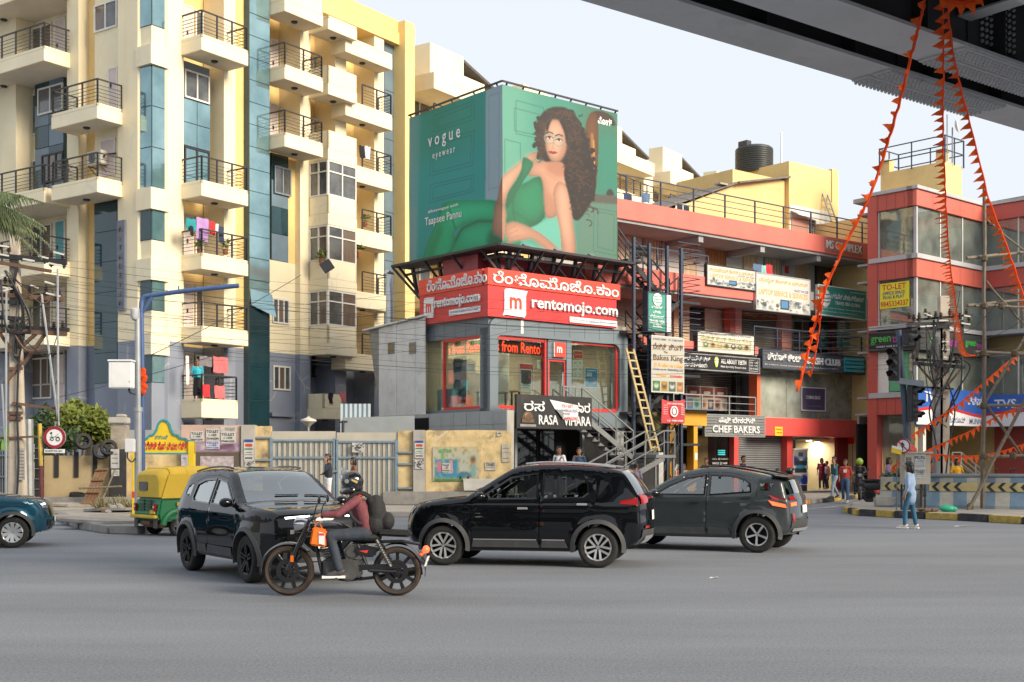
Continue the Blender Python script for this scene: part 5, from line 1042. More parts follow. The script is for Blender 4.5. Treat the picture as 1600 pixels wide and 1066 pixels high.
b6=board(1090,1178,521,552,1.05,.22,'bakery_light_box','cream bakery light box with green lettering above the black clinic sign',mat('cream_lightbox',(.66,.63,.54),.5,.08,1,streak=.2),edge=M_BLK);wr(b6,'ಬೇಕ್ಸ್ ಕಿಂಗ್',M_OLIVE,.05,.5,.5,.82,.01);wr(b6,'Bakes King',M_OLIVE,.54,.96,.52,.80,.012);wr(b6,'NEW GENERATION  CAKES & PASTRIES',M_NAVY,.06,.95,.87,.93,0)
P_=Pic(80,14,'dcd8c6')
for i in range(7):P_.ell(6+i*11,7,4,4,['6a8a3a','c09a3a','d8b84a','b0a050','5a4a2a','8a9a4a','b08a3a'][i]);P_.ell(6+i*11,6,2.2,2,['e8e4c8','6a4a1a','f0e0a0','5a6a2a','f0e8d0','d8c870','402a10'][i])
a,c,z0,z1,out,fr=b6 .g;link('print',panel_mesh('print',P_,fr.P(a+.3,z0+.12,out+.004)-b6 .b,fr.r()*(c-a-.5),(0,0,.38)),b6 .o)
b7=board(1068,1186,557,579,.98,.2,'clinic_sign','long black dental clinic sign with white lettering and tooth emblem',mat('sign_black',(.016,.017,.020),.4,.2,2),edge=M_STEEL);wr(b7,'ಆಲ್ ಅಬೌಟ್ ಟೀತ್',M_LETW,.01,.34,.56,.9,.015);wr(b7,'ದಂತ ಚಿಕಿತ್ಸಾಲಯ',M_LETW,.01,.30,.12,.44,.015);wr(b7,'ALL ABOUT TEETH',M_LETW,.48,.82,.50,.82,.02);wr(b7,'Multi Speciality Dental Clinic',M_LETW,.48,.82,.18,.36,.005)
a,c,z0,z1,out,fr=b7 .g;mb=MB();q=fr.P(a+(c-a)*.42,z0+.36,out+.01);mb.prism([q+V((.16*math.cos(t)*(1 if math.sin(t)>0 else .7),0,.24*math.sin(t)))for t in np.linspace(0,2*math.pi,14)[:-1]],(0,-.01,0));b7 .part('tooth_emblem',mb,mat('lime_print',(.5,.58,.1),.5));mb=MB();mb.prism([q+V((.07*math.cos(t)+.03,-.012,.13*math.sin(t)+.03))for t in np.linspace(0,2*math.pi,12)[:-1]],(0,-.005,0));b7 .part('tooth',mb,M_LETW)
e=MB();x0,x1_=a+(c-a)*.86,a+(c-a)*.985
for bx in((x0,x1_,z0+.06,z0+.075),(x0,x1_,z1-.075,z1-.06),(x0,x0+.015,z0+.06,z1-.06),(x1_-.015,x1_,z0+.06,z1-.06)):fr.box(e,*bx,out+.002,out+.008)
b7 .part('border',e,M_LETW)
for k in range(3):wr(b7,('9.00 - 1.00','4.00 - 9.00','080 43 5566')[k],M_LETW,.87,.975,.66-.22*k,.78-.22*k,0)
b8=board(1192,1350,553,579,.85,.3,'club_sign','wide slate club sign with white 3D lettering and cyan strips',mat('sign_slate',(.075,.085,.105),.45,.1,1),edge=M_DKBLUE);wr(b8,'ಡ್ಯಾಶ್ ಕ್ಲಬ್',M_LETW,.035,.35,.42,.88,.015,.06);wr(b8,'DASH CLUB',M_LETW,.41,.745,.36,.78,.025,.06);wr(b8,'Dr. Lokhande Dental, Dhanrajakalli, Outer Ring Road, Bengaluru - 560043',M_LETW,.02,.73,.12,.2,.0)
a,c,z0,z1,out,fr=b8 .g
for k in range(4):mb=MB();H=(z1-z0);fr.box(mb,a+(c-a)*.79,c-.05,z0+.06+H*.235*k,z0+.06+H*.235*k+H*.18,out,out+.05);b8 .part('cyan_strip',mb,mat('cyan_strip',(.02,.50,.62),.4,.1,1));wr(b8,('EAT - RELAX','CHILL OUT ZONE','PARTY - FUN','GAMES - PLAY')[k],mat('light_cyan',(.3,.75,.8),.5),.82,.96,.08+.235*k,.14+.235*k,0,.005,.053)
for k in range(30):pass
b9=board(1102,1194,650,681,1.6,.12,'bakery_sign','grey slatted bakery sign with white raised lettering',M_BLK,edge=M_STEEL);a,c,z0,z1,out,fr=b9 .g
for k in range(7):H=(z1-z0)/7;mb=MB();fr.box(mb,a,c,z0+H*k+.012,z0+H*(k+1)-.012,out,out+.03);b9 .part('slat',mb,mat('grey_slat',(.20,.21,.21),.7,.2,2,stretch=(.6,.6,8)))
wr(b9,'ಷೆಫ್ ಬೇಕರ್ಸ್',M_LETW,.20,.82,.60,.92,.015,.05,.031);wr(b9,'CHEF BAKERS',M_LETW,.10,.90,.14,.50,.012,.05,.031);wr(b9,'WE BAKE JOY',M_LETW,.62,.80,.04,.10,.01,.03,.031)
b10=board(1211,1223,667,681,.63,.03,'notice','small yellow notice on the bright red band',mat('notice_yellow',(.85,.55,.02),.5),cat='notice');wr(b10,'PARKING',M_RINK,.1,.9,.62,.8,.01);wr(b10,'<- THIS WAY',M_RINK,.1,.9,.25,.42,.01)
b11=board(1253,1289,607,641,-.04,.02,'purple_poster','framed purple poster behind the big dusty shop window',mat('purple_print',(.10,.08,.16),.5),edge=M_LETW,cat='poster');wr(b11,'COMING BACK',M_LETW,.18,.8,.5,.66,.02);wr(b11,'WATCH THIS SPACE',mat('lilac_print',(.4,.3,.45),.5),.2,.8,.16,.2,0)
P_=Pic(90,44,'d8d4cc')
for i in range(3):P_.rect(2+i*30,1,29+i*30,21,'a0584a');P_.spl([(5+i*30,9),(15+i*30,6),(26+i*30,9),(24+i*30,16),(15+i*30,19),(7+i*30,16)],'8a3a34',0);P_.spl([(8+i*30,10),(15+i*30,9),(23+i*30,10),(21+i*30,14),(15+i*30,15),(9+i*30,14)],'e8e2d8',0)
for i in range(6):P_.rect(2+i*15,24,15+i*15,43,['4a9ad0','8ac8b0','d8a888','3a4048','b8887a','e0dcd0'][i]);P_.ell(8+i*15,33,4,6,['c8a080','50787a','8a5a48','c8b0a0','402a28','b08a80'][i],1)
b12=board(1072,1136,604,641,-1.75,.04,'dental_poster','dental poster with three smiling mouths under the clinic shutter',M_LETW,cat='poster');pr(b12,P_)
P_=Pic(24,58,'e4e6ea');P_.rect(0,0,24,14,'b9b3aa');P_.rect(8,4,16,11,'3a5a8a');P_.ell(0,18,10,7,'2a3f9a',1);P_.ell(24,18,9,6,'3a7fd8',1);P_.rect(2,18,22,26,'3c4038');P_.rect(2,30,22,38,'3c4038');P_.ell(12,28,8,3,'2fa0d8',0,.9);P_.ell(4,50,8,8,'2f9fd8',1);P_.ell(18,50,6,9,'20309a',1)
b13=board(1240,1262,703,758,.05,.35,'vending_kiosk','white and blue vending kiosk at the open shop entrance',M_WPLAST,cat='kiosk');pr(b13,P_);a,c,z0,z1,out,fr=b13 .g
mb=MB();fr.box(mb,a-.03,c+.03,z1,z1+.06,out-.4,out+.05);b13 .part('top',mb,M_LETW);mb=MB();fr.box(mb,a+.02,c-.02,.22,z0,out-.3,out-.02);b13 .part('base',mb,M_BLK)
GX=(1430-800)/F*57.;G=Fr(GX,57.,41.3);GF_,GL=Face(G,'x'),Face(G,'y')
M_BRICKR=mat('brick_red_panel',(.50,.095,.075),.45,.1,.6,streak=.25,dirt=(.3,.12,.1));M_SUNLITR=mat('sunlit_red_panel',(.63,.145,.105),.45,.1,.6,streak=.2)  # same red panels twice; sun on the right face put into the second colour
M_CAP=mat('grey_coping',(.46,.46,.48),.6,.12,1,streak=.3)
M_OFF=glass('office_glass',(.70,.76,.74),.85,.03,1.2,.16);M_OFFIN=mat('office_wall',(.34,.30,.26),.8,.15,.7)  # diffuse veil on the panes paints in their whitish reflections
GB=Thing('glass_office_building','red banded glass office building with bent front at the right','building',(0,0,.15),G)
def gb(name,m,*boxes,face=GF_,parent=None,**k):
 mb=MB()
 for b in boxes:face.box(mb,*b)
 return GB.part(name,mb,m,parent,**k)
xw=GF_.hit(1535);yl_=-GL.hit(1362);GW=Face(G,'y',xw);ww=9.0
gz=lambda y:1.72+(720-y)*.02953
def levels(name,za,zb,o,m,mx=None):
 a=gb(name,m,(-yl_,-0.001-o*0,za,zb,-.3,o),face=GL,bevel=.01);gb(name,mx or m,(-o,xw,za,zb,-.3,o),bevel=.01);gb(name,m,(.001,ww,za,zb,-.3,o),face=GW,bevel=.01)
 n=5
 for i in range(1,n):
  if zb-za>.5:gb('panel_joint',M_BLK,(-yl_*i/n-.008,-yl_*i/n+.008,za+.02,zb-.02,o,o+.002),face=GL);gb('panel_joint',M_BLK,(xw*i/n-.008,xw*i/n+.008,za+.02,zb-.02,o,o+.002))
for(y0,y1,m,mx)in((297,322,M_BRICKR,M_SUNLITR),(405,433,M_BRICKR,M_SUNLITR),(621,647,M_BRICKR,M_BRICKR)):levels('red_band',gz(y1),gz(y0),.18,m,mx)
for(y0,y1)in((291,296.5),(397,404.5),(505,512),(612,620.5)):levels('coping',gz(y1),gz(y0),.28,M_CAP)
for za,zb in((gz(400),gz(322)),(gz(508),gz(433)),(gz(616),gz(547))):
 mb=MB();mb.box(3.2,xw+1.5,3.2,3.3,za,zb);mb.box(xw+1.2,xw+1.3,-ww,3.2,za,zb);GB.part('room_wall',mb,M_OFFIN)
 mb=MB();mb.box(.2,xw+1.2,.2,3.2,za-.12,za-.02);mb.box(xw+.2,xw+1.2,-ww,.2,za-.12,za-.02);GB.part('floor',mb,M_SOFM);mb=MB();mb.box(.2,xw+1.2,.2,3.2,zb+.02,zb+.12);mb.box(xw+.2,xw+1.2,-ww,.2,zb+.02,zb+.12);GB.part('ceiling',mb,M_SOFM)
 for f,L,n in((GL,(-yl_+.42,-.05),1),(GF_,(.05,xw),3),(GW,(.1,ww),5)):
  for i in range(n):
   a,c=L[0]+(L[1]-L[0])*i/n,L[0]+(L[1]-L[0])*(i+1)/n;gb('pane',M_OFF,(a+.03,c-.03,za,zb,.02,.035),face=f);gb('mullion',M_WWASH,(a-.03,a+.03,za,zb,-.02,.08),face=f)
   for k in range(3):
    if random.random()<.55:gb('blind',mat('pale_blind',(.55,.52,.46),.8),(a+.1+k*.5,a+.45+k*.5,za+.1,zb-.1,-.5,-.48),face=f)
gb('red_pier',M_BRICKR,(-yl_-.1,-yl_+.4,.15,gz(296),-.3,.2),face=GL)
gb('corner_mullion',M_CAP,(-.06,.06,gz(616),gz(322),-.05,.1))
gb('white_panel',M_WWASH,(-yl_+.4,-yl_+.95,gz(612),gz(548),.0,.1),face=GL);gb('green_poster',mat('green_poster',(.12,.42,.22),.5,.2,1.2),(-yl_+1.0,-.3,gz(610),gz(549),.04,.06),face=GL)
gb('roof',M_CONC,(-.0,xw,gz(291)-.3,gz(291)-.1,-3.3,-.2));
mb=MB();mb.prism([GW.P(-1,gz(291)+.1,-.2),GW.P(ww,gz(291)+.25,-.2),GW.P(ww,gz(291)+.05,-.2),GW.P(-1,gz(291)-.1,-.2)],(3,0,0));GB.part('roof_sheet',mb,mat('asbestos_sheet',(.17,.16,.15)))
mb=MB();mb.box(3.3,16,3.3,9,.15,gz(300));mb.box(xw+1.3,16,-ww,3.3,.15,gz(300));mb.box(.02,3.3,yl_-.05,yl_+.1,.15,gz(300));GB.part('rear_wall',mb,M_YHOUSE)
yb=4.75
YB=Thing('stair_head','yellow stair head room with pipe rails on top of the red glass building','roof room',(4.7,1.2,gz(291)),G)
zt1=zat(252,G.D(4.7,1.2));mb=MB();mb.box(4.7,6.4,1.2,yb,gz(300),zt1);YB.part('wall',mb,M_YHOUSE)
for(x,y)in((4.7,1.2),(4.7,yb-.5)):mb=MB();mb.box(x-.003,x+.45,y-.003 if y<2 else y,y+.45 if y<2 else y+.503,zt1+.002,zt1+.65);YB.part('stub',mb,M_YHOUSE)
mb=MB();q=[V((4.6,1.1,0)),V((6.4,1.1,0)),V((6.4,yb,0)),V((4.6,yb,0)),V((4.6,1.1,0))]
for a,c in zip(q[:-1],q[1:]):
 for t in(.55,1.25):mb.beam(a+V((0,0,zt1+t)),c+V((0,0,zt1+t)),.05)
 mb.beam(a+V((0,0,zt1-.1)),a+V((0,0,zt1+1.28)),.06);mb.beam((a+c)/2+V((0,0,zt1-.1)),(a+c)/2+V((0,0,zt1+1.28)),.05)
YB.part('railing',mb,M_DKBLUE)
T=Thing('antenna_dish','small grey dish antenna with rod on the pipe rails','antenna',(5.3,1.1,zt1),G);mb=MB();mb.tube([V((5.3,1.1,zt1)),V((5.3,1.1,zt1+1.75))],.035,6);mb.tube([V((4.8,1.1,zt1)),V((4.8,1.1,zt1+2.3))],.03,6);T.part('mast',mb,M_STEEL);mb=MB();mb.lathe([(0,0),(.2,.03),(.36,.13),(.3,.16),(0,.1)],18,V((5.35,1.0,zt1+1.8)),(.4,-.9,.15));T.part('dish',mb,mat('dish_grey',(.5,.52,.54),.5))
def gboard(f,a,c,z0,z1,out,th,name,label,m,cat='sign',edge=None):
 T=Thing(name,label,cat,f.P((a+c)/2,z0,out),f.fr);mb=MB();f.box(mb,a,c,z0,z1,out-th,out);T.part('panel',mb,m);T.g=(a,c,z0,z1,out,f);return T
M_GREENL=mat('green_letter',(.06,.50,.08),.4);M_PURP=mat('purple_letter',(.42,.05,.36),.4);M_BLUES=mat('sign_blue',(.035,.12,.45),.4,.12,1)
s1=gboard(GL,GL.hit(1357,.4),.38,gz(547),gz(515),.4,.15,'salon_sign','black salon sign with green and purple lettering on the left face',mat('sign_black',(.016,.017,.020)));wr(s1,'green',M_GREENL,.05,.46,.34,.74,.015);wr(s1,'trends',M_PURP,.49,.92,.40,.80,.015);wr(s1,'UNISEX HAIR & STYLE SALON',M_LETW,.16,.9,.2,.28,0)
s2=gboard(GF_,-.25,xw-.1,gz(547),gz(515),.4,.15,'salon_sign','dark grey salon sign with faded lettering on the right face behind the electric pole',mat('sign_charcoal',(.045,.048,.05),.45,.15,1));wr(s2,'ಗ್ರೀನ್',M_GREENL,.14,.34,.35,.75,.02);wr(s2,'ಟ್ರೆಂಡ್ಸ್',M_PURP,.36,.52,.3,.75,.02);wr(s2,'green',M_GREENL,.64,.80,.35,.7,.015);wr(s2,'trends',M_PURP,.81,.96,.35,.7,.015)
def tvs(f,a,c,z0,z1,out,label):
 T=gboard(f,a,c,z0,z1,out,.12,'showroom_sign',label,M_BLUES);w=c-a;mb=MB()
 pts=[f.P(a+w*t,z0+(z1-z0)*(.42+.10*math.sin(t*5)),out+.004)for t in np.linspace(0,1,14)];mb.prism(pts+[f.P(a+w*t,z0+(z1-z0)*(.34+.10*math.sin(t*5)),out+.004)for t in np.linspace(1,0,14)],(f.P(0,0,.004)-f.P(0,0,0)));T.part('red_wave',mb,M_SRED)
 mb=MB();mb.prism([f.P(a+w*t,z0+(z1-z0)*(.338+.10*math.sin(t*5)),out+.004)for t in np.linspace(0,1,14)]+[f.P(c,z0+.01,out+.004),f.P(a,z0+.01,out+.004)],(f.P(0,0,.003)-f.P(0,0,0)));T.part('white_field',mb,M_LETW);return T
t1=tvs(GF_,-.6,xw-.02,gz(664),gz(606),.42,'blue and white showroom sign with red wave behind the electric pole');wr(t1,'TVS',M_LETW,.10,.27,.62,.90,.02);wr(t1,'ಟಿವಿಎಸ್',M_LETW,.68,.9,.6,.86,.02);wr(t1,'ಶೋರೂಮ್',M_NAVY,.42,.64,.08,.26,.01,.004,.009);wr(t1,'MUNNETH',M_NAVY,.70,.97,.06,.22,.01,.004,.009)
mb=MB();a,c,z0,z1,out,f=t1 .g;q=f.P(a+(c-a)*.32,z0+(z1-z0)*.74,out+.006);mb.prism([q+V((x*.9,0,z*.9))for x,z in((-.3,-.15),(-.1,.0),(-.2,.2),(.0,.12),(.1,.28),(.16,.08),(.34,.2),(.22,-.05),(.3,-.22),(.0,-.1))],(0,-.01,0));t1 .part('horse_emblem',mb,M_SRED)
t2=tvs(GW,.35,6.5,gz(664),gz(612),.42,'blue showroom sign with red wave behind the bamboo scaffold');wr(t2,'TVS',M_LETW,.08,.26,.58,.86,.02);wr(t2,'MOTOR SHOWROOM',M_LETW,.34,.92,.6,.85,.015)
s3=gboard(GL,-yl_+.5,-.25,gz(478),gz(440)+.06,.10,.02,'to_let_banner','yellow office banner with red and blue lettering behind the upper window',mat('banner_yellow',(.80,.72,.03),.5,.06,1),'banner');a,c,z0,z1,out,f=s3 .g
wr(s3,'TO-LET',M_RINK,.08,.9,.72,.95,.015);wr(s3,'OFFICE SPACE',M_NAVY,.1,.86,.53,.66,.012);wr(s3,'PLUG & PLAY',M_NAVY,.12,.84,.37,.50,.012);wr(s3,'9845334337',M_RINK,.03,.97,.06,.28,.012)
gb('shop_wall',mat('grey_shop_wall',(.36,.36,.36),.8,.1,1),(.5,xw,.15,gz(647),-3.4,-3.3));gb('shop_wall',M_BRICKR,(.0,ww,.15,gz(647),-1.3,-1.2),face=GW);gb('dark_panel',M_DARKIN,(.2,2.6,.2,gz(660),-3.28,-3.2));gb('white_board',M_WPLAST,(3.9,5.0,.9,2.7,-3.28,-3.2));gb('black_plate',M_BLK,(4.2,4.5,1.7,2.4,-3.19,-3.17))
gb('pane',M_OFF,(-yl_+.4,-.3,.3,gz(647),-.35,-.33),face=GL);gb('dark_wall',mat('showroom_brown',(.14,.12,.10),.8),(-yl_+.4,0,.15,gz(647),-2.8,-2.7),face=GL)
gb('column',M_WWASH,(.6,.85,.15,gz(647)-.02,-.2,.05));gb('column',mat('tan_side_wall',(.46,.36,.20)),(-.35,-.1,.15,gz(647)-.02,.0,.2));gb('ceiling',M_SOFM,(-.0,xw+1.1,gz(647)+.02,gz(647)+.1,-3.2,.1))
SR=Thing('step_railing','shiny steel hand rails beside the showroom steps','railing',(2,-.9,.15),G)
for o in(.5,1.3):
 mb=MB()
 for k in range(3):mb.tube([GF_.P(1.0,2.1-.25*k,o),GF_.P(1.8,2.1-.25*k,o),GF_.P(4.4,1.0-.25*k,o)],.025,6)
 for x,z in((1.0,2.1),(1.8,2.1),(3.1,1.55),(4.4,1.0)):mb.tube([GF_.P(x,.15,o),GF_.P(x,z,o)],.03,6)
 SR.part('rail',mb,M_ALU)
STP=Thing('entrance_steps','grey plinth steps up to the showroom entrance','steps',(2.2,0,.15),G)
for k in range(5):mb=MB();GF_.box(mb,.4,4.2-k*.45,.15+k*.16,.15+(k+1)*.16,-.25,1.4);STP.part('step',mb,M_KERB)
GL_=.15
M_YWALL=mat('stained_yellow_wall',(.60,.46,.24),.9,.34,2.2,streak=1.,dirt=(.13,.105,.08),grime=1.,crack=.9,bump=.3,bscale=16)
M_PINKW=mat('pinkish_wall',(.48,.34,.29),.9,.2,1.2,streak=.5,grime=.6,dirt=(.25,.18,.16))
M_GATE=mat('gate_beige',(.45,.42,.355),.6,.12,1.2,streak=.5,dirt=(.25,.2,.14),grime=.25);M_GATEB=mat('gate_blue',(.17,.25,.33),.55,.2,3,grime=.4,dirt=(.2,.14,.09))
def wx(px,D):return(px-800)/F*D
def wbox(mb,px0,px1,py0,py1,D,th):mb.box(wx(px0,D),wx(px1,D),D,D+th,zat(py1,D)if py1<900 else GL_,zat(py0,D))
def wallthing(px0,px1,py0,D,th,m,name,label,cat='wall',cop=None,pt='body',bevel=.02):
 T=Thing(name,label,cat,(wx((px0+px1)/2,D),D,GL_));mb=MB();wbox(mb,px0,px1,py0,999,D,th);T.part(pt,mb,m,bevel=bevel)
 if cop:mb=MB();mb.box(wx(px0,D)-.04,wx(px1,D)+.04,D-.05,D+th+.05,zat(py0,D)+.002,zat(py0,D)+cop);T.part('coping',mb,M_CONC,bevel=.02)
 return T
T=Thing('boundary_wall','stained yellow wall with torn posters right of the gate','wall',(wx(730,44),44,GL_));D=44.
pts=[(664,999),(664,674),(668,672),(690,673),(745,672),(793,673),(797,675),(799,682),(799,999)]
mb=MB();mb.prism([V((wx(a,D),D,GL_ if b>900 else zat(b,D)))for a,b in pts],(0,.28,0));T.part('body',mb,M_YWALL,bevel=.02)
mb=MB();mb.box(wx(600,D),wx(800,D),D-.55,D-.002,GL_,zat(768,D));T.part('plinth',mb,M_KERB,bevel=.03);mb=MB();mb.prism([V((wx(726,D),D-.56,zat(766,D))),V((wx(800,D),D-.56,zat(766,D))),V((wx(800,D),D-.1,zat(748,D))),V((wx(724,D),D-.1,zat(748,D)))],(0,.05,-.02));T.part('leaning_slab',mb,M_CONC)
WALLR=T
wallthing(645,664,672,43.9,.45,M_CONC,'gate_pillar','grey gate pillar with pasted bills right of the gate','pillar')
T=wallthing(620.8,645,673,44.05,.3,M_YWALL,'gate_side_panel','narrow yellow panel with blue bars at the right of the gate','panel')
for py in(707,725,763):mb=MB();mb.box(wx(622,44),wx(645,44),43.95,44.04,zat(py,44)-.03,zat(py,44)+.03);T.part('bar',mb,M_GATEB)
T=wallthing(398,423,666,44.05,.3,M_YWALL,'gate_side_panel','narrow flaking yellow panel with blue bars at the left of the gate','panel')
for py in(684,719,750):mb=MB();mb.box(wx(398,44),wx(423,44),43.95,44.04,zat(py,44)-.03,zat(py,44)+.03);T.part('bar',mb,M_GATEB)
wallthing(376,398,664,43.9,.45,M_CONC,'gate_pillar','grey gate pillar with one coloured bill left of the gate','pillar')
T=wallthing(282,376,664,44.,.3,M_PINKW,'poster_wall','pinkish wall plastered with white and purple bills','wall');PWALL=T
mb=MB();mb.box(wx(305,44),wx(374,44),43.9,43.999,zat(731,44),zat(707,44));T.part('ledge_frame',mb,mat('dark_brown_frame',(.10,.08,.06),.8,.3,2));mb=MB();mb.box(wx(314,44),wx(366,44),43.89,43.9,zat(731,44),zat(713,44));T.part('torn_bills',mb,mat('torn_bills',(.45,.34,.42),.8,.5,7,tint2=(.55,.50,.50)))
wallthing(196,282,705,44.2,.25,M_YWALL,'boundary_wall','low yellow wall behind the yellow street name arch','wall',.06)
mb=MB();mb.box(wx(196,46),wx(300,46),46,46.1,zat(705,46),zat(672,46));solo('yard_fence',mb,M_TILEG,'grey blue sheet behind the street name arch','fence',(wx(240,46),46,1.5))
wallthing(172,196,664,44.,.5,mat('rough_stone',(.34,.30,.25),.95,.35,2.5,bump=.8,bscale=8,grime=.5),'stone_pillar','rough stone pillar between bush and street name arch','pillar')
mb=MB();mb.box(wx(168,43.9),wx(196,43.9),43.9,44.5,zat(662,44)+.0,zat(652,44));mb.box(wx(180,43.9),wx(192,43.9),43.95,44.4,zat(652,44)+.002,zat(647,44));solo('stone_cap',mb,M_CONC,'loose broken cap stones on the rough stone pillar','stones',(wx(182,44),44,zat(662,44)),bevel=.03)
T=wallthing(171,196.5,702,43.6,.1,mat('dark_board',(.03,.03,.032),.7,.3,3,grime=.4),'dark_board','black wall board with torn bills left of the arch','board')
T=wallthing(68,171,712,44.,.2,mat('ochre_wall',(.42,.33,.19),.9,.15,1.2,streak=.6,grime=.4,dirt=(.22,.18,.13)),'boundary_wall','ochre wall with black slots below the green bush','wall')
for px in(88,119,148):mb=MB();wbox(mb,px-3.2,px+3.2,706,746,43.95,.06);T.part('black_slot',mb,M_DARKIN)
mb=MB();mb.box(wx(48,43.4),wx(200,43.4),43.2,43.9,GL_,zat(777,43.4));solo('drain_kerb',mb,M_KERB,'dark concrete plinth along the foot of the ochre wall','plinth',(wx(110,43.4),43.4,GL_),bevel=.03)
GT=Thing('sheet_metal_gate','wide beige sheet metal gate with blue frame and upright ribs','gate',(wx(522,44),44.1,GL_));D=44.1
for(a,c,tl)in((424,524.5,674),(526,621,676)):
 zt,zb=zat(tl,D),zat(783,D)
 lf=MB();lf.box(wx(a,D),wx(c,D),D,D+.03,zb+.05,zt);leaf=GT.part('gate_leaf',lf,M_GATE)
 n=12
 for i in range(n):
  x0,x1=wx(a+1+(c-a-2)*i/n,D),wx(a+1+(c-a-2)*(i+1)/n,D);w=x1-x0;mb=MB();d=random.uniform(-.006,.006)
  mb.prism([V((x0+.02,D-.002,zb+.1)),V((x0+w*.22,D-.05+d,zb+.1)),V((x1-w*.22,D-.05+d,zb+.1)),V((x1-.02,D-.002,zb+.1))],(0,0,zt-zb-.42));GT.part('pressed_panel',mb,M_GATE,leaf)
 for i in range(n+1):x0=wx(a+1+(c-a-2)*i/n,D);mb=MB();mb.box(x0-.013,x0+.013,D-.075,D-.052,zb+.08,zt-.3);GT.part('rib',mb,M_GATEB if i%3 else M_STEEL,leaf)
 for z in(zb+.05,zb+1.55,zt-.33):mb=MB();mb.box(wx(a,D),wx(c,D),D-.115,D-.077,z-.035,z+.035);GT.part('cross_bar',mb,M_GATEB,leaf)
 for x in(a+.8,c-.8):mb=MB();mb.box(wx(x,D)-.05,wx(x,D)+.05,D-.118,D-.02,zb,zt-.25);GT.part('stile',mb,M_GATEB,leaf)
mb=MB();mb.box(wx(521,D),wx(529,D),D-.2,D-.12,zat(738,D),zat(735,D));GT.part('latch',mb,M_STEEL)
def bill(px0,px1,py0,py1,D,pic,label,lines=(),name='bill',grp=None,wob=.004):
 T=Thing(name,label,'bill',(wx((px0+px1)/2,D),D,zat(py1,D)),group=grp);o=V((wx(px0,D),D,zat(py1,D)));r=V((wx(px1,D)-wx(px0,D),0,0));u=V((0,0,zat(py0,D)-zat(py1,D)))
 mb=MB();mb.box(o.x,o.x+r.x,D+.012,D+.016,o.z,o.z+u.z);T.part('backing',mb,M_LETW);link('print',panel_mesh('print',pic,o-T.b,r,u,wob),T.o)
 for(s,m,v0,v1,u0,u1)in lines:text(s,m,T.o,o+r*u0+u*v0+V((0,-.012,0)),(1,0,0),(0,0,1),h=u.z*(v1-v0),w=r.x*(u1-u0),bold=.012,depth=.003,off=T.b)
 return T
def paper(w=16,h=16,c='e6e4e0',lines=(),torn=0):
 P=Pic(w,h,c)
 for(y,col)in lines:P.rect(2,y,w-2,y+1.2,col)
 return P.grain(.02)
M_INKB=mat('black_ink',(.03,.03,.035),.7);M_INKBL=mat('blue_print',(.06,.08,.35),.7)
tl=lambda m=M_INKB,n='9741284194':[('TO-LET',m,.66,.9,.06,.94),('2 - 3 BHK',m,.42,.56,.2,.8),(n,m,.1,.28,.06,.94)]
bill(298,318,674,690,43.98,paper(),'white to let bill at the left end of the pinkish wall',tl(n='9945332741'))
bill(322,343,670,689,43.97,paper(),'white to let bill in the upper middle of the pinkish wall',tl(n='7619642394'))
bill(322,343,689.5,702,43.965,paper(c='dcdcea'),'white to let bill printed in blue below the middle one',tl(M_INKBL,'97310 41505'))
bill(345,368,675,693,43.97,paper(),'white to let bill at the right end of the pinkish wall',tl(n='9740013225'))
bill(344,370,666,676,43.98,paper(c='ddd6ce'),'faded bill at the top right of the pinkish wall',[('TO-LET',mat('faded_ink',(.3,.28,.27),.8),.3,.8,.3,.9)])
P_=Pic(60,20,'b9a0b4');r_=np.random.RandomState(2)
for i in range(40):P_.poly([(r_.randint(0,60),r_.randint(0,20))for _ in range(4)],['8a5a86','d8c8d4','a88098','e4dede','77506e'][i%5],1,.7)
bill(303,375,690,706,43.985,P_,'torn purple bills in a band across the pinkish wall')
P_=paper(22,30,'e4e2e0');P_.rect(1,1,21,5,'3a5aa8');P_.rect(3,7,19,11,'e0542a');P_.rect(2,13,20,15,'2f8a5a');P_.rect(4,18,18,19,'505050');P_.rect(3,25,19,27,'303038');P_.rect(2,21,20,22,'707070')
bill(381,396,686,720,43.87,P_,'coloured room rent bill on the left gate pillar');bill(648,662,688,716,43.87,P_,'coloured room rent bill on the right gate pillar')
P_=paper(20,14,'dcdad6');r_=np.random.RandomState(4)
for i in range(26):P_.ell(r_.randint(0,20),r_.randint(0,14),1+r_.rand()*2,.8,'404048',0,.7)
bill(382,397,720,730,43.87,P_,'scuffed black and white bill low on the left gate pillar');bill(648,662,718,733,43.87,P_,'scuffed black and white bill low on the right gate pillar');bill(550,569,692,707,43.9,P_,'white scuffed bill on the right leaf of the gate')
P_=Pic(110,60,'d8c9a0');r_=np.random.RandomState(9);P_.rect(0,2,60,58,'d0d4c4',.7,4);P_.rect(6,22,62,54,'3f9bc4',.95,1);P_.rect(10,26,22,44,'d88aa0');P_.rect(20,10,28,24,'5aa85a',.7,2);P_.rect(40,24,48,46,'e8b0b8');P_.rect(24,30,42,46,'eceae4');P_.rect(60,10,108,54,'c9d4c8',.8,3);P_.ell(96,26,7,9,'d8a05a',2,.8);P_.ell(96,22,6,6,'2a2a2a',2,.5);P_.rect(90,32,104,52,'7ab0b8',.7,2);P_.spl([(58,50),(66,44),(80,43),(90,48),(92,53),(60,54)],'4a8aa8',1);P_.ell(66,54,3,3,'303840');P_.ell(84,54,3,3,'303840');P_.rect(4,55,78,60,'3f8a4a',.9,1)
for i in range(120):P_.ell(r_.randint(0,110),r_.randint(0,60),1+r_.rand()*3,.7+r_.rand()*2,['c8b88a','e0d8c8','8a7a5a','b0a070'][i%4],1,.6,r_.rand()*3)
bill(676,748,698,752,43.97,P_,'large faded blue car poster on the stained wall',[('8730',mat('green_print',(.1,.4,.12),.7),.82,.93,.14,.42)],'faded_poster')
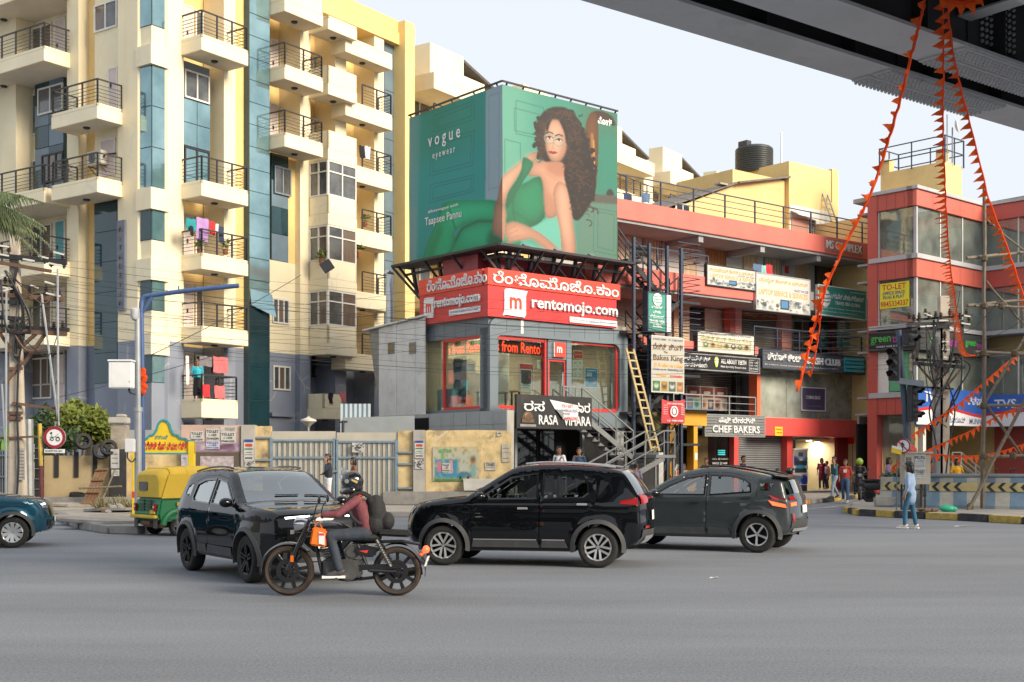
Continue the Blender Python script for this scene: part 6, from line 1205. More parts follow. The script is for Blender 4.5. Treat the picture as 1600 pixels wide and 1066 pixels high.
bill(691,703,724,738,43.95,paper(),'small to let bill pasted over the faded car poster',tl());bill(758,775,722,735,43.97,paper(18,14,'d8d2c4',[(6,'606060'),(9,'808080')]),'weathered to let bill alone on the right of the stained wall',[('TO-LET',M_INKB,.62,.92,.1,.9)]);bill(784,797,694,722,43.97,P_ if 0 else paper(14,26,'cfc8b8',[(6,'77746c'),(12,'8a867c'),(20,'60605c')]),'tall weathered bill at the right end of the stained wall');bill(776,784,674,682,43.97,paper(10,8,'d0c8b4',[(3,'404040')]),'tiny bill near the top of the stained wall')
for i,(a,b,y0,y1,lab)in enumerate([(173,186,702,732,'crumpled white bill on the black board'),(174,186,734,744,'lower torn white bill on the black board')]):bill(a,b,y0,y1,43.58,paper(14,20,'d4d4d2',[(5,'707070'),(9,'8a8a8a'),(14,'606060')]),lab)
def pole_tube(T,name,px0,px1,py,D,r,m,n=14):
 mb=MB();zb=GL_;mb.tube([V((wx(px0,D),D,zb)),V((wx(px1,D),D,zat(py,D)))],r if isinstance(r,list)else[r,r*.85],n);return T.part(name,mb,m,smooth=40)
D=40.5
EP=Thing('electric_pole','concrete electric pole crowded with cross arms and insulators at the left edge','pole',(wx(28,D),D,GL_))
mb=MB();x0,x1=wx(28.5,D),wx(23,D);mb.prism([V((x0-.27,D-.2,GL_)),V((x0+.27,D-.2,GL_)),V((x0+.27,D+.2,GL_)),V((x0-.27,D+.2,GL_))],(0,0,.02))
zt=zat(366,D);mb=MB();b0=[(-.25,-.2),(.25,-.2),(.25,.2),(-.25,.2)];mb.add([V((x0+a,D+b,GL_))for a,b in b0]+[V((x1+a*.55,D+b*.6,zt))for a,b in b0],[(0,3,2,1),(4,5,6,7),(0,1,5,4),(1,2,6,5),(2,3,7,6),(3,0,4,7)]);EP.part('pole',mb,mat('pole_concrete',(.50,.44,.36),.9,.15,1.5,streak=.5,grime=.4,bump=.3,bscale=20),bevel=.03)
M_RUST=mat('rusty_steel',(.13,.075,.05),.8,.35,4,bump=.2,bscale=40);M_INS=mat('white_insulator',(.62,.60,.55),.3,.1,4,spec=.6);M_INSB=mat('brown_insulator',(.06,.045,.04),.3,.2,4,spec=.6)
def arm(T,a,b,w=.09,m=None,name='cross_arm'):mb=MB();mb.beam(a,b,w,w*1.1);return T.part(name,mb,m or M_RUST)
def ins(T,p,hh=.3,horiz=False):
 p=V(p);mb=MB();ax=(0,0,1)
 mb.lathe([(.03,0),(.03,.04),(.09,.06),(.04,.09),(.085,.12),(.04,.15),(.08,.18),(.035,.2),(.05,.26),(0,.28)],10,p,ax);return T.part('insulator',mb,M_INSB)
pp=lambda px,py,dy=0.:V((wx(px,D+dy),D+dy,zat(py,D+dy)))
for(a,b,m,w)in(((-40,396),(104,410),M_BLK,.14),((-40,404),(80,424),M_RUST,.10),((-30,458),(100,468),M_RUST,.13),((-20,470),(40,474),M_BLK,.1),((-20,508),(108,516),M_BLK,.10),((-20,515),(104,522),M_RUST,.13),((-20,494),(34,498),M_BLK,.1),((20,630),(96,640),M_RUST,.08),((0,685),(60,682),M_RUST,.06)):arm(EP,pp(*a,-.25),pp(*b,-.25),w,m)
for(a,b)in(((34,570),(-8,510)),((36,570),(72,520)),((30,570),(8,600)),((36,540),(60,518))):arm(EP,pp(*a,-.2),pp(*b,-.25),.09,M_RUST,'brace')
for px,py in((0,388),(14,392),(52,406),(56,398),(70,408),(80,400),(80,414),(98,404),(100,416),(8,440),(16,440),(18,456),(46,456),(46,464),(66,470),(72,454),(72,462),(92,460),(92,470),(84,512),(98,510)):ins(EP,pp(px,py+4,-.25))
for(a,b)in(((-8,383),(14,386)),((-8,396),(14,400)),((36,405),(54,408)),((60,400),(76,404)),((84,394),(100,398)),((76,411),(98,416)),((2,430),(18,433)),((0,448),(20,452)),((70,440),(86,445)),((72,458),(94,463)),((48,446),(60,450)),((4,455),(16,452))):arm(EP,pp(*a,-.32),pp(*b,-.32),.05,M_INS,'fuse_bar')
for(a,b,r)in(((10,455),(9,790),.035),((65,460),(92,665),.035),((90,420),(91,660),.035),((3,600),(8,690),.03)):mb=MB();mb.tube([pp(*a,-.4),pp(*b,-.4)],r,6);EP.part('conduit',mb,M_ALU)
for k in range(9):
 mb=MB();px=random.uniform(0,40);py=random.uniform(395,520);p0=pp(px,py,-.35);q=pp(random.uniform(10,100),random.uniform(430,560),-.35);mid_=(p0+q)/2+V((random.uniform(-.4,.4),-.1,-random.uniform(.2,.9)));mb.tube(smooth2([tuple(p0),tuple(mid_),tuple(q)],6,False),.016 if k%3 else .035,5,caps=False);EP.part('loose_cable',mb,M_BLK if k%5 else M_RUST)
for pts,r in(([(26,420),(22,450),(34,475),(35,500),(26,525),(24,560)],.05),([(34,470),(38,520),(30,560),(27,640),(29,720),(26,780)],.035),([(-5,497),(20,500),(34,520),(30,545)],.05)):mb=MB();mb.tube(smooth2([tuple(pp(a,b,-.28))for a,b in pts],5,False),r,7,caps=False);EP.part('loose_cable',mb,M_BLK)
mb=MB();
for py in(577,646,654):mb=MB();mb.box(wx(14,D),wx(40,D),D-.27,D-.22,zat(py,D)-.05,zat(py,D)+.05);EP.part('clamp_band',mb,M_RUST)
pass
for(a,b,y0,y1,lab)in((26,39,700,750,'white painted number strip pasted on the concrete pole'),):bill(a,b,y0,y1,D-.28,paper(14,40,'c9c4ba',[(4+4*i,'6a665e')for i in range(9)]),lab)
mb=MB();mb.prism([V((wx(12,42),42,GL_)),V((wx(22,42),42,GL_)),V((wx(22,42),42,zat(640,42))),V((wx(14,42),42,zat(640,42)))],(0,.25,0));solo('stub_pole',mb,mat('pole_concrete',(.50,.44,.36)),'short rough concrete stub behind the electric pole','post',(wx(17,42),42,GL_));
mb=MB();mb.tube([V((wx(43,42),42.2,GL_)),V((wx(41,42),42.2,zat(655,42)))],.16,10);solo('grey_post',mb,M_STEEL,'grey round post right of the electric pole','post',(wx(43,42),42.2,GL_))
T=Thing('iron_gate','grey ribbed iron gate at the left edge','gate',(wx(0,43),43.4,GL_))
mb=MB();wbox(mb,-60,14,703,999,43.5,.04);T.part('gate_leaf',mb,M_GREYP)
for i in range(18):px=-58+i*4.1;mb=MB();wbox(mb,px-.9,px+.9,703,782,43.4,.09);T.part('rib',mb,M_GREYP)
for py in(712,745,776):mb=MB();wbox(mb,-60,14,py-1.2,py+1.2,43.36,.035);T.part('cross_bar',mb,M_GREYP)
T=Thing('mesh_door','black wire mesh door with white papers between pole and ochre wall','door',(wx(58,43.8),43.8,GL_));mb=MB();wbox(mb,47,68,690,999,43.8,.06);T.part('panel',mb,M_DARKIN)
for i in range(5):mb=MB();py=700+i*16;wbox(mb,47,68,py,py+1,43.75,.04);T.part('bar',mb,M_STEEL)
for i,(y0,y1)in enumerate(((694,707),(710,718),(722,748))):bill(48,53.5,y0,y1,43.7,paper(8,14,'b9c4d4',[(3,'606a80'),(7,'7a8498')]),('top','middle','lowest')[i]+' bluish white paper strip on the black mesh door')
D=38.
T=Thing('marker_post','thin post painted yellow above and dark red below','post',(wx(64,D),D,GL_));mb=MB();mb.tube([V((wx(65.5,D),D,GL_)),V((wx(64,D),D,zat(728,D)))],.065,8);T.part('lower_half',mb,mat('oxide_red',(.14,.035,.035),.7,.2,3));mb=MB();mb.tube([V((wx(64,D),D,zat(728,D)+.001)),V((wx(62,D),D,zat(662,D)))],.065,8);T.part('upper_half',mb,mat('ochre_yellow',(.52,.36,.06),.6,.15,3,grime=.3))
T=Thing('round_road_sign','round white road sign with dark red rim and a cart symbol','road sign',(wx(87,D),D-.1,zat(702,D)));cS=V((wx(87.5,D),D-.1,zat(683.5,D)));r=17.2/F*D
mb=MB();mb.lathe([(0,0),(r,0),(r,.02),(0,.02)],32,cS,(0,-1,0));T.part('plate',mb,M_WHITE);mb=MB();mb.lathe([(r*.74,.021),(r,.021),(r,.03),(r*.74,.03)],32,cS,(0,-1,0),closed=True);T.part('rim',mb,mat('dark_red_rim',(.30,.02,.035),.5))
sb=MB();q=lambda x,z:cS+V((x*r,-.022,z*r))
for cx_,rr in((-.22,.16),(.3,.2)):sb.lathe([(r*rr*.6,0),(r*rr,0),(r*rr,.006),(r*rr*.6,.006)],14,q(cx_,-.18),(0,-1,0),closed=True)
sb.beam(q(-.4,.02),q(.45,.05),.05*r*2,.006);sb.beam(q(-.2,.02),q(-.3,.3),.03*r*2,.006);sb.beam(q(.05,.04),q(.35,.32),.03*r*2,.006);sb.beam(q(-.45,-.25),q(-.2,.0),.03,.006);sb.lathe([(0,0),(r*.1,0),(r*.1,.006),(0,.006)],12,q(-.3,.38),(0,-1,0));T.part('cart_symbol',sb,M_INKB)
mb=MB();mb.box(wx(71,D),wx(103,D),D-.1,D-.08,zat(708,D),zat(702,D));T.part('text_plate',mb,M_WHITE);text('NO ENTRY FOR CARTS',M_INKB,T.o,V((wx(73,D),D-.103,zat(706.5,D))),(1,0,0),(0,0,1),h=.06,w=.52,depth=.003,off=T.b);mb=MB();mb.tube([V((wx(87.5,D),D-.06,zat(710,D))),V((wx(87.5,D),D-.06,zat(660,D)))],.03,6);mb.beam(V((wx(60,D),D-.04,zat(684,D))),V((wx(90,D),D-.04,zat(683,D))),.04);T.part('bracket',mb,M_STEEL)
D=42.;T=Thing('wooden_board','weathered brown plank panel leaning on the ochre wall','board',(wx(140,D),D,GL_))
for i in range(4):
 a,b=i/4,(i+1)/4-.02;L0,L1,R0,R1=V((wx(127,D),D,zat(790,D))),V((wx(137,D),D+.9,zat(733,D))),V((wx(148,D),D,zat(791,D))),V((wx(157,D),D+.9,zat(732,D)))
 mb=MB();mb.prism([L0+(R0-L0)*a,L0+(R0-L0)*b,L1+(R1-L1)*b,L1+(R1-L1)*a],(0,-.05,0));T.part('plank',mb,M_WOOD)
for t in(.05,.35,.68,.96):mb=MB();mb.beam(L0+(L1-L0)*t+V((0,-.08,0)),R0+(R1-R0)*t+V((0,-.08,0)),.11,.04);T.part('batten',mb,M_WOOD)
mb=MB();mb.tube([V((wx(128,D),D-.3,zat(763,D))),V((wx(192,D),D-.1,zat(760,D)))],.035,6);mb.tube([V((wx(160,D),D-.3,zat(792,D))),V((wx(172,D),D+.5,zat(735,D)))],.03,6);solo('bamboo_pole',mb,M_BAMBOO,'thin poles resting across the brown plank panel','poles',(wx(160,D),D,GL_))
def tyre_mesh(R_,w):mb=MB();mb.lathe([(R_*.62,-w/2),(R_*.9,-w/2),(R_,-w*.3),(R_,w*.3),(R_*.9,w/2),(R_*.62,w/2)],20,closed=True);return mb.mesh('tyre',M_RUBBER,smooth=40)
tm=tyre_mesh(.3,.2)
for i,(px,py,dz,rx,ry,lab)in enumerate([(158,705,2.05,1.4,.2,'old black tyre slung on top of the ochre wall'),(170,700,2.2,1.2,-.5,'second black tyre hung beside the rough stone pillar'),(122,775,.45,.15,.1,'old tyre lying at the foot of the ochre wall'),(130,690,2.35,1.3,.6,'black tyre wedged into the green bush')]):
 o=link('old_tyre',tm);Dz=43.7;o.location=(wx(px,Dz),Dz,zat(py,Dz));o.rotation_euler=(rx,ry,.4);tag(o,lab,'tyre','old tyres along the ochre wall')
for i in range(26):
 px=random.uniform(158,215);D=random.uniform(37,41.5);mb=MB();r=random.uniform(.08,.22);mb.ell((0,0,0),r,r*.7,r*.45,7,4);o=mb.obj('rubble_stone',[M_CONC,M_PAVE,mat('litter_brown',(.22,.14,.09),.9,.4,4)][i%3]);o.location=(wx(px,D),D,GL_+r*.3);o.rotation_euler=(random.random(),random.random(),random.random()*3);tag(o,'rubble lump in the rubbish strip between plank panel and rickshaw','rubble','rubble in the rubbish strip')
mb=MB()
for i in range(420):
 px=random.uniform(150,216);D=random.uniform(39,43);p=V((wx(px,D),D,GL_));a=random.uniform(0,6.3);L=random.uniform(.15,.55);d=V((math.cos(a)*.6,math.sin(a)*.6,random.uniform(.1,1))).normalized()*L;w=V((-math.sin(a),math.cos(a),0))*.02;mb.add([p-w,p+w,p+d+w*.3,p+d-w*.3],[(0,1,2,3)])
solo('dry_grass',mb,mat('dry_grass_mat',(.19,.16,.07),.9,.4,3),None,None,(0,0,0),kind='stuff',recalc=False)
mb=MB();p=gnd(188,792,.15);mb.ell(p+V((0,0,.1)),.16,.12,.1,9,6);solo('plastic_bag',mb,mat('blue_bag',(.15,.35,.65),.4,.2,8),'crumpled light blue plastic bag in the rubbish strip','bag',tuple(p))
D=34.;T=Thing('camera_pole','tall grey pole with a white cabinet and dome camera','pole',(wx(215,D),D,GL_));z_=lambda py:zat(py,D)
mb=MB();mb.tube([V((wx(216,D),D,GL_)),V((wx(216,D),D,z_(640)))],.10,14);mb.tube([V((wx(216,D),D,z_(640))),V((wx(214.5,D),D,z_(488)))],.075,14);mb.lathe([(.12,z_(640)-.06),(.12,z_(640)+.06)],14,(wx(216,D),D,0));T.part('pole',mb,mat('galvanised',(.36,.38,.40),.5,.12,3,metal=.4,grime=.2),smooth=40)
mb=MB();mb.box(wx(177.5,D),wx(213,D),D-.45,D-.12,z_(608),z_(567));bx=T.part('cabinet',mb,M_WPLAST,bevel=.02);mb=MB();mb.box(wx(176.5,D),wx(214,D),D-.48,D-.1,z_(567)+.002,z_(564));T.part('cabinet_lid',mb,M_WPLAST,bx,bevel=.01);mb=MB();mb.box(wx(196,D),wx(211,D),D-.453,D-.45,z_(599),z_(597.5));T.part('label_strip',mb,M_RINK,bx);mb=MB();mb.box(wx(183,D)-.0,wx(209,D),D-.454,D-.451,z_(605),z_(570));T.part('cabinet_door',mb,M_WPLAST,bx)
mb=MB();mb.tube(smooth2([(wx(205,D),D-.2,z_(608)),(wx(207,D),D-.2,z_(614)),(wx(213,D),D-.1,z_(616))],5,False),.03,6);T.part('cable_loop',mb,M_BLK)
mb=MB();mb.box(wx(210,D),wx(218,D),D-.25,D,z_(494),z_(482));mb.lathe([(0,z_(500)-.05),(.07,z_(500)-.03),(.11,z_(498)+.0),(.11,z_(486)),(.05,z_(484))],14,(wx(216,D),D-.32,0));T.part('dome_camera',mb,mat('camera_grey',(.45,.46,.48),.4),smooth=40);mb=MB();mb.lathe([(0,-.08),(.06,-.06),(.09,0),(0,.0)],12,(wx(216,D),D-.32,z_(499)));T.part('lens_dome',mb,M_DARKGL,smooth=True)
mb=MB();mb.box(wx(200,D),wx(214,D),D-.3,D-.11,z_(707),z_(686));b_=T.part('meter_box',mb,M_WPLAST,bevel=.015);mb=MB();mb.tube(smooth2([(wx(203,D),D-.2,z_(707)),(wx(203,D),D-.2,z_(716)),(wx(209,D),D-.15,z_(722)),(wx(213,D),D-.1,z_(716))],5,False),.02,6);T.part('cable_loop',mb,M_BLK)
D=34.6;T=Thing('gantry_pole','blue bent steel pole with a long arm over the pavement','pole',(wx(224,D),D,GL_));z_=lambda py:zat(py,D)
mb=MB();mb.tube(smooth2([(wx(224,D),D,GL_),(wx(222,D),D,z_(560)),(wx(221,D),D,z_(500)),(wx(221,D),D,z_(476)),(wx(224,D),D,z_(466)),(wx(235,D),D,z_(462)),(wx(300,D),D,z_(453.5)),(wx(373,D),D,z_(446.5))],8,False),.066,12);T.part('pole',mb,M_BLUEP,smooth=50);mb=MB();mb.tube([V((wx(222,D),D,z_(490))),V((wx(238,D),D,z_(463)))],.05,8);T.part('brace',mb,M_BLUEP);mb=MB();mb.beam(V((wx(279,D),D,z_(455))),V((wx(279,D),D,z_(447))),.03);T.part('stub',mb,M_BLUEP)
mb=MB()
for i in range(10):mb.ell((wx(223+random.uniform(-2,3),D-.2),D-.15,z_(580+i*3.6)),.07+.03*random.random(),.06,.09,7,5)
solo('orange_cloth',mb,M_ORANGE,'bunched orange cloth tied round the blue pole','cloth',(wx(223,D),D-.1,z_(615)))
D=36.5;T=Thing('street_name_arch','yellow street name board on two posts with a curved crest and red lettering','sign',(wx(256,D),D,GL_));z_=lambda py:zat(py,D)
half=[(0,657),(5,658.5),(9,664),(12,674),(16,680),(22,681),(26,686),(34,686),(38,690),(48,690)]
up=[(256-a,b)for a,b in half[::-1]]+[(256+a,b)for a,b in half[1:]]
mb=MB();mb.prism([V((wx(a,D),D,z_(b)))for a,b in[(208,709)]+up+[(304,709)]],(0,.07,0));T.part('board',mb,M_YEL)
eb=MB()
for(a,b),(c,d)in zip(up[:-1],up[1:]):eb.beam(V((wx(a,D),D-.01,z_(b)+.01)),V((wx(c,D),D-.01,z_(d)+.01)),.05,.06)
eb.beam(V((wx(216,D),D-.01,z_(709))),V((wx(294,D),D-.01,z_(709))),.05,.05);T.part('blue_edge',eb,mat('teal_edge',(.04,.28,.34),.5))
for a,b in((207,216.5),(294.5,304)):mb=MB();mb.box(wx(a,D),wx(b,D),D-.06,D+.12,GL_,z_(690 if a>250 else 700));T.part('post',mb,M_YEL,bevel=.01);mb=MB();mb.box(wx(a,D)-.003,wx(b,D)+.003,D-.063,D+.123,z_(778),z_(768));T.part('red_band',mb,M_REDP)
text('ಬಿಬಿಎಂಪಿ',mat('teal_edge',(.04,.28,.34)),T.o,V((wx(242,D),D-.003,z_(686.5))),(1,0,0),(0,0,1),h=.13,w=.38,depth=.006,off=T.b);text('.ಸಿ.ರೆಡ್ಡಿ ಪೊರ ವಿಮಲ ರಸ್ತೆ',M_RINK,T.o,V((wx(221,D),D-.003,z_(703.5))),(1,0,0),(0,0,1),h=.26,w=wx(292,D)-wx(221,D),bold=.03,depth=.008,off=T.b)
bill(283,293,712,728,D+1.5,paper(10,16,'d8d8e4',[(4,'6060a0')]),'small blue and white face bill seen through the arch')
def leaf_cloud(name,m,parent,T,blobs,n,size,seed=1,droop=0.):
 r_=np.random.RandomState(seed);mb=MB()
 for i in range(n):
  b=blobs[r_.randint(len(blobs))];d=r_.normal(size=3);d/=np.linalg.norm(d)+1e-9;t=r_.rand()**.45;p=V((b[0]+d[0]*b[3]*t,b[1]+d[1]*b[4]*t,b[2]+d[2]*b[5]*t));L=size*(.5+r_.rand());a=V(r_.normal(size=3)).normalized();a.z=a.z*.5+.35-droop;a.normalize();w=a.orthogonal().normalized()*(L*.22)
  mb.add([p,p+a*L*.5+w,p+a*L,p+a*L*.5-w],[(0,1,2,3)])
 return T.part(name,mb,m,parent,recalc=False)
M_LEAFG=mat('conifer_leaf',(.11,.15,.02),.7,.5,3,tint2=(.20,.24,.03));M_LEAFD=mat('dark_leaf',(.03,.065,.02),.6,.5,3);M_LEAFB=mat('banana_leaf',(.10,.22,.03),.5,.3,2);M_PALM=mat('palm_leaf',(.10,.13,.06),.6,.5,3,tint2=(.13,.18,.07));M_TRUNK=mat('bark',(.10,.07,.045),.9,.35,4,bump=.5,bscale=20)
D=46.;T=Thing('conifer_bush','yellow green conifer bush rising behind the ochre wall','bush',(wx(118,D),D,GL_));blobs=[]
for(px,py,r)in((92,665,.55),(104,652,.55),(112,640,.42),(120,660,.6),(132,655,.5),(142,650,.42),(150,664,.55),(160,672,.4),(138,676,.6),(110,682,.6),(96,688,.5),(156,686,.35)):blobs.append((wx(px,D),D+random.uniform(-.5,.5),zat(py,D),r,r*.9,r*.8))
leaf_cloud('foliage',M_LEAFG,None,T,blobs,5200,.20,3);leaf_cloud('inner_foliage',M_LEAFD,None,T,[(b[0],b[1]+.15,b[2]-.1,b[3]*.8,b[4]*.7,b[5]*.8)for b in blobs],1800,.22,4);mb=MB()
for b in blobs:mb.tube([V((wx(122,D),D,GL_)),V(((wx(122,D)+b[0])/2,D,b[2]*.5)),V((b[0],b[1],b[2]))],[.06,.045,.02],6)
T.part('branches',mb,M_TRUNK)
T=Thing('leafy_creeper','dark broad leaved creeper spilling over the ochre wall','plant',(wx(75,44.6),44.6,GL_));leaf_cloud('foliage',M_LEAFD,None,T,[(wx(px,44.6),44.5,zat(py,44.6),.4,.3,.45)for px,py in((74,655),(78,672),(84,690),(100,694),(112,690))],900,.2,6);mb=MB();mb.tube([V((wx(80,44.6),44.6,GL_)),V((wx(82,44.6),44.5,zat(670,44.6)))],.04,6);T.part('stem',mb,M_TRUNK)
D=45.;T=Thing('banana_plant','bright green banana leaves behind the electric pole','plant',(wx(12,D),D,GL_))
for i,(px,py,a,L)in enumerate([(2,706,1.9,1.6),(8,706,1.3,2.2),(20,706,1.2,2.5),(10,700,2.3,1.5),(42,700,1.25,1.8),(38,690,1.6,1.9),(44,706,.5,1.3),(30,704,2.0,1.2)]):
 mb=MB();b=V((wx(px,D),D,zat(py,D)-.4));P0=[]
 for k in range(7):t=k/6;c=b+V((math.cos(a)*L*t,-.25*t,math.sin(a)*L*t-.5*L*t*t*.5));w=.32*math.sin(math.pi*min(1,.12+t*.9));n_=V((-math.sin(a),-.4,math.cos(a))).normalized();P0 .append([c-n_*w+V((0,-.05,0)),c,c+n_*w+V((0,-.05,0))])
 mb.grid(P0);T.part('leaf',mb,M_LEAFB,smooth=True)
mb=MB();mb.tube([V((wx(14,D),D,GL_)),V((wx(14,D),D,zat(690,D)))],[.14,.1],8);T.part('stem',mb,M_LEAFB)
D=37.;T=Thing('palm_tree','palm crown with drooping grey green fronds at the left edge','palm tree',(wx(-52,D),D,GL_));mb=MB();cP=V((wx(-58,D),D,zat(318,D)));mb.tube([V((wx(-52,D),D,GL_)),V((wx(-48,D),D,zat(500,D))),cP],[.22,.17,.14],10);T.part('trunk',mb,M_TRUNK,smooth=40)
for i in range(15):
 a=random.uniform(-1.1,1.0)if i<11 else random.uniform(2,4.2);el=random.uniform(-.25,.8);L=random.uniform(1.7,2.5);d=V((math.cos(a),math.sin(a)*.8,0)).normalized();mb=MB();pts=[]
 for k in range(14):t=k/13;pts.append(cP+d*(L*t*math.cos(el*(1-t*.4)))+V((0,0,L*t*math.sin(el)-1.15*t*t)))
 mb.tube([tuple(p)for p in pts],[.03*(1-.8*k/13)for k in range(14)],5)
 for k in range(1,14):
  for sgn in(-1,1):
   for j in range(3):
    p=pts[k]+(pts[min(k+1,13)]-pts[k])*(j/3);s_=V((-d.y,d.x,0))*sgn;l=.75*math.sin(math.pi*min(.95,.15+k/14));q=p+s_*l*.45+d*l*.3+V((0,0,-l*random.uniform(.55,1.0)));w=d*.018;mid_=(p+q)/2+V((0,0,.08));mb.add([p-w,p+w,mid_+w,q,mid_-w],[(0,1,2,4),(4,2,3)])
 T.part('frond',mb,M_PALM,recalc=False)
FL=Fr(.843,15.49,37.2);FF=Face(FL,'x');HZ=7.5
M_GIRD=mat('girder_paint',(.55,.565,.59),.55,.12,.7,streak=.15,grime=.35,dirt=(.12,.10,.085));M_WEB=mat('girder_web_shaded',(.06,.062,.068),.6,.2,.6);M_DECK=mat('deck_soffit',(.05,.05,.052),.9,.2,.8)  # web and deck near black: shade between the girders put into the colour
FO=Thing('steel_flyover','dark steel girder flyover crossing the top right corner','flyover',(0,0,HZ),FL)
def fo(name,m,x0,x1,y0,y1,z0,z1,parent=None):mb=MB();mb.box(x0,x1,y0,y1,z0,z1);return FO.part(name,mb,m,parent)
X0,X1=-45,70
for(ya,yb)in((-.73,0),(-1.95,-1.16)):
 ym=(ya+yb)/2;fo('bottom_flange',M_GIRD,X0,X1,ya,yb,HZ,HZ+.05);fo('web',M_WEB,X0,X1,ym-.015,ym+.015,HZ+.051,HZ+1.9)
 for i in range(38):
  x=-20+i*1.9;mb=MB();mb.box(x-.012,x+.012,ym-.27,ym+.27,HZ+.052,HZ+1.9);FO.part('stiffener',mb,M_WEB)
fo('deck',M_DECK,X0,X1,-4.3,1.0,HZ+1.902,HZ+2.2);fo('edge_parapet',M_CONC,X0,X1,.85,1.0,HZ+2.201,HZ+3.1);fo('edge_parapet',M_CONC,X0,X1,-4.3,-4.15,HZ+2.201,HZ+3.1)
for yb in(-3.7,):fo('bottom_flange',M_GIRD,X0,X1,yb-.4,yb+.4,HZ,HZ+.05);fo('web',M_WEB,X0,X1,yb-.015,yb+.015,HZ+.051,HZ+1.9)
Fw=Face(FL,'x',-1.535);xc=Fw.hit(1490);zc_=Fw.z(1490,28)
for dx in(0,9,-9,18):fo('cross_girder_flange',M_GIRD,xc+dx-.0,xc+dx+.32,-3.3,-1.6,zc_,zc_+.03);fo('cross_girder',M_WEB,xc+dx+.14,xc+dx+.17,-3.3,-1.6,zc_+.031,HZ+1.9)
def bolts(origin,ux,uy,nx,ny,down,parent,rr=.028,sk=None):
 mb=MB()
 for i in range(nx):
  for j in range(ny):
   if sk and sk(i,j):continue
   p=V(origin)+V(ux)*i+V(uy)*j;mb.lathe([(rr,0),(rr,.022),(rr*.6,.024),(rr*.6,.036),(0,.038)],6,p,down)
 o=FO.part('bolt_heads',mb,M_GIRD,parent);o['kind']='stuff'
Fa=Face(FL,'x',-.36);Fb=Face(FL,'x',-1.55)
for(f_,yc,pxa,pya,pxb,hw)in((Fa,-.365,1360,100,1520,.34),(Fb,-1.555,1470,70,1640,.37)):
 def hitz(px,yv):return Face(FL,'x',yv).hit(px)
 xa=hitz(pxa,yc);xb=xa+3.1;pl=fo('splice_plate',M_GIRD,xa,xb,yc-hw,yc-.03,HZ-.03,HZ-.002);fo('splice_plate',M_GIRD,xa,xb,yc+.03,yc+hw,HZ-.03,HZ-.002)
 for s_ in(-1,1):bolts((xa+.08,yc+s_*.09,HZ-.031),(.092,0,0),(0,s_*.078,0),33,4,(0,0,-1),pl)
 fo('web_splice',M_WEB,xa+.6,xb-.6,yc-.045,yc+.045,HZ+.12,HZ+1.7)
xs_=Fw.hit(1522);ws=fo('web_splice',M_WEB,xs_,xs_+1.0,-1.60,-1.575,HZ+.25,HZ+1.75);bolts((xs_+.08,-1.601,HZ+.35),(.12,0,0),(0,0,.09),8,15,(0,-1,0),ws,.03)
def flagmesh(w,hh,sd,wv=1.):
 r_=random.Random(sd);mb=MB();n=4;rows=[]
 for i in range(n+1):
  t=i/n;ww_=w*(1-t)/2+.004;y=r_.uniform(-.25,.25)*hh*t*wv;rows.append([(-ww_,y+r_.uniform(-.04,.04)*hh,-hh*t),(0,y+.10*hh*math.sin(3*t+sd),-hh*t-.01),(ww_,y+r_.uniform(-.04,.04)*hh,-hh*t)])
 mb.grid(rows);return mb.mesh('flag',M_ORANGE,smooth=True)
FM=[flagmesh(.26,.30,i)for i in range(6)];FMs=[flagmesh(.24,.26,i+10,.35)for i in range(4)]
def bunting(label,pts,sp,sc,meshes,lean=(0,0,0),ribbon=.03,side=None,rnd=1.):
 P3=[V(at(*p))for p in pts];P3=[V(p)for p in smooth2([tuple(p)for p in P3],8,False)]
 T=Thing('bunting_string',label,'bunting',tuple(P3[-1]),group='orange bunting strings');mb=MB();n=len(P3)
 mb.tube([tuple(p+V((random.uniform(-.01,.01),0,0)))for p in P3],ribbon,5,flat=.35);T.part('cord',mb,M_ORANGE,smooth=True)
 acc=0;last=P3[0]
 for a,b in zip(P3[:-1],P3[1:]):
  L=(b-a).length;d=(b-a).normalized()
  while acc<L:
   p=a+d*acc;o=link('flag',random.choice(meshes),T.o);o.location=p-T.b;q=d.to_track_quat('X','Z')if abs(d.z)<.75 else Vector((d.x,d.y,d.z)).to_track_quat('X','Y')
   if side:
    u=V(side)+V((random.uniform(-.3,.3),random.uniform(-.7,.7),random.uniform(-.5,.3)))*rnd;u=(u-d*u.dot(d)).normalized();m3=Matrix((d,u.cross(d)*-1,-u)).transposed();o.rotation_euler=m3 .to_euler()
   else:u=V((random.uniform(-.1,.1),random.uniform(-.25,.25),-1));u=(u-d*u.dot(d)).normalized();m3=Matrix((d,(-u).cross(d),-u)).transposed();o.rotation_euler=m3 .to_euler()
   s_=sc*random.uniform(.85,1.15);o.scale=(s_,s_,s_*random.uniform(.8,1.1));acc+=sp*random.uniform(.85,1.15)
  acc-=L
 return T
bunting('big flagged orange bunting hanging from the flyover, loose end before the club sign',[(1452,-40,15.6),(1444,5,15.7),(1436,40,15.8),(1424,85,16),(1408,150,16.3),(1386,225,16.8),(1366,290,17),(1340,345,17.2),(1312,400,17.4),(1290,450,17.6),(1272,510,17.8),(1262,555,18),(1246,612,18)],.20,.47,FM,side=(-1,0,-.25),ribbon=.022,rnd=1.8)
bunting('second loose orange bunting tail folded beside the long string at its lower end',[(1292,440,17.5),(1283,490,17.7),(1277,535,17.8),(1273,560,17.8),(1268,585,17.9)],.2,.42,FM,side=(-1,0,-.2),ribbon=.02,rnd=1.8)
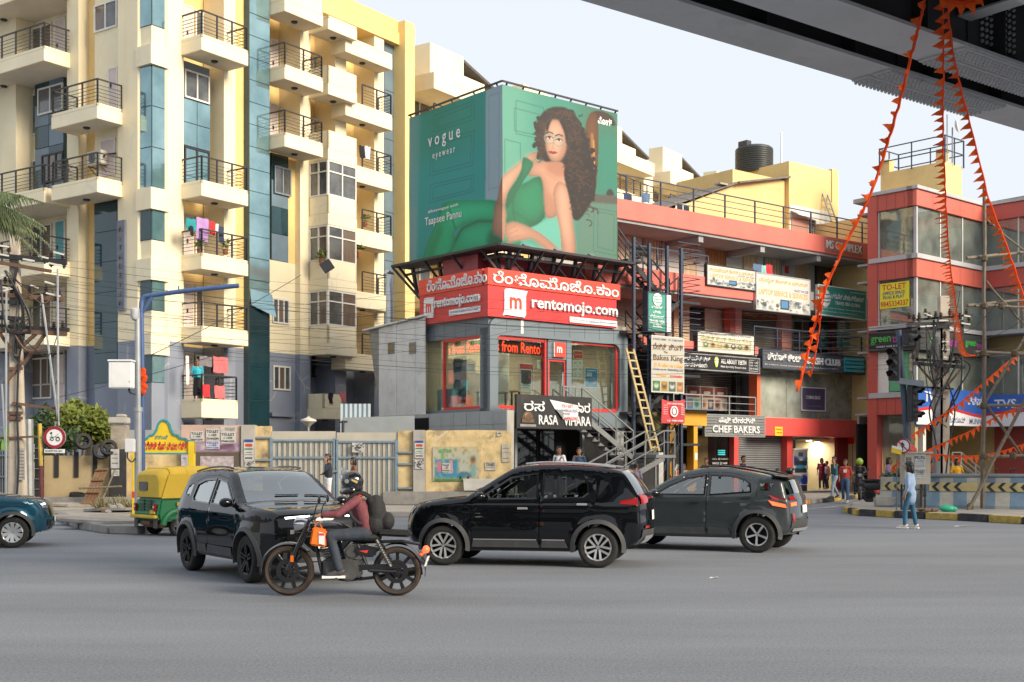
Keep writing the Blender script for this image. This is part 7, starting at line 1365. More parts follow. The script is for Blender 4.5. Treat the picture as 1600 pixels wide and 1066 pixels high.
bunting('orange bunting falling straight from the flyover to the bamboo scaffold',[(1473,-30,15.9),(1474,90,16.5),(1473,180,17.2),(1475,260,18.2),(1479,340,19.6),(1486,420,21.5),(1498,500,25),(1508,548,33),(1520,556,41.5),(1535,552,41.8)],.17,.56,FMs,side=(-1,0,-.15),ribbon=.03,rnd=.35)
bunting('orange bunting slanting from the flyover out past the right edge of the view',[(1480,-30,15.6),(1486,60,16.2),(1500,130,17),(1520,210,17.8),(1545,310,18.6),(1570,375,19.4),(1598,455,20.5),(1640,560,22)],.17,.56,FMs,side=(-1,0,-.15),ribbon=.03,rnd=.35)
bunting('gathered bundle of orange flags under the flyover at the top edge',[(1478,-4,15.4),(1490,2,15.4),(1505,4,15.4),(1520,-2,15.4),(1530,-12,15.4)],.10,.6,FM,ribbon=.04)
bunting('orange bunting from the scaffold brace down to the round turn sign',[(1586,556,42),(1540,596,41.5),(1500,630,41),(1450,664,40.5),(1420,684,40),(1402,697,39.8)],.26,.95,FMs,ribbon=.025)
bunting('middle orange bunting sagging from the cabinet to the right scaffold pole',[(1432,712,39.8),(1480,690,40.2),(1520,672,40.8),(1556,652,41.2),(1596,634,41.6),(1640,612,42)],.28,.95,FMs,ribbon=.025)
bunting('lowest orange bunting running level from the cabinet to the right edge',[(1440,708,39.8),(1480,712,40),(1520,713,40.4),(1560,707,41),(1600,694,41.5),(1650,676,42)],.28,.95,FMs,ribbon=.025)
bunting('short bunting tail knotted on the cabinet corner beside the yellow paper',[(1424,708,39.6),(1408,718,39.6),(1398,728,39.6),(1394,732,39.6)],.2,.8,FMs,ribbon=.03)
isl=[gnd(*p,.0)for p in((1322,801),(1345,806),(1400,809),(1500,813.5),(1600,819),(1760,828))];bk=[gnd(*p,.0)for p in((1760,800),(1600,789),(1450,783),(1368,784),(1330,793))]
mb=MB();mb.prism([V((p.x,p.y,-.02))for p in isl+bk],(0,0,.19));solo('traffic_island',mb,M_PAVE,None,None,(0,0,0),kind='structure',bevel=.02)
ik=bpy.data.objects.new('island_kerb',None);COL.objects.link(ik);ik['kind']='structure';kerb_run(ik,isl,.95,[M_KYEL,M_KBLK],h=.2,w=.22);kerb_run(ik,[bk[-1],isl[0]],.9,[M_KERB],h=.2,w=.22)
M_JW=mat('barrier_white',(.42,.41,.37),.9,.3,1.5,grime=.8,dirt=(.2,.18,.15),bump=.3,bscale=20);M_JB=mat('barrier_blue',(.17,.26,.35),.9,.3,1.5,grime=.7,dirt=(.25,.24,.22),bump=.3,bscale=20);M_CHY=mat('chevron_yellow',(.55,.46,.22),.8,.2,3,grime=.5,dirt=(.3,.26,.2));M_CHB=mat('chevron_black',(.035,.035,.038),.8,.3,4,grime=.3,dirt=(.2,.19,.18))
def barrier(a,b,label,nseg,first=0,chev=True,face_=-1):
 a,b=V(a),V(b);d=(b-a);L=d.length;d/=L;n=V((d.y,-d.x,0));T=Thing('concrete_barrier',label,'barrier',tuple((a+b)/2),group='painted barriers on the traffic island')
 prof=[(.34,0),(.34,.10),(.20,.38),(.14,.52),(.11,1.0),(-.11,1.0),(-.14,.52),(-.20,.38),(-.34,.10),(-.34,0)]
 for i in range(nseg):
  p0,p1=a+d*(L*i/nseg),a+d*(L*(i+1)/nseg);mb=MB();k=len(prof);mb.add([p0+n*x+V((0,0,z))for x,z in prof]+[p1+n*x+V((0,0,z))for x,z in prof],[(j,(j+1)%k,k+(j+1)%k,k+j)for j in range(k)]+([tuple(range(k))[::-1]]if i==0 else[])+([tuple(range(k,2*k))]if i==nseg-1 else[]));T.part('painted_section',mb,M_JB if(i+first)%2 else M_JW)
 if chev:
  f=lambda u,v,o=.0:a+d*u+n*(.145-.03*(v-.52)/.48+.012+o)+V((0,0,v));mb=MB();v0,v1=.56,.84;mb.prism([f(.08,v0),f(L-.08,v0),f(L-.08,v1),f(.08,v1)],n*.006);T.part('chevron_band',mb,M_CHY);m=int((L-.3)/.34)
  for i in range(m):
   u=.16+i*.34;mb=MB();vm=(v0+v1)/2;mb.prism([f(u,vm,.007),f(u+.14,v1,.007),f(u+.26,v1,.007),f(u+.12,vm,.007),f(u+.26,v0,.007),f(u+.14,v0,.007)],n*.005);T.part('chevron',mb,M_CHB)
 return T
q0=V((wx(1383,41.6),41.9,.17));q1=V((wx(1442,40.6),40.9,.17));q2=V((wx(1448,40.6),40.6,.17));q3=V((wx(1532,40),40.0,.17));q4=V((wx(1625,39.2),39.2,.17));q5=V((wx(1720,38.5),38.5,.17))
barrier(q0,q1,'leftmost weathered chevron barrier behind the woman in jeans',3);barrier(q2,q3,'chevron barrier between the metal cabinet and the scaffold pole',4,1);barrier(q3+V((.04,0,0)),q4,'chevron barrier right of the scaffold pole',4,1);barrier(q4+V((.04,0,0)),q5,'chevron barrier cut by the right edge of the view',4,1)
mb=MB();e=q0;mb.prism([e+V((-.42,-.55,0)),e+V((.5,-.75,0)),e+V((.5,-.2,0)),e+V((-.25,.2,0))],(0,0,.34));solo('concrete_block',mb,M_JW,'low broken concrete block against the leftmost barrier','block',tuple(e),bevel=.05)
mb=MB();mb.tube([q2+V((-.2,-.05,1.06)),q3+V((0,-.05,1.06)),q5+V((0,-.05,1.06))],.07,10);solo('steel_pipe',mb,M_GREYP,'long grey steel pipe lying on top of the barriers','pipe',tuple(q3+V((0,0,1))),smooth=40)
D=39.4;SC=Thing('bamboo_scaffold','scaffold of bamboo poles lashed together standing on the traffic island','scaffold',(wx(1538,D),D,.17));sp=lambda px,py,dd=0.:V((wx(px,D+dd),D+dd,zat(py,D+dd)))
for(a,b,r)in((sp(1536,794),sp(1539,295),.065),(sp(1513,797,-.5),sp(1625,580,.3),.055),(sp(1620,800,1.6),sp(1624,300,1.6),.06),(sp(1510,404),sp(1640,390,1.2),.055),(sp(1512,478),sp(1640,466,1.2),.055),(sp(1525,478),sp(1640,480,.8),.045),(sp(1524,551),sp(1640,554,.8),.05),(sp(1527,555),sp(1640,549,1.2),.045),(sp(1528,635),sp(1640,632,1.),.05),(sp(1530,713),sp(1640,712,1.),.05),(sp(1537,340),sp(1640,425,1),.03),(sp(1540,440),sp(1612,520,1),.035),(sp(1538,628),sp(1612,735,1),.045),(sp(1540,628),sp(1605,520,.5),.045)):
 mb=MB();pts=[a+(b-a)*t+V((random.uniform(-.02,.02),0,random.uniform(-.02,.02)))for t in np.linspace(0,1,7)];mb.tube([tuple(p)for p in pts],[r*(1.1-.2*t)for t in np.linspace(0,1,7)],7);SC.part('pole',mb,M_BAMBOO,smooth=50)
for px,py in((1538,404),(1538,478),(1537,552),(1537,634),(1537,713),(1583,712),(1585,552),(1565,478),(1516,792)):mb=MB();p=sp(px,py);mb.lathe([(.06,-.12),(.11,-.06),(.11,.06),(.06,.12)],8,p,(0,0,1));SC.part('rope_lashing',mb,mat('coir_rope',(.12,.09,.06),.9,.4,10))
D=38.6;CB=Thing('metal_cabinet','beige metal junction cabinet on legs with white bills','cabinet',(wx(1434,D),D,.17));z_=lambda py:zat(py,D);M_CAB=mat('cabinet_beige',(.42,.40,.35),.6,.12,1.5,streak=.5,grime=.3,dirt=(.22,.19,.15))
mb=MB();mb.box(wx(1413,D),wx(1447,D),D,D+.45,z_(757),z_(709));mb.box(wx(1447,D)+.001,wx(1455,D),D+.05,D+.43,z_(757),z_(709)+.0);CB.part('body',mb,M_CAB,bevel=.012);mb=MB();mb.box(wx(1411,D),wx(1457,D),D-.04,D+.5,z_(709)+.001,z_(706));CB.part('roof',mb,M_CAB)
for px in(1415,1446):
 for dd in(.03,.4):mb=MB();mb.box(wx(px,D)-.025,wx(px,D)+.025,D+dd-.02,D+dd+.03,.17,z_(757));CB.part('leg',mb,M_BLK)
mb=MB();mb.box(wx(1413,D),wx(1447,D),D+.02,D+.42,z_(766),z_(764));CB.part('shelf',mb,M_BLK);mb=MB();mb.box(wx(1416,D),wx(1424,D),D-.006,D,z_(724),z_(714));v_=CB.part('vent',mb,M_BLK)
for k in range(4):mb=MB();mb.box(wx(1417,D),wx(1423,D),D-.014,D-.006,z_(722.5-k*2.4),z_(721.6-k*2.4));CB.part('vent_slat',mb,M_CAB,v_)
bill(1429,1446,711,729,D-.012,paper(18,18,'dfe4e8',[(9,'5a6a7a'),(12,'7a8a96'),(15,'5a6a7a')]),'upper white room bill on the metal cabinet',[('PG PG',M_INKB,.62,.92,.06,.94)]);bill(1429,1446,730.5,747,D-.012,paper(18,18,'dfe4e8',[(11,'5a6a7a'),(14,'7a8a96')]),'lower white to let bill on the metal cabinet',[('TO-LET',M_INKB,.45,.8,.06,.94)])
mb=MB();mb.prism([V((wx(1392,D),D-.1,z_(696))),V((wx(1407,D),D-.15,z_(700))),V((wx(1406,D),D-.15,z_(711))),V((wx(1391,D),D-.1,z_(707)))],(0,-.006,0));T=Thing('paper_board','tilted yellow and white paper board left of the cabinet','board',(wx(1399,D),D,z_(711)));T.part('sheet',mb,mat('notice_yellow',(.85,.55,.02)));mb=MB();mb.prism([V((wx(1392,D),D-.11,z_(696))),V((wx(1407,D),D-.16,z_(700))),V((wx(1407,D),D-.16,z_(704))),V((wx(1392,D),D-.11,z_(700)))],(0,-.006,0));T.part('white_strip',mb,M_LETW);mb=MB();mb.tube([V((wx(1400,D),D-.05,.17)),V((wx(1400,D),D-.1,z_(704)))],.02,6);T.part('stake',mb,M_BAMBOO)
mb=MB();p=V((wx(1440,D),D-1.1,.17));
for i in range(9):mb.ell(p+V((random.uniform(-.35,.1),random.uniform(-.15,.15),.06)),random.uniform(.06,.14),.08,.06,7,5)
solo('rubbish_heap',mb,mat('litter_brown',(.22,.14,.09)),'small heap of brown rubbish at the foot of the barrier','rubbish',tuple(p));mb=MB();mb.ell((0,0,.1),.26,.16,.11,12,7);mb.ell((.2,.02,.08),.12,.1,.08,9,6);o=mb.obj('plastic_bag',mat('green_bag',(.02,.42,.24),.35,.15,8),smooth=True);tag(o,'bright green plastic bag beside the brown rubbish heap','bag');o.location=p+V((.42,0,0))
for i,(px,py,lab)in enumerate(((1500,823,'scrap of white paper on the road below the island kerb'),(1170,826,'small white paper scrap on the open road'),(1115,904,'tiny white scrap in the road foreground'))):q=gnd(px,py);mb=MB();mb.prism([(-.18,-.05,0),(.15,-.07,.02),(.2,.05,0),(-.1,.06,.01)],(0,0,.006));o=mb.obj('paper_scrap',M_LETW);o.location=q+V((0,0,.004));tag(o,lab,'litter');o.scale=(.9,.9,1)if i==0 else(.35,.35,1)
D=39.0;TL=Thing('traffic_light','dark blue leaning traffic light post with hooded lamp heads','traffic light',(wx(1420,D),D,.17));z_=lambda py:zat(py,D);mb=MB();mb.tube([V((wx(1421,D),D,.17)),V((wx(1418,D),D,z_(690))),V((wx(1404,D),D,z_(516)))],[.11,.10,.09],12);TL.part('post',mb,mat('post_blue',(.045,.075,.12),.5,.25,2,grime=.4),smooth=40)
def lamp_head(px,pys,dirx,r=.13,dy=-.12):
 ax=V((dirx,-1,-.05)).normalized();x=wx(px,D);zz=[z_(p)for p in pys];rr_=ax.cross(V((0,0,1))).normalized();mb=MB();c0=V((x,D+dy,(zz[0]+zz[-1])/2));hh=abs(zz[0]-zz[-1])/2+.19;mb.obox(c0,rr_*.17,ax*.11,V((0,0,hh)));hd=TL.part('lamp_head',mb,M_BLK,bevel=.02)
 for z in zz:
  c=V((x,D+dy,z))+ax*.112;mb=MB();mb.lathe([(0,0),(r,0),(r*.9,.02),(0,.035)],16,c,ax);TL.part('lens',mb,mat('dark_lens',(.05,.03,.03),.2,.2,3),hd,smooth=True);vz=MB();P0=[]
  for k in range(11):a=math.radians(-20+220*k/10);off=rr_*(math.cos(a)*(r+.02))+V((0,0,math.sin(a)*(r+.02)));P0 .append([c+off,c+off*.96+ax*(.26 if 20<math.degrees(a)<160 else .14)])
  vz.grid(P0);TL.part('visor',vz,M_BLK,hd,smooth=True)
lamp_head(1396,(552,569,586),-.85);lamp_head(1424,(612,632,650),.9);lamp_head(1418,(531,),.9)
mb=MB();mb.obox(V((wx(1418,D),D-.2,z_(598))),V((.42,-.1,-.06)),V((.05,.12,0)),V((0.0,0,.09)));TL.part('bracket_box',mb,M_GREYP)
T=Thing('no_turn_sign','round no turn sign with red rim on the leaning traffic post','road sign',(wx(1411,38.5),38.5,zat(715,38.5)));c0=V((wx(1411.5,38.5),38.5,zat(697,38.5)));ax=V((-.75,-1,0)).normalized();mb=MB();mb.lathe([(0,0),(.24,0),(.24,.02),(0,.02)],28,c0,ax);T.part('plate',mb,M_WHITE);mb=MB();mb.lathe([(.19,.021),(.24,.021),(.24,.03),(.19,.03)],28,c0,ax,closed=True);T.part('rim',mb,mat('dark_red_rim',(.30,.02,.035)));rr_=ax.cross(V((0,0,1))).normalized()*-1;mb=MB();k=lambda a,b:c0+ax*.022+rr_*a*.74+V((0,0,b*.74));mb.prism([k(-.07,-.18),k(.0,-.18),k(.0,.02),k(.08,.02),k(-.03,.18),k(-.14,.02),k(-.07,.02)],ax*.006);T.part('arrow',mb,M_INKB);mb=MB();mb.prism([k(-.2,.17),k(-.16,.2),k(.2,-.17),k(.16,-.2)],ax*.009);T.part('slash',mb,mat('dark_red_rim',(.30,.02,.035)));mb=MB();mb.tube([c0+V((0,.05,-.6)),c0+V((.25,.35,-.1))],.025,6);T.part('bracket',mb,M_STEEL)
mb=MB();c0=V((wx(1422,38.7),38.9,zat(704,38.7)));mb.ell(c0,.28,.22,.2,12,8);o=solo('helmet',mb,M_SRED,'red and white helmet shape resting on the metal cabinet','helmet',tuple(c0),smooth=True)
D=45.;EP2=Thing('electric_pole','twin concrete electric pole with insulators before the salon sign','pole',(wx(1470,D),D,.17));z_=lambda py:zat(py,D);pp2=lambda px,py,dd=-.3:V((wx(px,D+dd),D+dd,zat(py,D+dd)))
for px,w_,yt in((1466,.17,512),(1475,.2,463)):mb=MB();x=wx(px,D);mb.box(x-w_,x+w_*.8,D-.15,D+.15,.17,z_(yt));EP2 .part('pole',mb,mat('pole_concrete',(.50,.44,.36))if px>1470 else M_STEEL,bevel=.02)
for(a,b,w_)in(((1420,506),(1522,506),.1),((1432,500),(1520,492),.07),((1424,515),(1480,510),.08),((1428,568),(1508,574),.11),((1430,562),(1500,566),.08),((1440,605),(1490,608),.06),((1436,500),(1432,570),.08),((1459,500),(1459,568),.06),((1503,500),(1504,524),.08)):arm(EP2,pp2(*a),pp2(*b),w_,M_BLK)
for(a,b)in(((1434,570),(1468,610)),((1506,572),(1474,610)),((1468,578),(1456,612))):arm(EP2,pp2(*a),pp2(*b),.06,M_RUST,'brace')
for px,py in((1421,500),(1428,503),(1436,500),(1446,494),(1452,500),(1462,498),(1470,500),(1484,494),(1490,500),(1500,500),(1510,494),(1514,504),(1427,563),(1450,562),(1484,566),(1494,568),(1476,530),(1476,540),(1477,552)):ins(EP2,pp2(px,py,-.38))
for(a,b)in(((1506,493),(1516,495)),((1502,505),(1516,507)),((1444,490),(1456,494)),((1466,501),(1482,501)),((1472,534),(1482,534)),((1472,546),(1484,547)),((1474,558),(1482,560))):arm(EP2,pp2(*a,-.42),pp2(*b,-.42),.05,M_INS,'fuse_bar')
for k in range(12):mb=MB();a=pp2(random.uniform(1425,1510),random.uniform(495,570),-.45);b=pp2(random.uniform(1455,1485),random.uniform(560,690),-.35);c=(a+b)/2+V((random.uniform(-.5,.5),-.1,-random.uniform(.2,.7)));mb.tube(smooth2([tuple(a),tuple(c),tuple(b)],6,False),.018 if k%3 else .035,5,caps=False);EP2 .part('loose_cable',mb,M_BLK)
for pts in([(1500,560),(1516,575),(1490,620),(1478,660)],[(1466,610),(1452,640),(1460,680),(1468,720)],[(1482,600),(1492,640),(1484,690),(1478,740)]):mb=MB();mb.tube(smooth2([tuple(pp2(a,b,-.4))for a,b in pts],6,False),.03,6,caps=False);EP2 .part('loose_cable',mb,M_BLK)
def cable(a,b,sag,r,label):
 a,b=V(a),V(b);mb=MB();mb.tube([tuple(a+(b-a)*t-V((0,0,sag*4*t*(1-t))))for t in np.linspace(0,1,26)],r,5,caps=False);return solo('overhead_cable',mb,M_BLK,label,'cable',tuple(a),group='overhead cables')
cl='thin black overhead cable among many strung between the two electric poles'
for i in range(13):
 a=pp(random.choice((60,80,100,104)),396+i*9.5+random.uniform(-3,3),0)if 0 else V((wx(30+5*(i%5),40.5),40.5,zat(398+i*10,40.5)));b=V((wx(1424+8*(i%9),45),44.7,zat(498+(i*6.2)%76,45)));cable(a,b,.3+1.1*random.random(),.0045+.002*(i%3),cl)
for i in range(7):cable(V((wx(36,40.5),40.5,zat(430+i*16,40.5))),V((wx(700+30*i,45.4),45.6-.0,zat(440+i*9,45.4))),.8+.4*random.random(),.005,'thin cable running from the left electric pole to the red sign corner')
for i in range(5):cable(V((wx(1480,45),44.8,zat(500+i*14,45))),V((wx(1500+60*i,30),30,zat(455+14*i,30))),.4,.009,'thin cable leaving the right electric pole towards the right edge')
for i in range(5):cable(V((wx(880+30*i,47),47.5,zat(470+9*i,47))),V((wx(1440,45),44.7,zat(505+8*i,45))),.7,.009,'thin cable between the red sign and the right electric pole')
cable(V((wx(225,34.6),34.6,zat(560,34.6))),V((wx(470,47.),47,zat(430,47))),.1,.012,'stay wire from the blue pole to the apartment block');cable(V((wx(0,41),41,zat(640,41))),V((wx(330,48),47.6,zat(560,48))),.1,.012,'low cable from the left electric pole to the lowest balcony')
D=41.;T=Thing('hanging_lamp','black square flood lamp hanging askew on the cables','lamp',(wx(511,D),D,zat(416,D)));mb=MB();mb.obox(V((wx(511,D),D,zat(416,D))),V((.16,0,.1)),V((0,.05,0)),V((-.1,0,.15)));T.part('housing',mb,M_BLK,bevel=.01);mb=MB();mb.tube([V((wx(511,D),D,zat(410,D))),V((wx(502,D),D,zat(405,D))),V((wx(506,D),D,zat(398,D)))],.012,5);T.part('bracket',mb,M_BLK)
D=46.;T=Thing('garden_lamp','small white garden lamp post behind the gate','lamp post',(wx(482,D),D,GL_));mb=MB();mb.tube([V((wx(482,D),D,GL_)),V((wx(482,D),D,zat(665,D)))],.04,8);T.part('post',mb,M_STEEL);mb=MB();mb.lathe([(.05,0),(.13,.08),(.3,.2),(.3,.26),(.08,.34),(0,.4)],14,(wx(482,D),D,zat(667,D)));T.part('lamp_shade',mb,mat('milky_shade',(.55,.53,.48),.5),smooth=40)
mb=MB();mb.tube([V((wx(534,D),D,GL_)),V((wx(536,D),D,zat(657,D)))],.06,8);mb.beam(V((wx(530,D),D,zat(660,D))),V((wx(543,D),D,zat(659,D))),.06);solo('cut_post',mb,M_BLK,'short black post with a cross piece behind the gate','post',(wx(535,D),D,GL_))
TS=Thing('steel_stair_tower','black steel stair tower zigzagging up between corner shop and shop complex','staircase',(2.0,-2.2,.15),M)
fo0=MF;hx=lambda px,o:MF.hit(px,o)
oA,oB=1.3,2.4
xl,xr=hx(990,2.4),hx(1062,1.2)
for px in(990,1014,1042,1064):
 for o_ in(oA,oB):mb=MB();x=hx(px,o_);mb.box(x-.06,x+.06,-o_-.06,-o_+.06,.15,hx and(ZR0-1.2 if px in(1014,1042,1064)else ZF2+.9));TS.part('post',mb,M_DKBLUE)
xa,xb=hx(992,1.9),hx(1046,1.9)
def fl2(za,zb,rev,o0,o1):flight(TS,MF,xb if rev else xa,za,xa if rev else xb,zb,o0,o1,9,M_BLK,True,.95)
mid1,mid2,mid3=(ZB1+ZF1)/2,(ZF1+ZF2)/2,ZB1/2+.6
fl2(.2,mid3,False,1.9,2.4);fl2(mid3,ZB1,True,1.35,1.85);fl2(ZB1,mid1,False,1.9,2.4);fl2(mid1,ZF1,True,1.35,1.85);fl2(ZF1,mid2,False,1.9,2.4);fl2(mid2,ZF2,True,1.35,1.85)
for z in(mid3,mid1,mid2):mb=MB();MF.box(mb,xb,xr,z-.1,z,oA,oB);TS.part('landing',mb,M_BLK)
for z in(ZB1,ZF1,ZF2):mb=MB();MF.box(mb,xa-.9,xa,z-.1,z,.9,oB);TS.part('landing',mb,M_RUST if z==ZF1 else M_BLK)
for z in(mid1,mid2,ZF1,ZF2):
 mb=MB()
 for k in range(4):zz=z+.25*(k+1);mb.beam(MF.P(xb,zz,oB),MF.P(xr,zz,oB),.03);mb.beam(MF.P(xr,zz,oA),MF.P(xr,zz,oB),.03)
 TS.part('railing',mb,M_DKBLUE)
for(a,b)in((hx(965,1.5),hx(990,1.5)),):
 for k in range(5):mb=MB();mb.beam(MF.P(a,ZF2+.3+k*.28,1.5),MF.P(b,ZF2-.5+k*.28,1.5),.04);TS.part('rail_bar',mb,M_DKBLUE)
T=Thing('bamboo_ladder','pale yellow wooden ladder leaning across the black stair tower','ladder',(hx(1022,3.0),-3.0,1.9),M);la,lb=MF.P(hx(1024,2.9),MF.z(1024,705,2.9),2.9),MF.P(hx(984,2.55),MF.z(984,545,2.55),2.55)
for s in(-.2,.2):mb=MB();mb.beam(la+V((s*1.1,0,0)),lb+V((s,0,0)),.07,.08);T.part('rail',mb,mat('pale_wood',(.52,.40,.20),.7,.2,3))
for i in range(13):p=la+(lb-la)*((i+.5)/13);mb=MB();mb.beam(p+V((-.2,0,0)),p+V((.2,0,0)),.04,.06);T.part('rung',mb,mat('pale_wood',(.52,.40,.20)))
c1=board(1013,1040,459,517,2.75,.0+.28,'visa_light_box','tall green visa light box hanging on the black stair tower',M_TEALS,edge=M_DKBLUE);globe(c1,.5,.84,.26);wr(c1,'ಟ್ರಾವೆಲ್',M_LETW,.18,.82,.60,.68,.02);wr(c1,'ವೀಸಾ',M_LETW,.28,.72,.47,.55,.02);wr(c1,'ಗ್ಲೋಬಲ್',M_LETW,.1,.9,.34,.43,.02);wr(c1,'TRAVEL VISA',M_LETW,.06,.94,.20,.29,.02);wr(c1,'GLOBAL',M_LETW,.25,.78,.09,.18,.02)
a,c,z0,z1,out,fr=c1 .g;mb=MB();fr.box(mb,c+.06,c+.34,z0,z1,out-.3,out-.02);c1 .part('white_side',mb,M_WPLAST)
P_=Pic(60,90,'d8d5c8');r_=np.random.RandomState(8)
for i in range(4):x=2+i*14.5;P_.rect(x,72,x+13,88,['2f6a3a','c09a4a','4a6a58','b8804a'][i]);P_.ell(x+6.5,79,4.5,5,['d8e4d0','6a4a2a','e8e4dc','d8b08a'][i],1);P_.ell(x+6.5,76,3,2,['5a9a5a','d8b85a','2a2a2a','8a4a2a'][i],1)
c2=board(1018,1069,526,614,2.7,.03,'bakery_banner','tall cream bakery banner with brown and orange lettering on the stair tower',M_LETW);pr(c2,P_);M_BRN=mat('brown_print',(.13,.055,.025),.6);wr(c2,'ಬೇಕ್ಸ್',M_BRN,.04,.44,.76,.87,.015,.004,.01);wr(c2,'ಕಿಂಗ್',M_BRN,.52,.96,.76,.87,.015,.004,.01);wr(c2,'The',M_BRN,.36,.48,.70,.74,.01,.004,.01);wr(c2,'Bakes King',M_BRN,.05,.95,.54,.67,.012,.004,.01);wr(c2,'25 % offer on Cakes',M_GOLD,.06,.95,.455,.52,.02,.004,.01);wr(c2,'Order us on : Bakesking.com',M_NAVY,.04,.96,.38,.43,.005,.004,.01);wr(c2,'swiggy',M_GOLD,.14,.46,.28,.33,.015,.004,.01);wr(c2,'zomato',M_RINK,.55,.94,.275,.325,.02,.004,.01);wr(c2,'# 96322 08880   +91 73380 96999',M_NAVY,.04,.95,.92,.955,.0,.004,.01)
M_REDB=mat('red_banner',(.52,.05,.06),.6,.1,2);a,c,z0,z1=MF.rect(1033,1069,624,662,2.75);T=Thing('red_banner','small red cloth banner with white print below the bakery banner','banner',MF.P((a+c)/2,z0,2.75),M);T.g=(a,c,z0,z1,2.75,MF);rows=[]
for v in np.linspace(0,1,8):rows.append([MF.P(a+(c-a)*u,z0+(z1-z0)*(v*(1-.10*math.sin(math.pi*u))+.02*u),2.75+.04*math.sin(u*7+v*2))for u in np.linspace(0,1,12)])
mb=MB();mb.grid(rows);T.part('cloth',mb,M_REDB,smooth=True);mb=MB();q=MF.P(a+(c-a)*.52,z0+(z1-z0)*.5,2.81);mb.lathe([(.17,0),(.23,0),(.23,.008),(.17,.008)],18,q,(0,-1,0),closed=True);T.part('ring_emblem',mb,M_LETW);mb=MB();mb.ell(q,.11,.01,.13,9,6);T.part('emblem',mb,M_LETW)
for k in range(5):wr(T,'Special',M_LETW,.05,.22,.36+k*.09,.41+k*.09,0,.004,.07);wr(T,'Offers',M_LETW,.8,.96,.36+k*.09,.41+k*.09,0,.004,.07)
wr(T,'CHEF CORNER BIRYANI',M_LETW,.2,.9,.78,.84,.01,.004,.07);wr(T,'Call : 90089 00089',M_LETW,.2,.9,.08,.15,.01,.004,.07)
KX0,KX1=hx(1046,2.2),hx(1100,1.4);KI=Thing('snack_kiosk','orange snack kiosk with a serving hatch under the stair tower','kiosk',(hx(1070,2.0),-2.0,.15),M);M_KIO=mat('kiosk_orange',(.72,.36,.03),.55,.12,1.5,grime=.3)
zk=MF.z(1070,664,2.0)
def kb(name,m,*bx,parent=None):
 mb=MB()
 for b in bx:MF.box(mb,*b)
 return KI.part(name,mb,m,parent)
a,c=hx(1047,2.0),hx(1098,2.0);kb('back_wall',M_DARKIN,(a,c,.15,zk,.5,.6));kb('counter',M_KIO,(a,c,.15,1.05,1.6,2.0));kb('counter_top',M_KIO,(a-.03,c+.03,1.052,1.12,1.45,2.1));kb('post',M_KIO,(a,a+.28,1.12,zk,1.6,2.0));kb('post',M_KIO,(hx(1084,2.0),hx(1090,2.0),1.12,zk,1.6,2.0));kb('fascia',M_KIO,(a,c+.2,zk-.02,zk+.62,1.3,2.06));kb('roof',mat('tin_roof_blue',(.12,.16,.24),.5),(a-.3,c+.5,zk+.63,zk+.68,.3,2.5));kb('side_panel',mat('olive_panel',(.24,.22,.10),.7),(a-1.0,a-.02,1.0,zk+.5,1.5,1.6))
for px in(1049,1086):kb('notice',M_LETW,(hx(px,2.01),hx(px+4,2.01),1.75,2.05,2.001,2.01))
for i in range(9):x=hx(1056,1.9)+i*.1;mb=MB();mb.lathe([(.04,1.12),(.045,1.28),(.03,1.31),(0,1.31)],8,(x,-1.9,0));o=mb.obj('snack_jar',[mat('jar_a',(.5,.45,.4),.3),mat('jar_b',(.45,.12,.1),.3),mat('jar_c',(.3,.35,.3),.3)][i%3]);w_=M.w(0,0);o.location=(w_[0],w_[1],0);o.rotation_euler=(0,0,M.a);tag(o,'snack jar in the row on the orange kiosk counter','jar','jars on the kiosk counter')
M_CGL=glass('car_glass',(.66,.72,.70),.80,.02,2.0);M_CWS=glass('windscreen_glass',(.66,.74,.76),.5,.03,2.0);M_CARIN=mat('car_interior',(.016,.016,.017),.8,.3,3);M_CHROME=mat('chrome',(.62,.63,.64),.15,.05,3,metal=1.);M_CLAD=mat('grey_cladding',(.058,.060,.064),.6,.2,3,grime=.4,dirt=(.2,.18,.15));M_ALLOY=mat('alloy',(.74,.75,.76),.3,.08,4,metal=.8);M_TYRE=mat('tyre_rubber',(.022,.022,.022),.85,.3,6,grime=.8,dirt=(.085,.075,.062));M_RIMB=mat('black_rim',(.03,.031,.034),.35,.2,4,metal=.3);M_TAIL=mat('tail_lamp_red',(.34,.008,.010),.15,.15,5,coat=.6);M_TAILON=mat('tail_lamp_lit',(1.,.10,.03),.3,0,1,emit=1.4);M_HEAD=mat('head_lamp_lens',(.30,.33,.36),.08,.5,12,spec=.8,metal=.3);M_DRL=mat('lit_light_strip',(1.,.98,.92),.3,0,1,emit=3.);M_TRIM=mat('gloss_black_trim',(.008,.008,.009),.15,.2,3,coat=.5)
def inpoly(p,P):
 x,y=p;c=False;j=len(P)-1
 for i in range(len(P)):
  if(P[i][1]>y)!=(P[j][1]>y)and x<(P[j][0]-P[i][0])*(y-P[i][1])/(P[j][1]-P[i][1])+P[i][0]:c=not c
  j=i
 return c
def densify(P,d=.05,closed=True):
 o=[];n=len(P)
 for i in range(n if closed else n-1):
  a,b=P[i],P[(i+1)%n];k=max(1,int(math.hypot(b[0]-a[0],b[1]-a[1])/d));o+=[(a[0]+(b[0]-a[0])*j/k,a[1]+(b[1]-a[1])*j/k)for j in range(k)]
 return o if closed else o+[P[-1]]
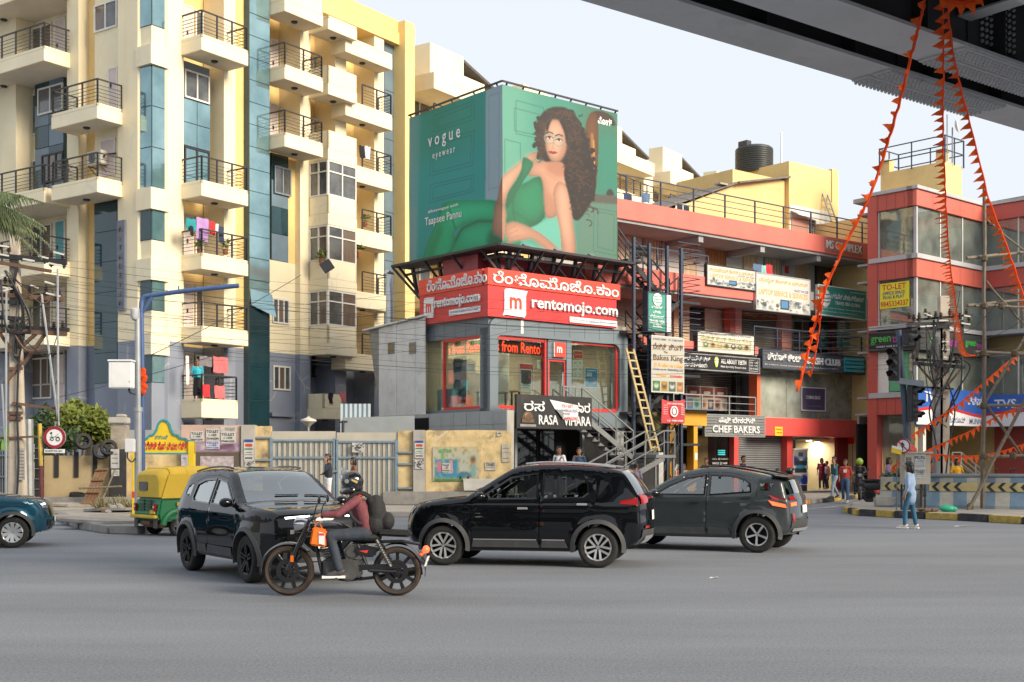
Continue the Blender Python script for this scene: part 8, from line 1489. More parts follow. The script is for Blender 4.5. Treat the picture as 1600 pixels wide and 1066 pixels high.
def offset(P,d):
 A_=sum(P[i][0]*P[(i+1)%len(P)][1]-P[(i+1)%len(P)][0]*P[i][1]for i in range(len(P)));s=1 if A_>0 else-1;o=[];n=len(P)
 for i in range(n):
  a,b,c=P[i-1],P[i],P[(i+1)%n];d1=V((b[0]-a[0],b[1]-a[1])).normalized();d2=V((c[0]-b[0],c[1]-b[1])).normalized();n1,n2=V((d1 .y,-d1 .x)),V((d2 .y,-d2 .x));m=(n1+n2);m=m/max(.4,m.length_squared)*2 if m.length>.1 else n1;o.append((b[0]+s*d*m.x,b[1]+s*d*m.y))
 return o
def tri_region(outer,holes=(),step=.07,extra=()):
 vs=[];es=[]
 for L in[outer]+list(holes):n0=len(vs);vs+=L;es+=[(n0+i,n0+(i+1)%len(L))for i in range(len(L))]
 xs=[p[0]for p in outer];ys=[p[1]for p in outer];allp=np.array(vs)
 for x in np.arange(min(xs),max(xs),step):
  for y in np.arange(min(ys),max(ys),step):
   if np.min(np.hypot(allp[:,0]-x,allp[:,1]-y))>step*.5 and inpoly((x,y),outer)and not any(inpoly((x,y),h_)for h_ in holes):vs.append((x,y))
 for p in extra:
  if np.min(np.hypot(allp[:,0]-p[0],allp[:,1]-p[1]))>.016 and inpoly(p,outer)and not any(inpoly(p,h_)for h_ in holes):vs.append(p)
 v2,e2,f2,*_=geometry.delaunay_2d_cdt([Vector(v)for v in vs],es,[],0,1e-5)
 fs=[f for f in f2 if inpoly(((v2[f[0]].x+v2[f[1]].x+v2[f[2]].x)/3,(v2[f[0]].y+v2[f[1]].y+v2[f[2]].y)/3),outer)and not any(inpoly(((v2[f[0]].x+v2[f[1]].x+v2[f[2]].x)/3,(v2[f[0]].y+v2[f[1]].y+v2[f[2]].y)/3),h_)for h_ in holes)]
 return[tuple(v)for v in v2],fs
def wheel(T,c,R_,w,side,style,rim,parent=None,steer=0.):
 """side +1/-1: which way the outer face looks (local y)"""
 ax=V((math.sin(-steer)*side,side*math.cos(steer),0));u=V((math.cos(steer),math.sin(steer),0));c=V(c);k=.66 if style!='star' else .62;rr_=R_*k
 mb=MB();mb.lathe([(rr_,-w/2),(R_*.92,-w/2),(R_*.985,-w*.38),(R_,-w*.2),(R_,w*.2),(R_*.985,w*.38),(R_*.92,w/2),(R_*.8,w*.53),(rr_,w*.46)],36,c,ax,u,closed=True);t=T.part('wheel',mb,M_TYRE,smooth=50)
 for kk in range(40):pass
 mb=MB();mb.lathe([(rr_,-w*.4),(rr_,w*.44),(rr_*.95,w*.46),(rr_*.90,w*.36),(rr_*.88,-w*.3)],36,c,ax,u,closed=True);mb.lathe([(0,-.02),(rr_*.9,-.02)],24,c+ax*(-w*.1),ax,u);mb.lathe([(0,w*.3),(rr_*.16,w*.3),(rr_*.22,w*.2),(rr_*.22,-.01)],16,c,ax,u);T.part('rim',mb,[M_RIMB,M_RIMB][0]if style=='dark' else M_RIMB,t,smooth=40)
 v=ax.cross(u);n={'five':5,'star':5,'dark':5,'multi':10}[style];sp=MB()
 for i in range(n):
  a=2*math.pi*i/n+.3;d=u*math.cos(a)+v*math.sin(a);p=d.cross(ax);w0,w1={'five':(.21,.31),'star':(.07,.10),'dark':(.13,.19),'multi':(.10,.20)}[style]
  if style in('five','dark'):
   for sgn in(-1,1):sp.prism([c+ax*(w*.30)+d*rr_*.15+p*rr_*(sgn*w0*.9),c+ax*(w*.30)+d*rr_*.15+p*rr_*(sgn*w0*.25),c+ax*(w*.41)+d*rr_*.93+p*rr_*(sgn*w1*.45),c+ax*(w*.41)+d*rr_*.93+p*rr_*(sgn*w1*1.0)],ax*.03)
  else:sp.prism([c+ax*(w*.30)+d*rr_*.12-p*rr_*w0,c+ax*(w*.30)+d*rr_*.12+p*rr_*w0,c+ax*(w*.41)+d*rr_*.95+p*rr_*w1,c+ax*(w*.41)+d*rr_*.95-p*rr_*w1],ax*.03)
 sp.lathe([(rr_*.9,w*.40),(rr_,w*.44),(rr_,w*.47),(rr_*.9,w*.44)],36,c,ax,u,closed=True);sp.lathe([(0,w*.34),(rr_*.14,w*.33),(rr_*.16,w*.3)],14,c,ax,u);T.part('spokes',sp,rim,t,smooth=30);return t
def car(name,label,spec,loc,rz,paint,scale=1.,flip=False):
 T=Thing(name,label,'car',(0,0,0));out=spec['outline'];W=spec.get('W',.86);zb=spec.get('belt',1.0);axf,axr,R_=spec['wheels'];zs=spec.get('sill',.30);ra=R_*1.16
 TOP=densify(smooth2(out,3,False),.07,False);topa=np.array(TOP);topd=np.array(densify(TOP,.012,False));xf,xr=max(p[0]for p in TOP),min(p[0]for p in TOP)
 def arch(cx):return[(cx+ra*math.cos(a),max(zs-.03,R_+ra*math.sin(a)))for a in np.linspace(math.pi*1.0+.25,-.25,15)]
 low=[p for p in arch(axr)]+[p for p in arch(axf)]
 outer=TOP+low
 def ys(x,z,e=None):
  y=W-.055*((z-.68)/.5)**2 if z<zb else W-.055*((zb-.68)/.5)**2-(z-zb)*spec.get('tumble',.36)
  y+=.018*math.exp(-((z-zb+.1)/.05)**2)
  for cx in(axf,axr):
   d=math.hypot(x-cx,z-R_);y+=.03*math.exp(-((d-ra)/.07)**2)if z<R_+ra+.1 else 0
  t=max(0,(x-(xf-.75))/.75);y-=spec.get('nose',.20)*t*t;t=max(0,((xr+.6)-x)/.6);y-=.10*t*t
  if e is None:d2=np.min(np.hypot(topd[:,0]-x,topd[:,1]-z));r=.08;e=min(d2,r)
  y-=.06*(1-math.sqrt(max(0,1-((.08-e)/.08)**2)))if e<.08 else 0
  return y
 sgn=(1,-1);TD=densify(TOP,.05,False);rim_pts=[p for d in(.02,.045,.08,.12)for p in offset(outer,-d)[:len(TOP)]]
 hole_d=[offset(densify(d,.06),.006)for d in spec['doors']];quarter=[densify(q,.05)for q in spec.get('quarter',[])]
 def side(P,F_,s,dy=0.):mb=MB();mb.add([(x,s*(ys(x,z)+dy),z)for x,z in P],[f if s>0 else f[::-1]for f in F_]);return mb
 body_P,body_F=tri_region(outer,hole_d+quarter,extra=rim_pts)
 doors=[]
 for d,win in zip(spec['doors'],spec['wins']):dd=densify(d,.06);wv=densify(win,.022);doors.append((tri_region(dd,[wv],extra=rim_pts),tri_region(wv),wv))
 for s in sgn:
  T.part('side_panel',side(body_P,body_F,s),paint,smooth=True)
  for i,(a,g,wv)in enumerate(doors):
   dp=T.part('door',side(*a,s),paint,smooth=True);T.part('window_glass',side(*g,s,-.012),M_CGL,dp,smooth=True)
   ring=[p for p in offset(wv,.026)];nn=len(wv);mb=MB();mb.add([(x,s*(ys(x,z)+.010),z)for x,z in wv]+[(x,s*(ys(x,z)+.007),z)for x,z in ring]+[(x,s*(ys(x,z)-.03),z)for x,z in wv],[(j,(j+1)%nn,nn+(j+1)%nn,nn+j)for j in range(nn)]+[(j,(j+1)%nn,2*nn+(j+1)%nn,2*nn+j)for j in range(nn)]);T.part('window_trim',mb,M_TRIM,dp)
   hx_,hz_=spec['handles'][i];mb=MB();mb.obox((hx_,s*(ys(hx_,hz_)+.025),hz_),(.085,0,0),(0,.012,0),(0,0,.018));T.part('handle',mb,spec.get('handle_m',paint),dp,bevel=.008)
   x0,x1=min(p[0]for p in spec['doors'][i]),max(p[0]for p in spec['doors'][i]);mb=MB();zz=zs+.06;x0=max(x0,axr+ra+.10);mb.prism([(x0,s*(ys(x0,zz)+.004),zs+.01),(x1-.03,s*(ys(x1,zz)+.004),zs+.01),(x1-.05,s*(ys(x1,.5)+.012),zs+.13),(x0+.05,s*(ys(x0,.5)+.012),zs+.13)],(0,s*.012,0));T.part('door_cladding',mb,M_CLAD,dp);mb=MB();mb.beam((x0+.05,s*(ys(x0,.5)+.018),zs+.135),(x1-.05,s*(ys(x1,.5)+.018),zs+.135),.012,.012);T.part('trim_strip',mb,M_ALLOY if 'handle_m' in spec else M_CLAD,dp)
  for q in quarter:T.part('quarter_glass',side(*tri_region(q),s,-.01),M_CGL,smooth=True)
  for cx in(axf,axr):
   mb=MB();A1=[(cx+ra*math.cos(a),R_+ra*math.sin(a))for a in np.linspace(math.pi+.2,-.2,22)];A2=[(cx+(ra+.065)*math.cos(a),R_+(ra+.065)*math.sin(a))for a in np.linspace(math.pi+.2,-.2,22)]
   mb.grid([[(x,s*(ys(x,max(z,zs))+.018),z),(x2,s*(ys(x2,max(z2,zs))+.012),z2),(x2,s*(ys(x2,max(z2,zs))-.01),z2)]for(x,z),(x2,z2)in zip(A1,A2)]);mb.grid([[(x,s*(ys(x,max(z,zs))+.018),z),(x,s*.45,z)]for x,z in A1]);T.part('wheel_arch',mb,M_CLAD,smooth=40)
  mb=MB();mb.prism([(axr+ra*.95,s*(W-.09),zs-.05),(axf-ra*.95,s*(W-.09),zs-.05),(axf-ra*.95,s*(W-.05),zs+.05),(axr+ra*.95,s*(W-.05),zs+.05)],(0,s*.03,0));T.part('sill',mb,M_CLAD)
  mx_,mz=spec['mirror'];mb=MB();mb.ell((mx_,s*(ys(mx_,mz)+.13),mz),.085,.11,.075,12,8);m_=T.part('mirror',mb,spec.get('mirror_m',paint),smooth=True);mb=MB();mb.beam((mx_,s*(ys(mx_,mz)-.01),mz-.05),(mx_,s*(ys(mx_,mz)+.1),mz-.03),.05);T.part('mirror_stalk',mb,M_TRIM,m_)
 fc,rc=spec.get('front_bow',.20),spec.get('rear_bow',.12);N_=14
 def across(x,z,t):
  ye=ys(x,z,0);kf=max(0,min(1,(x-(xf-1.0))/.9));kr=max(0,min(1,((xr+.7)-x)/.6));u=1-abs(t)**2.4
  return V((x+fc*kf*u-rc*kr*u,ye*t,z+spec.get('crown',.035)*u*(1 if z>.75 else .0)))
 def strip(i0,i1):mb=MB();mb.grid([[across(TOP[i][0],TOP[i][1],t)for t in np.linspace(1,-1,N_+1)]for i in range(i0,i1+1)]);return mb
 near=lambda p:int(np.argmin(np.hypot(topa[:,0]-p[0],topa[:,1]-p[1])))
 ia,ib,ic,id_=[near(p)for p in spec['screens']]
 T.part('bonnet',strip(near(spec['nose_pt']),ia),paint,smooth=True);T.part('front_bumper',strip(0,near(spec['nose_pt'])),paint,smooth=True);T.part('roof',strip(ib,ic),paint,smooth=True);T.part('windscreen',strip(ia,ib),M_CWS,smooth=True);T.part('rear_screen',strip(ic,id_),spec.get('rear_screen_m',M_CGL),smooth=True);T.part('tailgate',strip(id_,len(TOP)-1),paint,smooth=True)
 for s in sgn:mb=MB();mb.tube([across(TOP[i][0],TOP[i][1],s*.93)+V((0,0,.03))for i in range(ib+1,ic-1,2)],.016,6);T.part('roof_rail',mb,spec.get('rail_m',M_TRIM),smooth=40);mb=MB();mb.grid([[across(TOP[i][0],TOP[i][1],s*t)+V((0,0,.004))for t in(1.0,.93)]for i in range(ia,ib+1)]);T.part('pillar_trim',mb,paint,smooth=True)
 for i in(ib,):mb=MB();mb.grid([[across(TOP[j][0],TOP[j][1],t)+V((.003,0,.004))for t in np.linspace(.99,-.99,9)]for j in(ib-1,ib)]);T.part('screen_header',mb,M_TRIM,smooth=True)
 for s in(-.3,.35):a=across(*TOP[ia+1],s)+V((0,0,.02));b=across(*TOP[ia+1],s+.5)+V((0,0,.02));mb=MB();mb.beam(a,b,.02,.015);T.part('wiper',mb,M_TRIM)
 def fp(t,z,o=.012,front=True):
  seg=TOP[:near(spec['nose_pt'])+1]if front else TOP[id_:];j=min(range(len(seg)-1),key=lambda k:abs((seg[k][1]+seg[k+1][1])/2-z));a,b=seg[j],seg[j+1];x=a[0]+(b[0]-a[0])*((z-a[1])/(b[1]-a[1])if abs(b[1]-a[1])>1e-4 else 0);return across(x,z,t)+V((o if front else-o,0,0))
 def patch(nm,m,pts,front=True,o=.012,th=.02,parent=None):
  """pts: quad strip rows [(t,z_low),(t,z_high)]"""
  mb=MB();rows=[]
  for(t,z0,z1)in pts:rows.append([fp(t,z0,o,front),fp(t,(z0+z1)/2,o,front),fp(t,z1,o,front)])
  mb.grid(rows);return T.part(nm,mb,m,parent,smooth=True)
 T.fp,T.patch,T.ys=fp,patch,ys
 for s in sgn:
  for cx in(axf,axr):wheel(T,(cx,s*(W-.115),R_),R_,.22,s,spec['rim'],spec['rim_m'],steer=0)
 mb=MB();mb.box(xr+.35,xf-.35,-W+.12,W-.12,zs-.03,zs+.06);mb.box(axf-ra-.3,axf-ra-.02,-W+.15,W-.15,zs,.95);T.part('floor',mb,M_CARIN)
 for i,(sx,sy)in enumerate(((.15,.36),(.15,-.36),(-.72,.36),(-.72,-.36))):mb=MB();mb.obox((sx-.12,sy,.86),(.06,0,-.02),(0,.22,0),(.05*-1,0,.30));mb.obox((sx+.12,sy,.58),(.25,0,0),(0,.22,0),(0,0,.08));mb.obox((sx-.20,sy,1.24),(.05,0,0),(0,.12,0),(-.02,0,.09));T.part('seat',mb,M_CARIN,bevel=.03)
 mb=MB();sw=V((.62,.36,.93));mb.tube([sw+V((.06*math.sin(a)*-1*.5,.17*math.cos(a),.17*math.sin(a)))for a in np.linspace(0,2*math.pi,17)],.015,6);mb.obox((.82,0,.86),(.14,0,0),(0,W-.16,0),(0,0,.10));T.part('dashboard',mb,M_CARIN)
 o=T.o;o.location=loc;o.rotation_euler=(0,0,math.radians(rz));o.scale=(scale,)*3;return T
PAINT=lambda n,c,r=.4,mt=.0:mat(n,c,r,.12,1.0,metal=mt,coat=1.,spec=.0,grime=.05,dirt=tuple(x*.9+.015 for x in c))
P_BLK=PAINT('black_car_paint',(.004,.005,.007));P_GRY=PAINT('graphite_car_paint',(.058,.07,.076),.4,.4);P_BLU=PAINT('teal_blue_car_paint',(.012,.075,.125),.25,.3)
k_=lambda cx,cy:((770-cx)/388.,(785-cy)/388.)
SON=dict(outline=[(1.78,.33),(1.86,.45),(1.87,.62),(1.83,.78),(1.72,.94),(1.45,1.03),(.98,1.09),(.84,1.13),(.52,1.33),(.20,1.53),(-.05,1.60),(-.45,1.625),(-.95,1.60),(-1.40,1.555),(-1.60,1.51),(-1.70,1.40),(-1.86,1.14),(-1.90,1.02),(-1.91,.80),(-1.92,.62),(-1.88,.45),(-1.78,.36)],wheels=(1.25,-1.25,.325),doors=[[(.78,.34),(.80,1.06),(.46,1.28),(.14,1.47),(-.32,1.53),(-.30,.34)],[(-.315,.34),(-.335,1.53),(-.80,1.50),(-1.20,1.40),(-1.22,1.05),(-1.08,.86),(-.93,.72),(-.80,.36)]],wins=[[(.62,1.09),(.16,1.40),(-.26,1.47),(-.26,1.10)],[(-.38,1.10),(-.38,1.47),(-.80,1.44),(-1.06,1.37),(-1.08,1.18),(-1.0,1.12)]],quarter=[[(-1.27,1.40),(-1.42,1.34),(-1.28,1.15),(-1.25,1.13)]],handles=[(-.05,.93),(-1.0,1.0)],handle_m=M_ALLOY,mirror=(.62,1.12),screens=[(.86,1.12),(.06,1.57),(-1.60,1.51),(-1.86,1.14)],nose_pt=(1.72,.94),belt=1.08,rim='five',rim_m=M_ALLOY,rail_m=M_ALU,W=.88,front_bow=.14)
def dress_suv(T,W,lit=True):
 for s in(1,-1):
  T.patch('headlamp',M_HEAD,[(s*(.66+.04*i),.80+.004*i,.93)for i in range(9)],o=.015);T.patch('fog_lamp',M_RIMB,[(s*(.68+.04*i),.44,.58)for i in range(6)],o=.014)
  T.patch('tail_lamp',M_TAIL,[(s*(.62+.047*i),1.0,1.10+.008*i)for i in range(9)],False,.02)
  mb=MB();mb.prism([(-1.58,s*(T.ys(-1.62,1.03)+.022),1.01),(-1.88,s*(T.ys(-1.86,1.0)+.03),.99),(-1.87,s*(T.ys(-1.84,1.08)+.04),1.11),(-1.62,s*(T.ys(-1.62,1.06)+.024),1.06)],(0,s*.012,0));T.part('tail_lamp',mb,M_TAIL)
  T.patch('rear_reflector',M_TAIL,[(s*(.6+.05*i),.62,.66)for i in range(6)],False,.02)
 T.patch('grille',M_TRIM,[(t,.66,.84)for t in np.linspace(-.62,.62,13)],o=.016);T.patch('lower_grille',M_CLAD,[(t,.36,.54)for t in np.linspace(-.6,.6,11)],o=.012);T.patch('number_plate',M_WHITE,[(t,.52,.63)for t in np.linspace(-.27,.27,5)],o=.03)
 T.patch('tail_strip',M_TAIL,[(t,1.05,1.08)for t in np.linspace(-.6,.6,11)],False,.02);T.patch('rear_cladding',M_CLAD,[(t,.37,.60)for t in np.linspace(-.97,.97,13)],False,.02);T.patch('skid_plate',M_ALLOY,[(t,.38,.50)for t in np.linspace(-.8,.8,11)],False,.032);T.patch('number_plate',M_WHITE,[(t,.74,.86)for t in np.linspace(-.28,.28,5)],False,.02)
def wpos(px,D):return(px-800)/F*D
def place(axle_px,axle_D,rz,spec,side,sc):
 """location so that the given side's rear wheel foot stands at the point seen at (axle_px, D)"""
 a=math.radians(rz);lx,ly=spec['wheels'][1]*sc,side*(spec.get('W',.86)-.0)*sc;return(wpos(axle_px,axle_D)-(math.cos(a)*lx-math.sin(a)*ly),axle_D-(math.sin(a)*lx+math.cos(a)*ly),0)
T=car('compact_suv','black compact SUV with silver wheels and chrome door handles in the middle of the road',SON,place(934,19.75,169,SON,1,1.02),169,P_BLK,1.02);dress_suv(T,.88)
CUR=dict(outline=[(2.08,.36),(2.14,.52),(2.12,.78),(2.04,.94),(1.7,1.03),(1.05,1.09),(.85,1.13),(.5,1.34),(.15,1.50),(-.25,1.575),(-.7,1.57),(-1.2,1.49),(-1.55,1.41),(-1.70,1.36),(-1.74,1.28),(-1.80,1.08),(-1.85,.95),(-1.87,.75),(-1.88,.55),(-1.82,.40),(-1.72,.34)],wheels=(1.28,-1.28,.345),doors=[[(.82,.36),(.84,1.06),(.45,1.30),(.1,1.43),(-.32,1.50),(-.30,.36)],[(-.315,.36),(-.335,1.50),(-.75,1.49),(-1.12,1.41),(-1.26,1.30),(-1.27,1.05),(-1.1,.86),(-.93,.72),(-.80,.37)]],wins=[[(.66,1.09),(.42,1.24),(.08,1.38),(-.27,1.44),(-.26,1.09)],[(-.38,1.09),(-.38,1.44),(-.75,1.43),(-1.02,1.36),(-1.12,1.28),(-1.14,1.15)]],quarter=[[(-1.32,1.31),(-1.58,1.30),(-1.50,1.16),(-1.32,1.17)]],handles=[(-.1,.94),(-1.08,1.03)],mirror=(.66,1.10),screens=[(.88,1.12),(.08,1.52),(-1.70,1.36),(-1.80,1.08)],nose_pt=(2.04,.94),belt=1.07,rim='star',rim_m=M_ALLOY,W=.90,front_bow=.14,sill=.32,mirror_m=M_TRIM)
T=car('coupe_suv','graphite grey coupe SUV with lit red tail lamps behind the black SUV',CUR,place(1182,23.0,156,CUR,1,1.0),156,P_GRY)
for s in(1,-1):
 for zz,m in((1.01,M_TAIL),(.90,M_TAILON)):
  mb=MB();mb.prism([(-1.5,s*(T.ys(-1.5,zz)+.006),zz+.08),(-1.80,s*(T.ys(-1.80,zz)+.02),zz+.01),(-1.82,s*(T.ys(-1.82,zz)+.02),zz-.05),(-1.58,s*(T.ys(-1.58,zz)+.008),zz-.01)],(0,s*.012,0));T.part('tail_lamp',mb,m);T.patch('tail_lamp',m,[(s*(.7+.035*i),zz-.03,zz+.03)for i in range(9)],False,.02)
 T.patch('rear_reflector',M_TAIL,[(s*(.86+.03*i),.58,.74)for i in range(4)],False,.03)
T.patch('rear_cladding',M_CLAD,[(t,.37,.62)for t in np.linspace(-.97,.97,13)],False,.02);T.patch('skid_plate',M_ALLOY,[(t,.40,.46)for t in np.linspace(-.9,.9,11)],False,.045);T.patch('number_plate',M_WHITE,[(t,.74,.85)for t in np.linspace(-.28,.28,5)],False,.02);T.patch('grille',M_TRIM,[(t,.6,.84)for t in np.linspace(-.8,.8,11)],o=.015)
mb=MB();mb.prism([(-1.52,.78,1.425),(-1.84,.72,1.38),(-1.84,-.72,1.38),(-1.52,-.78,1.425)],(0,0,.03));T.part('spoiler',mb,M_TRIM,bevel=.01)
HAR=dict(outline=[(2.02,.34),(2.08,.48),(2.10,.70),(2.08,.92),(2.02,1.04),(1.75,1.12),(1.1,1.17),(.92,1.20),(.55,1.42),(.22,1.62),(-.05,1.69),(-.5,1.715),(-1.1,1.70),(-1.6,1.64),(-1.78,1.58),(-1.95,1.30),(-2.05,1.10),(-2.08,.85),(-2.10,.60),(-2.04,.42),(-1.9,.36)],wheels=(1.30,-1.30,.365),doors=[[(.84,.38),(.86,1.12),(.45,1.38),(.14,1.56),(-.32,1.61),(-.30,.38)],[(-.315,.38),(-.335,1.61),(-.85,1.59),(-1.28,1.50),(-1.30,1.16),(-1.12,.92),(-.95,.78),(-.82,.39)]],wins=[[(.68,1.16),(.14,1.49),(-.27,1.54),(-.26,1.17)],[(-.38,1.17),(-.38,1.54),(-.85,1.52),(-1.14,1.45),(-1.18,1.25),(-1.1,1.19)]],quarter=[[(-1.36,1.48),(-1.58,1.42),(-1.62,1.30),(-1.36,1.24)]],handles=[(-.05,1.0),(-1.05,1.04)],mirror=(.68,1.2),screens=[(.94,1.19),(.06,1.66),(-1.78,1.58),(-1.95,1.30)],nose_pt=(2.02,1.04),belt=1.14,rim='dark',rim_m=M_RIMB,W=.93,front_bow=.16,sill=.36)
T=car('large_suv','large black SUV with lit front light strip turning behind the motorcycle',HAR,place(291,19.35,-56,HAR,-1,.93),-56,P_BLK,.93)
T.patch('light_strip',M_DRL,[(t,.985+.0*abs(t),1.01)for t in np.linspace(-.93,-.42,9)],o=.02);T.patch('light_strip',M_DRL,[(t,.985,1.01)for t in np.linspace(.42,.93,9)],o=.02);T.patch('light_bar',M_TRIM,[(t,.975,1.02)for t in np.linspace(-.98,.98,17)],o=.012)
T.patch('grille',M_TRIM,[(t,.70,.93)for t in np.linspace(-.62,.62,13)],o=.015)
for i in range(5):T.patch('grille_bar',M_RIMB,[(t,.73+.04*i,.742+.04*i)for t in np.linspace(-.58,.58,13)],o=.024)
for s in(1,-1):T.patch('headlamp',M_TRIM,[(s*(.68+.03*i),.66,.84)for i in range(9)],o=.016);T.patch('headlamp_lens',M_HEAD,[(s*(.78+.02*i),.76,.82)for i in range(5)],o=.026);T.patch('air_vent',M_RIMB,[(s*(.80+.02*i),.44,.64)for i in range(6)],o=.02);T.patch('bumper_blade',M_CLAD,[(s*(.30+.04*i),.42+.024*i,.47+.024*i)for i in range(9)],o=.02)
T.patch('lower_bumper',M_CLAD,[(t,.35,.50)for t in np.linspace(-.98,.98,15)],o=.02);T.patch('skid_plate',M_ALLOY,[(t,.36,.42)for t in np.linspace(-.4,.4,9)],o=.03);pl=T.patch('number_plate',M_WHITE,[(t,.55,.66)for t in np.linspace(-.30,.30,5)],o=.035)
BLU=dict(SON);BLU.update(rim='multi',rim_m=M_ALLOY,handle_m=P_BLU,nose_pt=(1.72,.94))
D=24.3;T=car('blue_car','teal blue car with silver multi spoke wheels cut by the left edge',BLU,(wpos(19,D)-1.175*.961-.83*.276,D-1.175*.276+.83*.961,0),16,P_BLU,.94);dress_suv(T,.88)
for s in(1,-1):T.patch('day_light',M_DRL,[(s*(.70+.035*i),.885,.91)for i in range(8)],o=.022)
AR=Thing('auto_rickshaw','green and yellow auto rickshaw with canvas hood seen from behind beside the large SUV','auto rickshaw',(0,0,0));M_ARG=mat('rickshaw_green',(.015,.20,.075),.45,.12,1.5,grime=.3,dirt=(.12,.14,.09));M_ARY=mat('hood_yellow',(.72,.47,.035),.6,.12,1.5,grime=.35,dirt=(.42,.32,.12),bump=.2,bscale=12);M_ARY2=mat('bumper_yellow',(.78,.50,.02),.5)
def sec(x,w,z0,z1,r,n=6):
 P0=[(x,-w,z0)]+[(x,-w+r-r*math.cos(a),z1-r+r*math.sin(a))for a in np.linspace(0,math.pi/2,n)]+[(x,w-r+r*math.sin(a),z1-r+r*math.cos(a))for a in np.linspace(0,math.pi/2,n)]+[(x,w,z0)];return P0
mb=MB();mb.grid([sec(-1.28,.58,.95,1.50,.20),sec(-1.24,.62,.95,1.58,.22),sec(-1.0,.64,.95,1.66,.22),sec(-.6,.66,1.40,1.70,.2),sec(.0,.66,1.45,1.71,.2),sec(.7,.64,1.45,1.68,.2),sec(.95,.60,1.45,1.60,.15)]);hd=AR.part('canvas_hood',mb,M_ARY,smooth=50);mb=MB();mb.poly(sec(-1.281,.58,.95,1.50,.20));rb=AR.part('hood_back',mb,M_ARY);mb=MB();mb.prism([(-1.30,a*.22+.2,1.22+b*.11)for a,b in((-.8,-1),(.8,-1),(1,-.8),(1,.8),(.8,1),(-.8,1),(-1,.8),(-1,-.8))],(.01,0,0));AR.part('rear_window',mb,M_PANE,rb)
for s in(-1,1):mb=MB();mb.prism([(-1.24,s*.655,.93),(-.35,s*.675,.93),(-.30,s*.675,1.5),(-1.05,s*.66,1.52)],(0,s*.02,0));AR.part('hood_side',mb,M_ARY,hd);mb=MB();mb.tube([(-.3,s*.66,.6),(-.28,s*.66,1.52)],.02,6);mb.tube([(.8,s*.60,.7),(.7,s*.62,1.6)],.02,6);AR.part('hood_post',mb,M_BLK)
for x in(-1.0,-.55,.1):mb=MB();P0=sec(x,.665,1.42 if x>-.9 else .95,1.705 if x>-.9 else 1.665,.21);mb.tube(P0,.012,5);AR.part('hood_seam',mb,M_ARY2,hd)
mb=MB();prof=[(.95,-.45),(.95,-1.26),(.55,-1.33),(.34,-1.30)];mb.prism([(-.30,.66,.93),(-1.26,.62,.93),(-1.33,.64,.55),(-1.30,.62,.36),(-.30,.66,.36)],(0,-1.28,0));AR.part('rear_body',mb,M_ARG,bevel=.05)
for s in(-1,1):mb=MB();mb.tube([(-.78+.42*math.cos(a),s*.66,.26+.36*math.sin(a))for a in np.linspace(.05,math.pi-.05,13)],.075,8,flat=1.2);AR.part('mudguard',mb,M_ARG,smooth=40);wheel(AR,(-.78,s*.60,.21),.22,.12,s,'star',M_STEEL)
for i in range(4):
 for j in(-1,1):mb=MB();mb.box(-1.355,-1.31,j*.17-.13,j*.17+.13,.62+i*.075,.66+i*.075);AR.part('louvre',mb,mat('louvre_dark',(.008,.06,.03),.5))
for s in(-1,1):mb=MB();mb.box(-1.38,-1.31,s*.50-.055,s*.50+.055,.60,.80);t_l=AR.part('tail_lamp',mb,M_TAIL,bevel=.015);mb=MB();mb.box(-1.385,-1.38,s*.5-.03,s*.5+.03,.70,.74);AR.part('lens_band',mb,M_WHITE,t_l)
mb=MB();mb.box(-1.44,-1.34,-.66,.66,.44,.52);AR.part('rear_bumper',mb,M_ARY2,bevel=.02);mb=MB();mb.box(-1.37,-1.345,-.54,-.30,.55,.64);AR.part('number_plate',mb,M_ARY2);mb=MB();mb.box(-.85,-.62,-.705,-.69,.74,.83);AR.part('side_plate',mb,M_ARY2);mb=MB();mb.tube([(-1.3,.2,.32),(-1.3,-.25,.3)],.07,10);mb.box(-1.2,-.4,-.4,.4,.2,.36);AR.part('silencer',mb,M_RUST)
for s in(-1,1):mb=MB();mb.box(-1.34,-1.32,s*.5-.09,s*.5+.09,.2,.42);AR.part('mud_flap',mb,M_CLAD)
mb=MB();mb.prism([(-.3,.63,.3),(.9,.55,.3),(1.1,.35,.35),(1.1,-.35,.35),(.9,-.55,.3),(-.3,-.63,.3)],(0,0,.08));AR.part('floor',mb,M_ARG);mb=MB();mb.prism([(.95,-.5,.35),(1.25,-.3,.4),(1.25,.3,.4),(.95,.5,.35)],(-.12,0,.6));AR.part('front_cowl',mb,M_ARG,bevel=.04);mb=MB();mb.prism([(.86,-.5,.98),(.86,.5,.98),(.76,.52,1.58),(.76,-.52,1.58)],(.01,0,0));AR.part('windscreen',mb,M_CGL);wheel(AR,(1.15,0,.21),.22,.11,1,'star',M_STEEL);mb=MB();mb.box(-.75,-.3,-.55,.55,.55,.68);mb.box(-.85,-.75,-.55,.55,.6,1.05);AR.part('seat',mb,M_CARIN,bevel=.03)
AR.o.location=(wpos(228,28.3)+.88,28.3+.9,0);AR.o.rotation_euler=(0,0,math.radians(43));AR.o.scale=(.93,)*3
M_MBLK=mat('bike_black',(.010,.010,.012),.25,.2,3,coat=.7);M_ENG=mat('engine_metal',(.13,.13,.13),.45,.3,6,metal=.6,grime=.4,dirt=(.10,.08,.06));M_TYRED=mat('dusty_tyre',(.055,.038,.028),.95,.3,8,grime=.6,dirt=(.13,.09,.065));M_BAG=mat('orange_bag',(.85,.19,.015),.6,.12,5)
BK=Thing('motorcycle','black classic motorcycle with an orange bag on the tank','motorcycle',(0,0,0))
def bp(n,m,f,parent=None,smooth=40,**k):mb=MB();f(mb);return BK.part(n,mb,m,parent,smooth=smooth,**k)
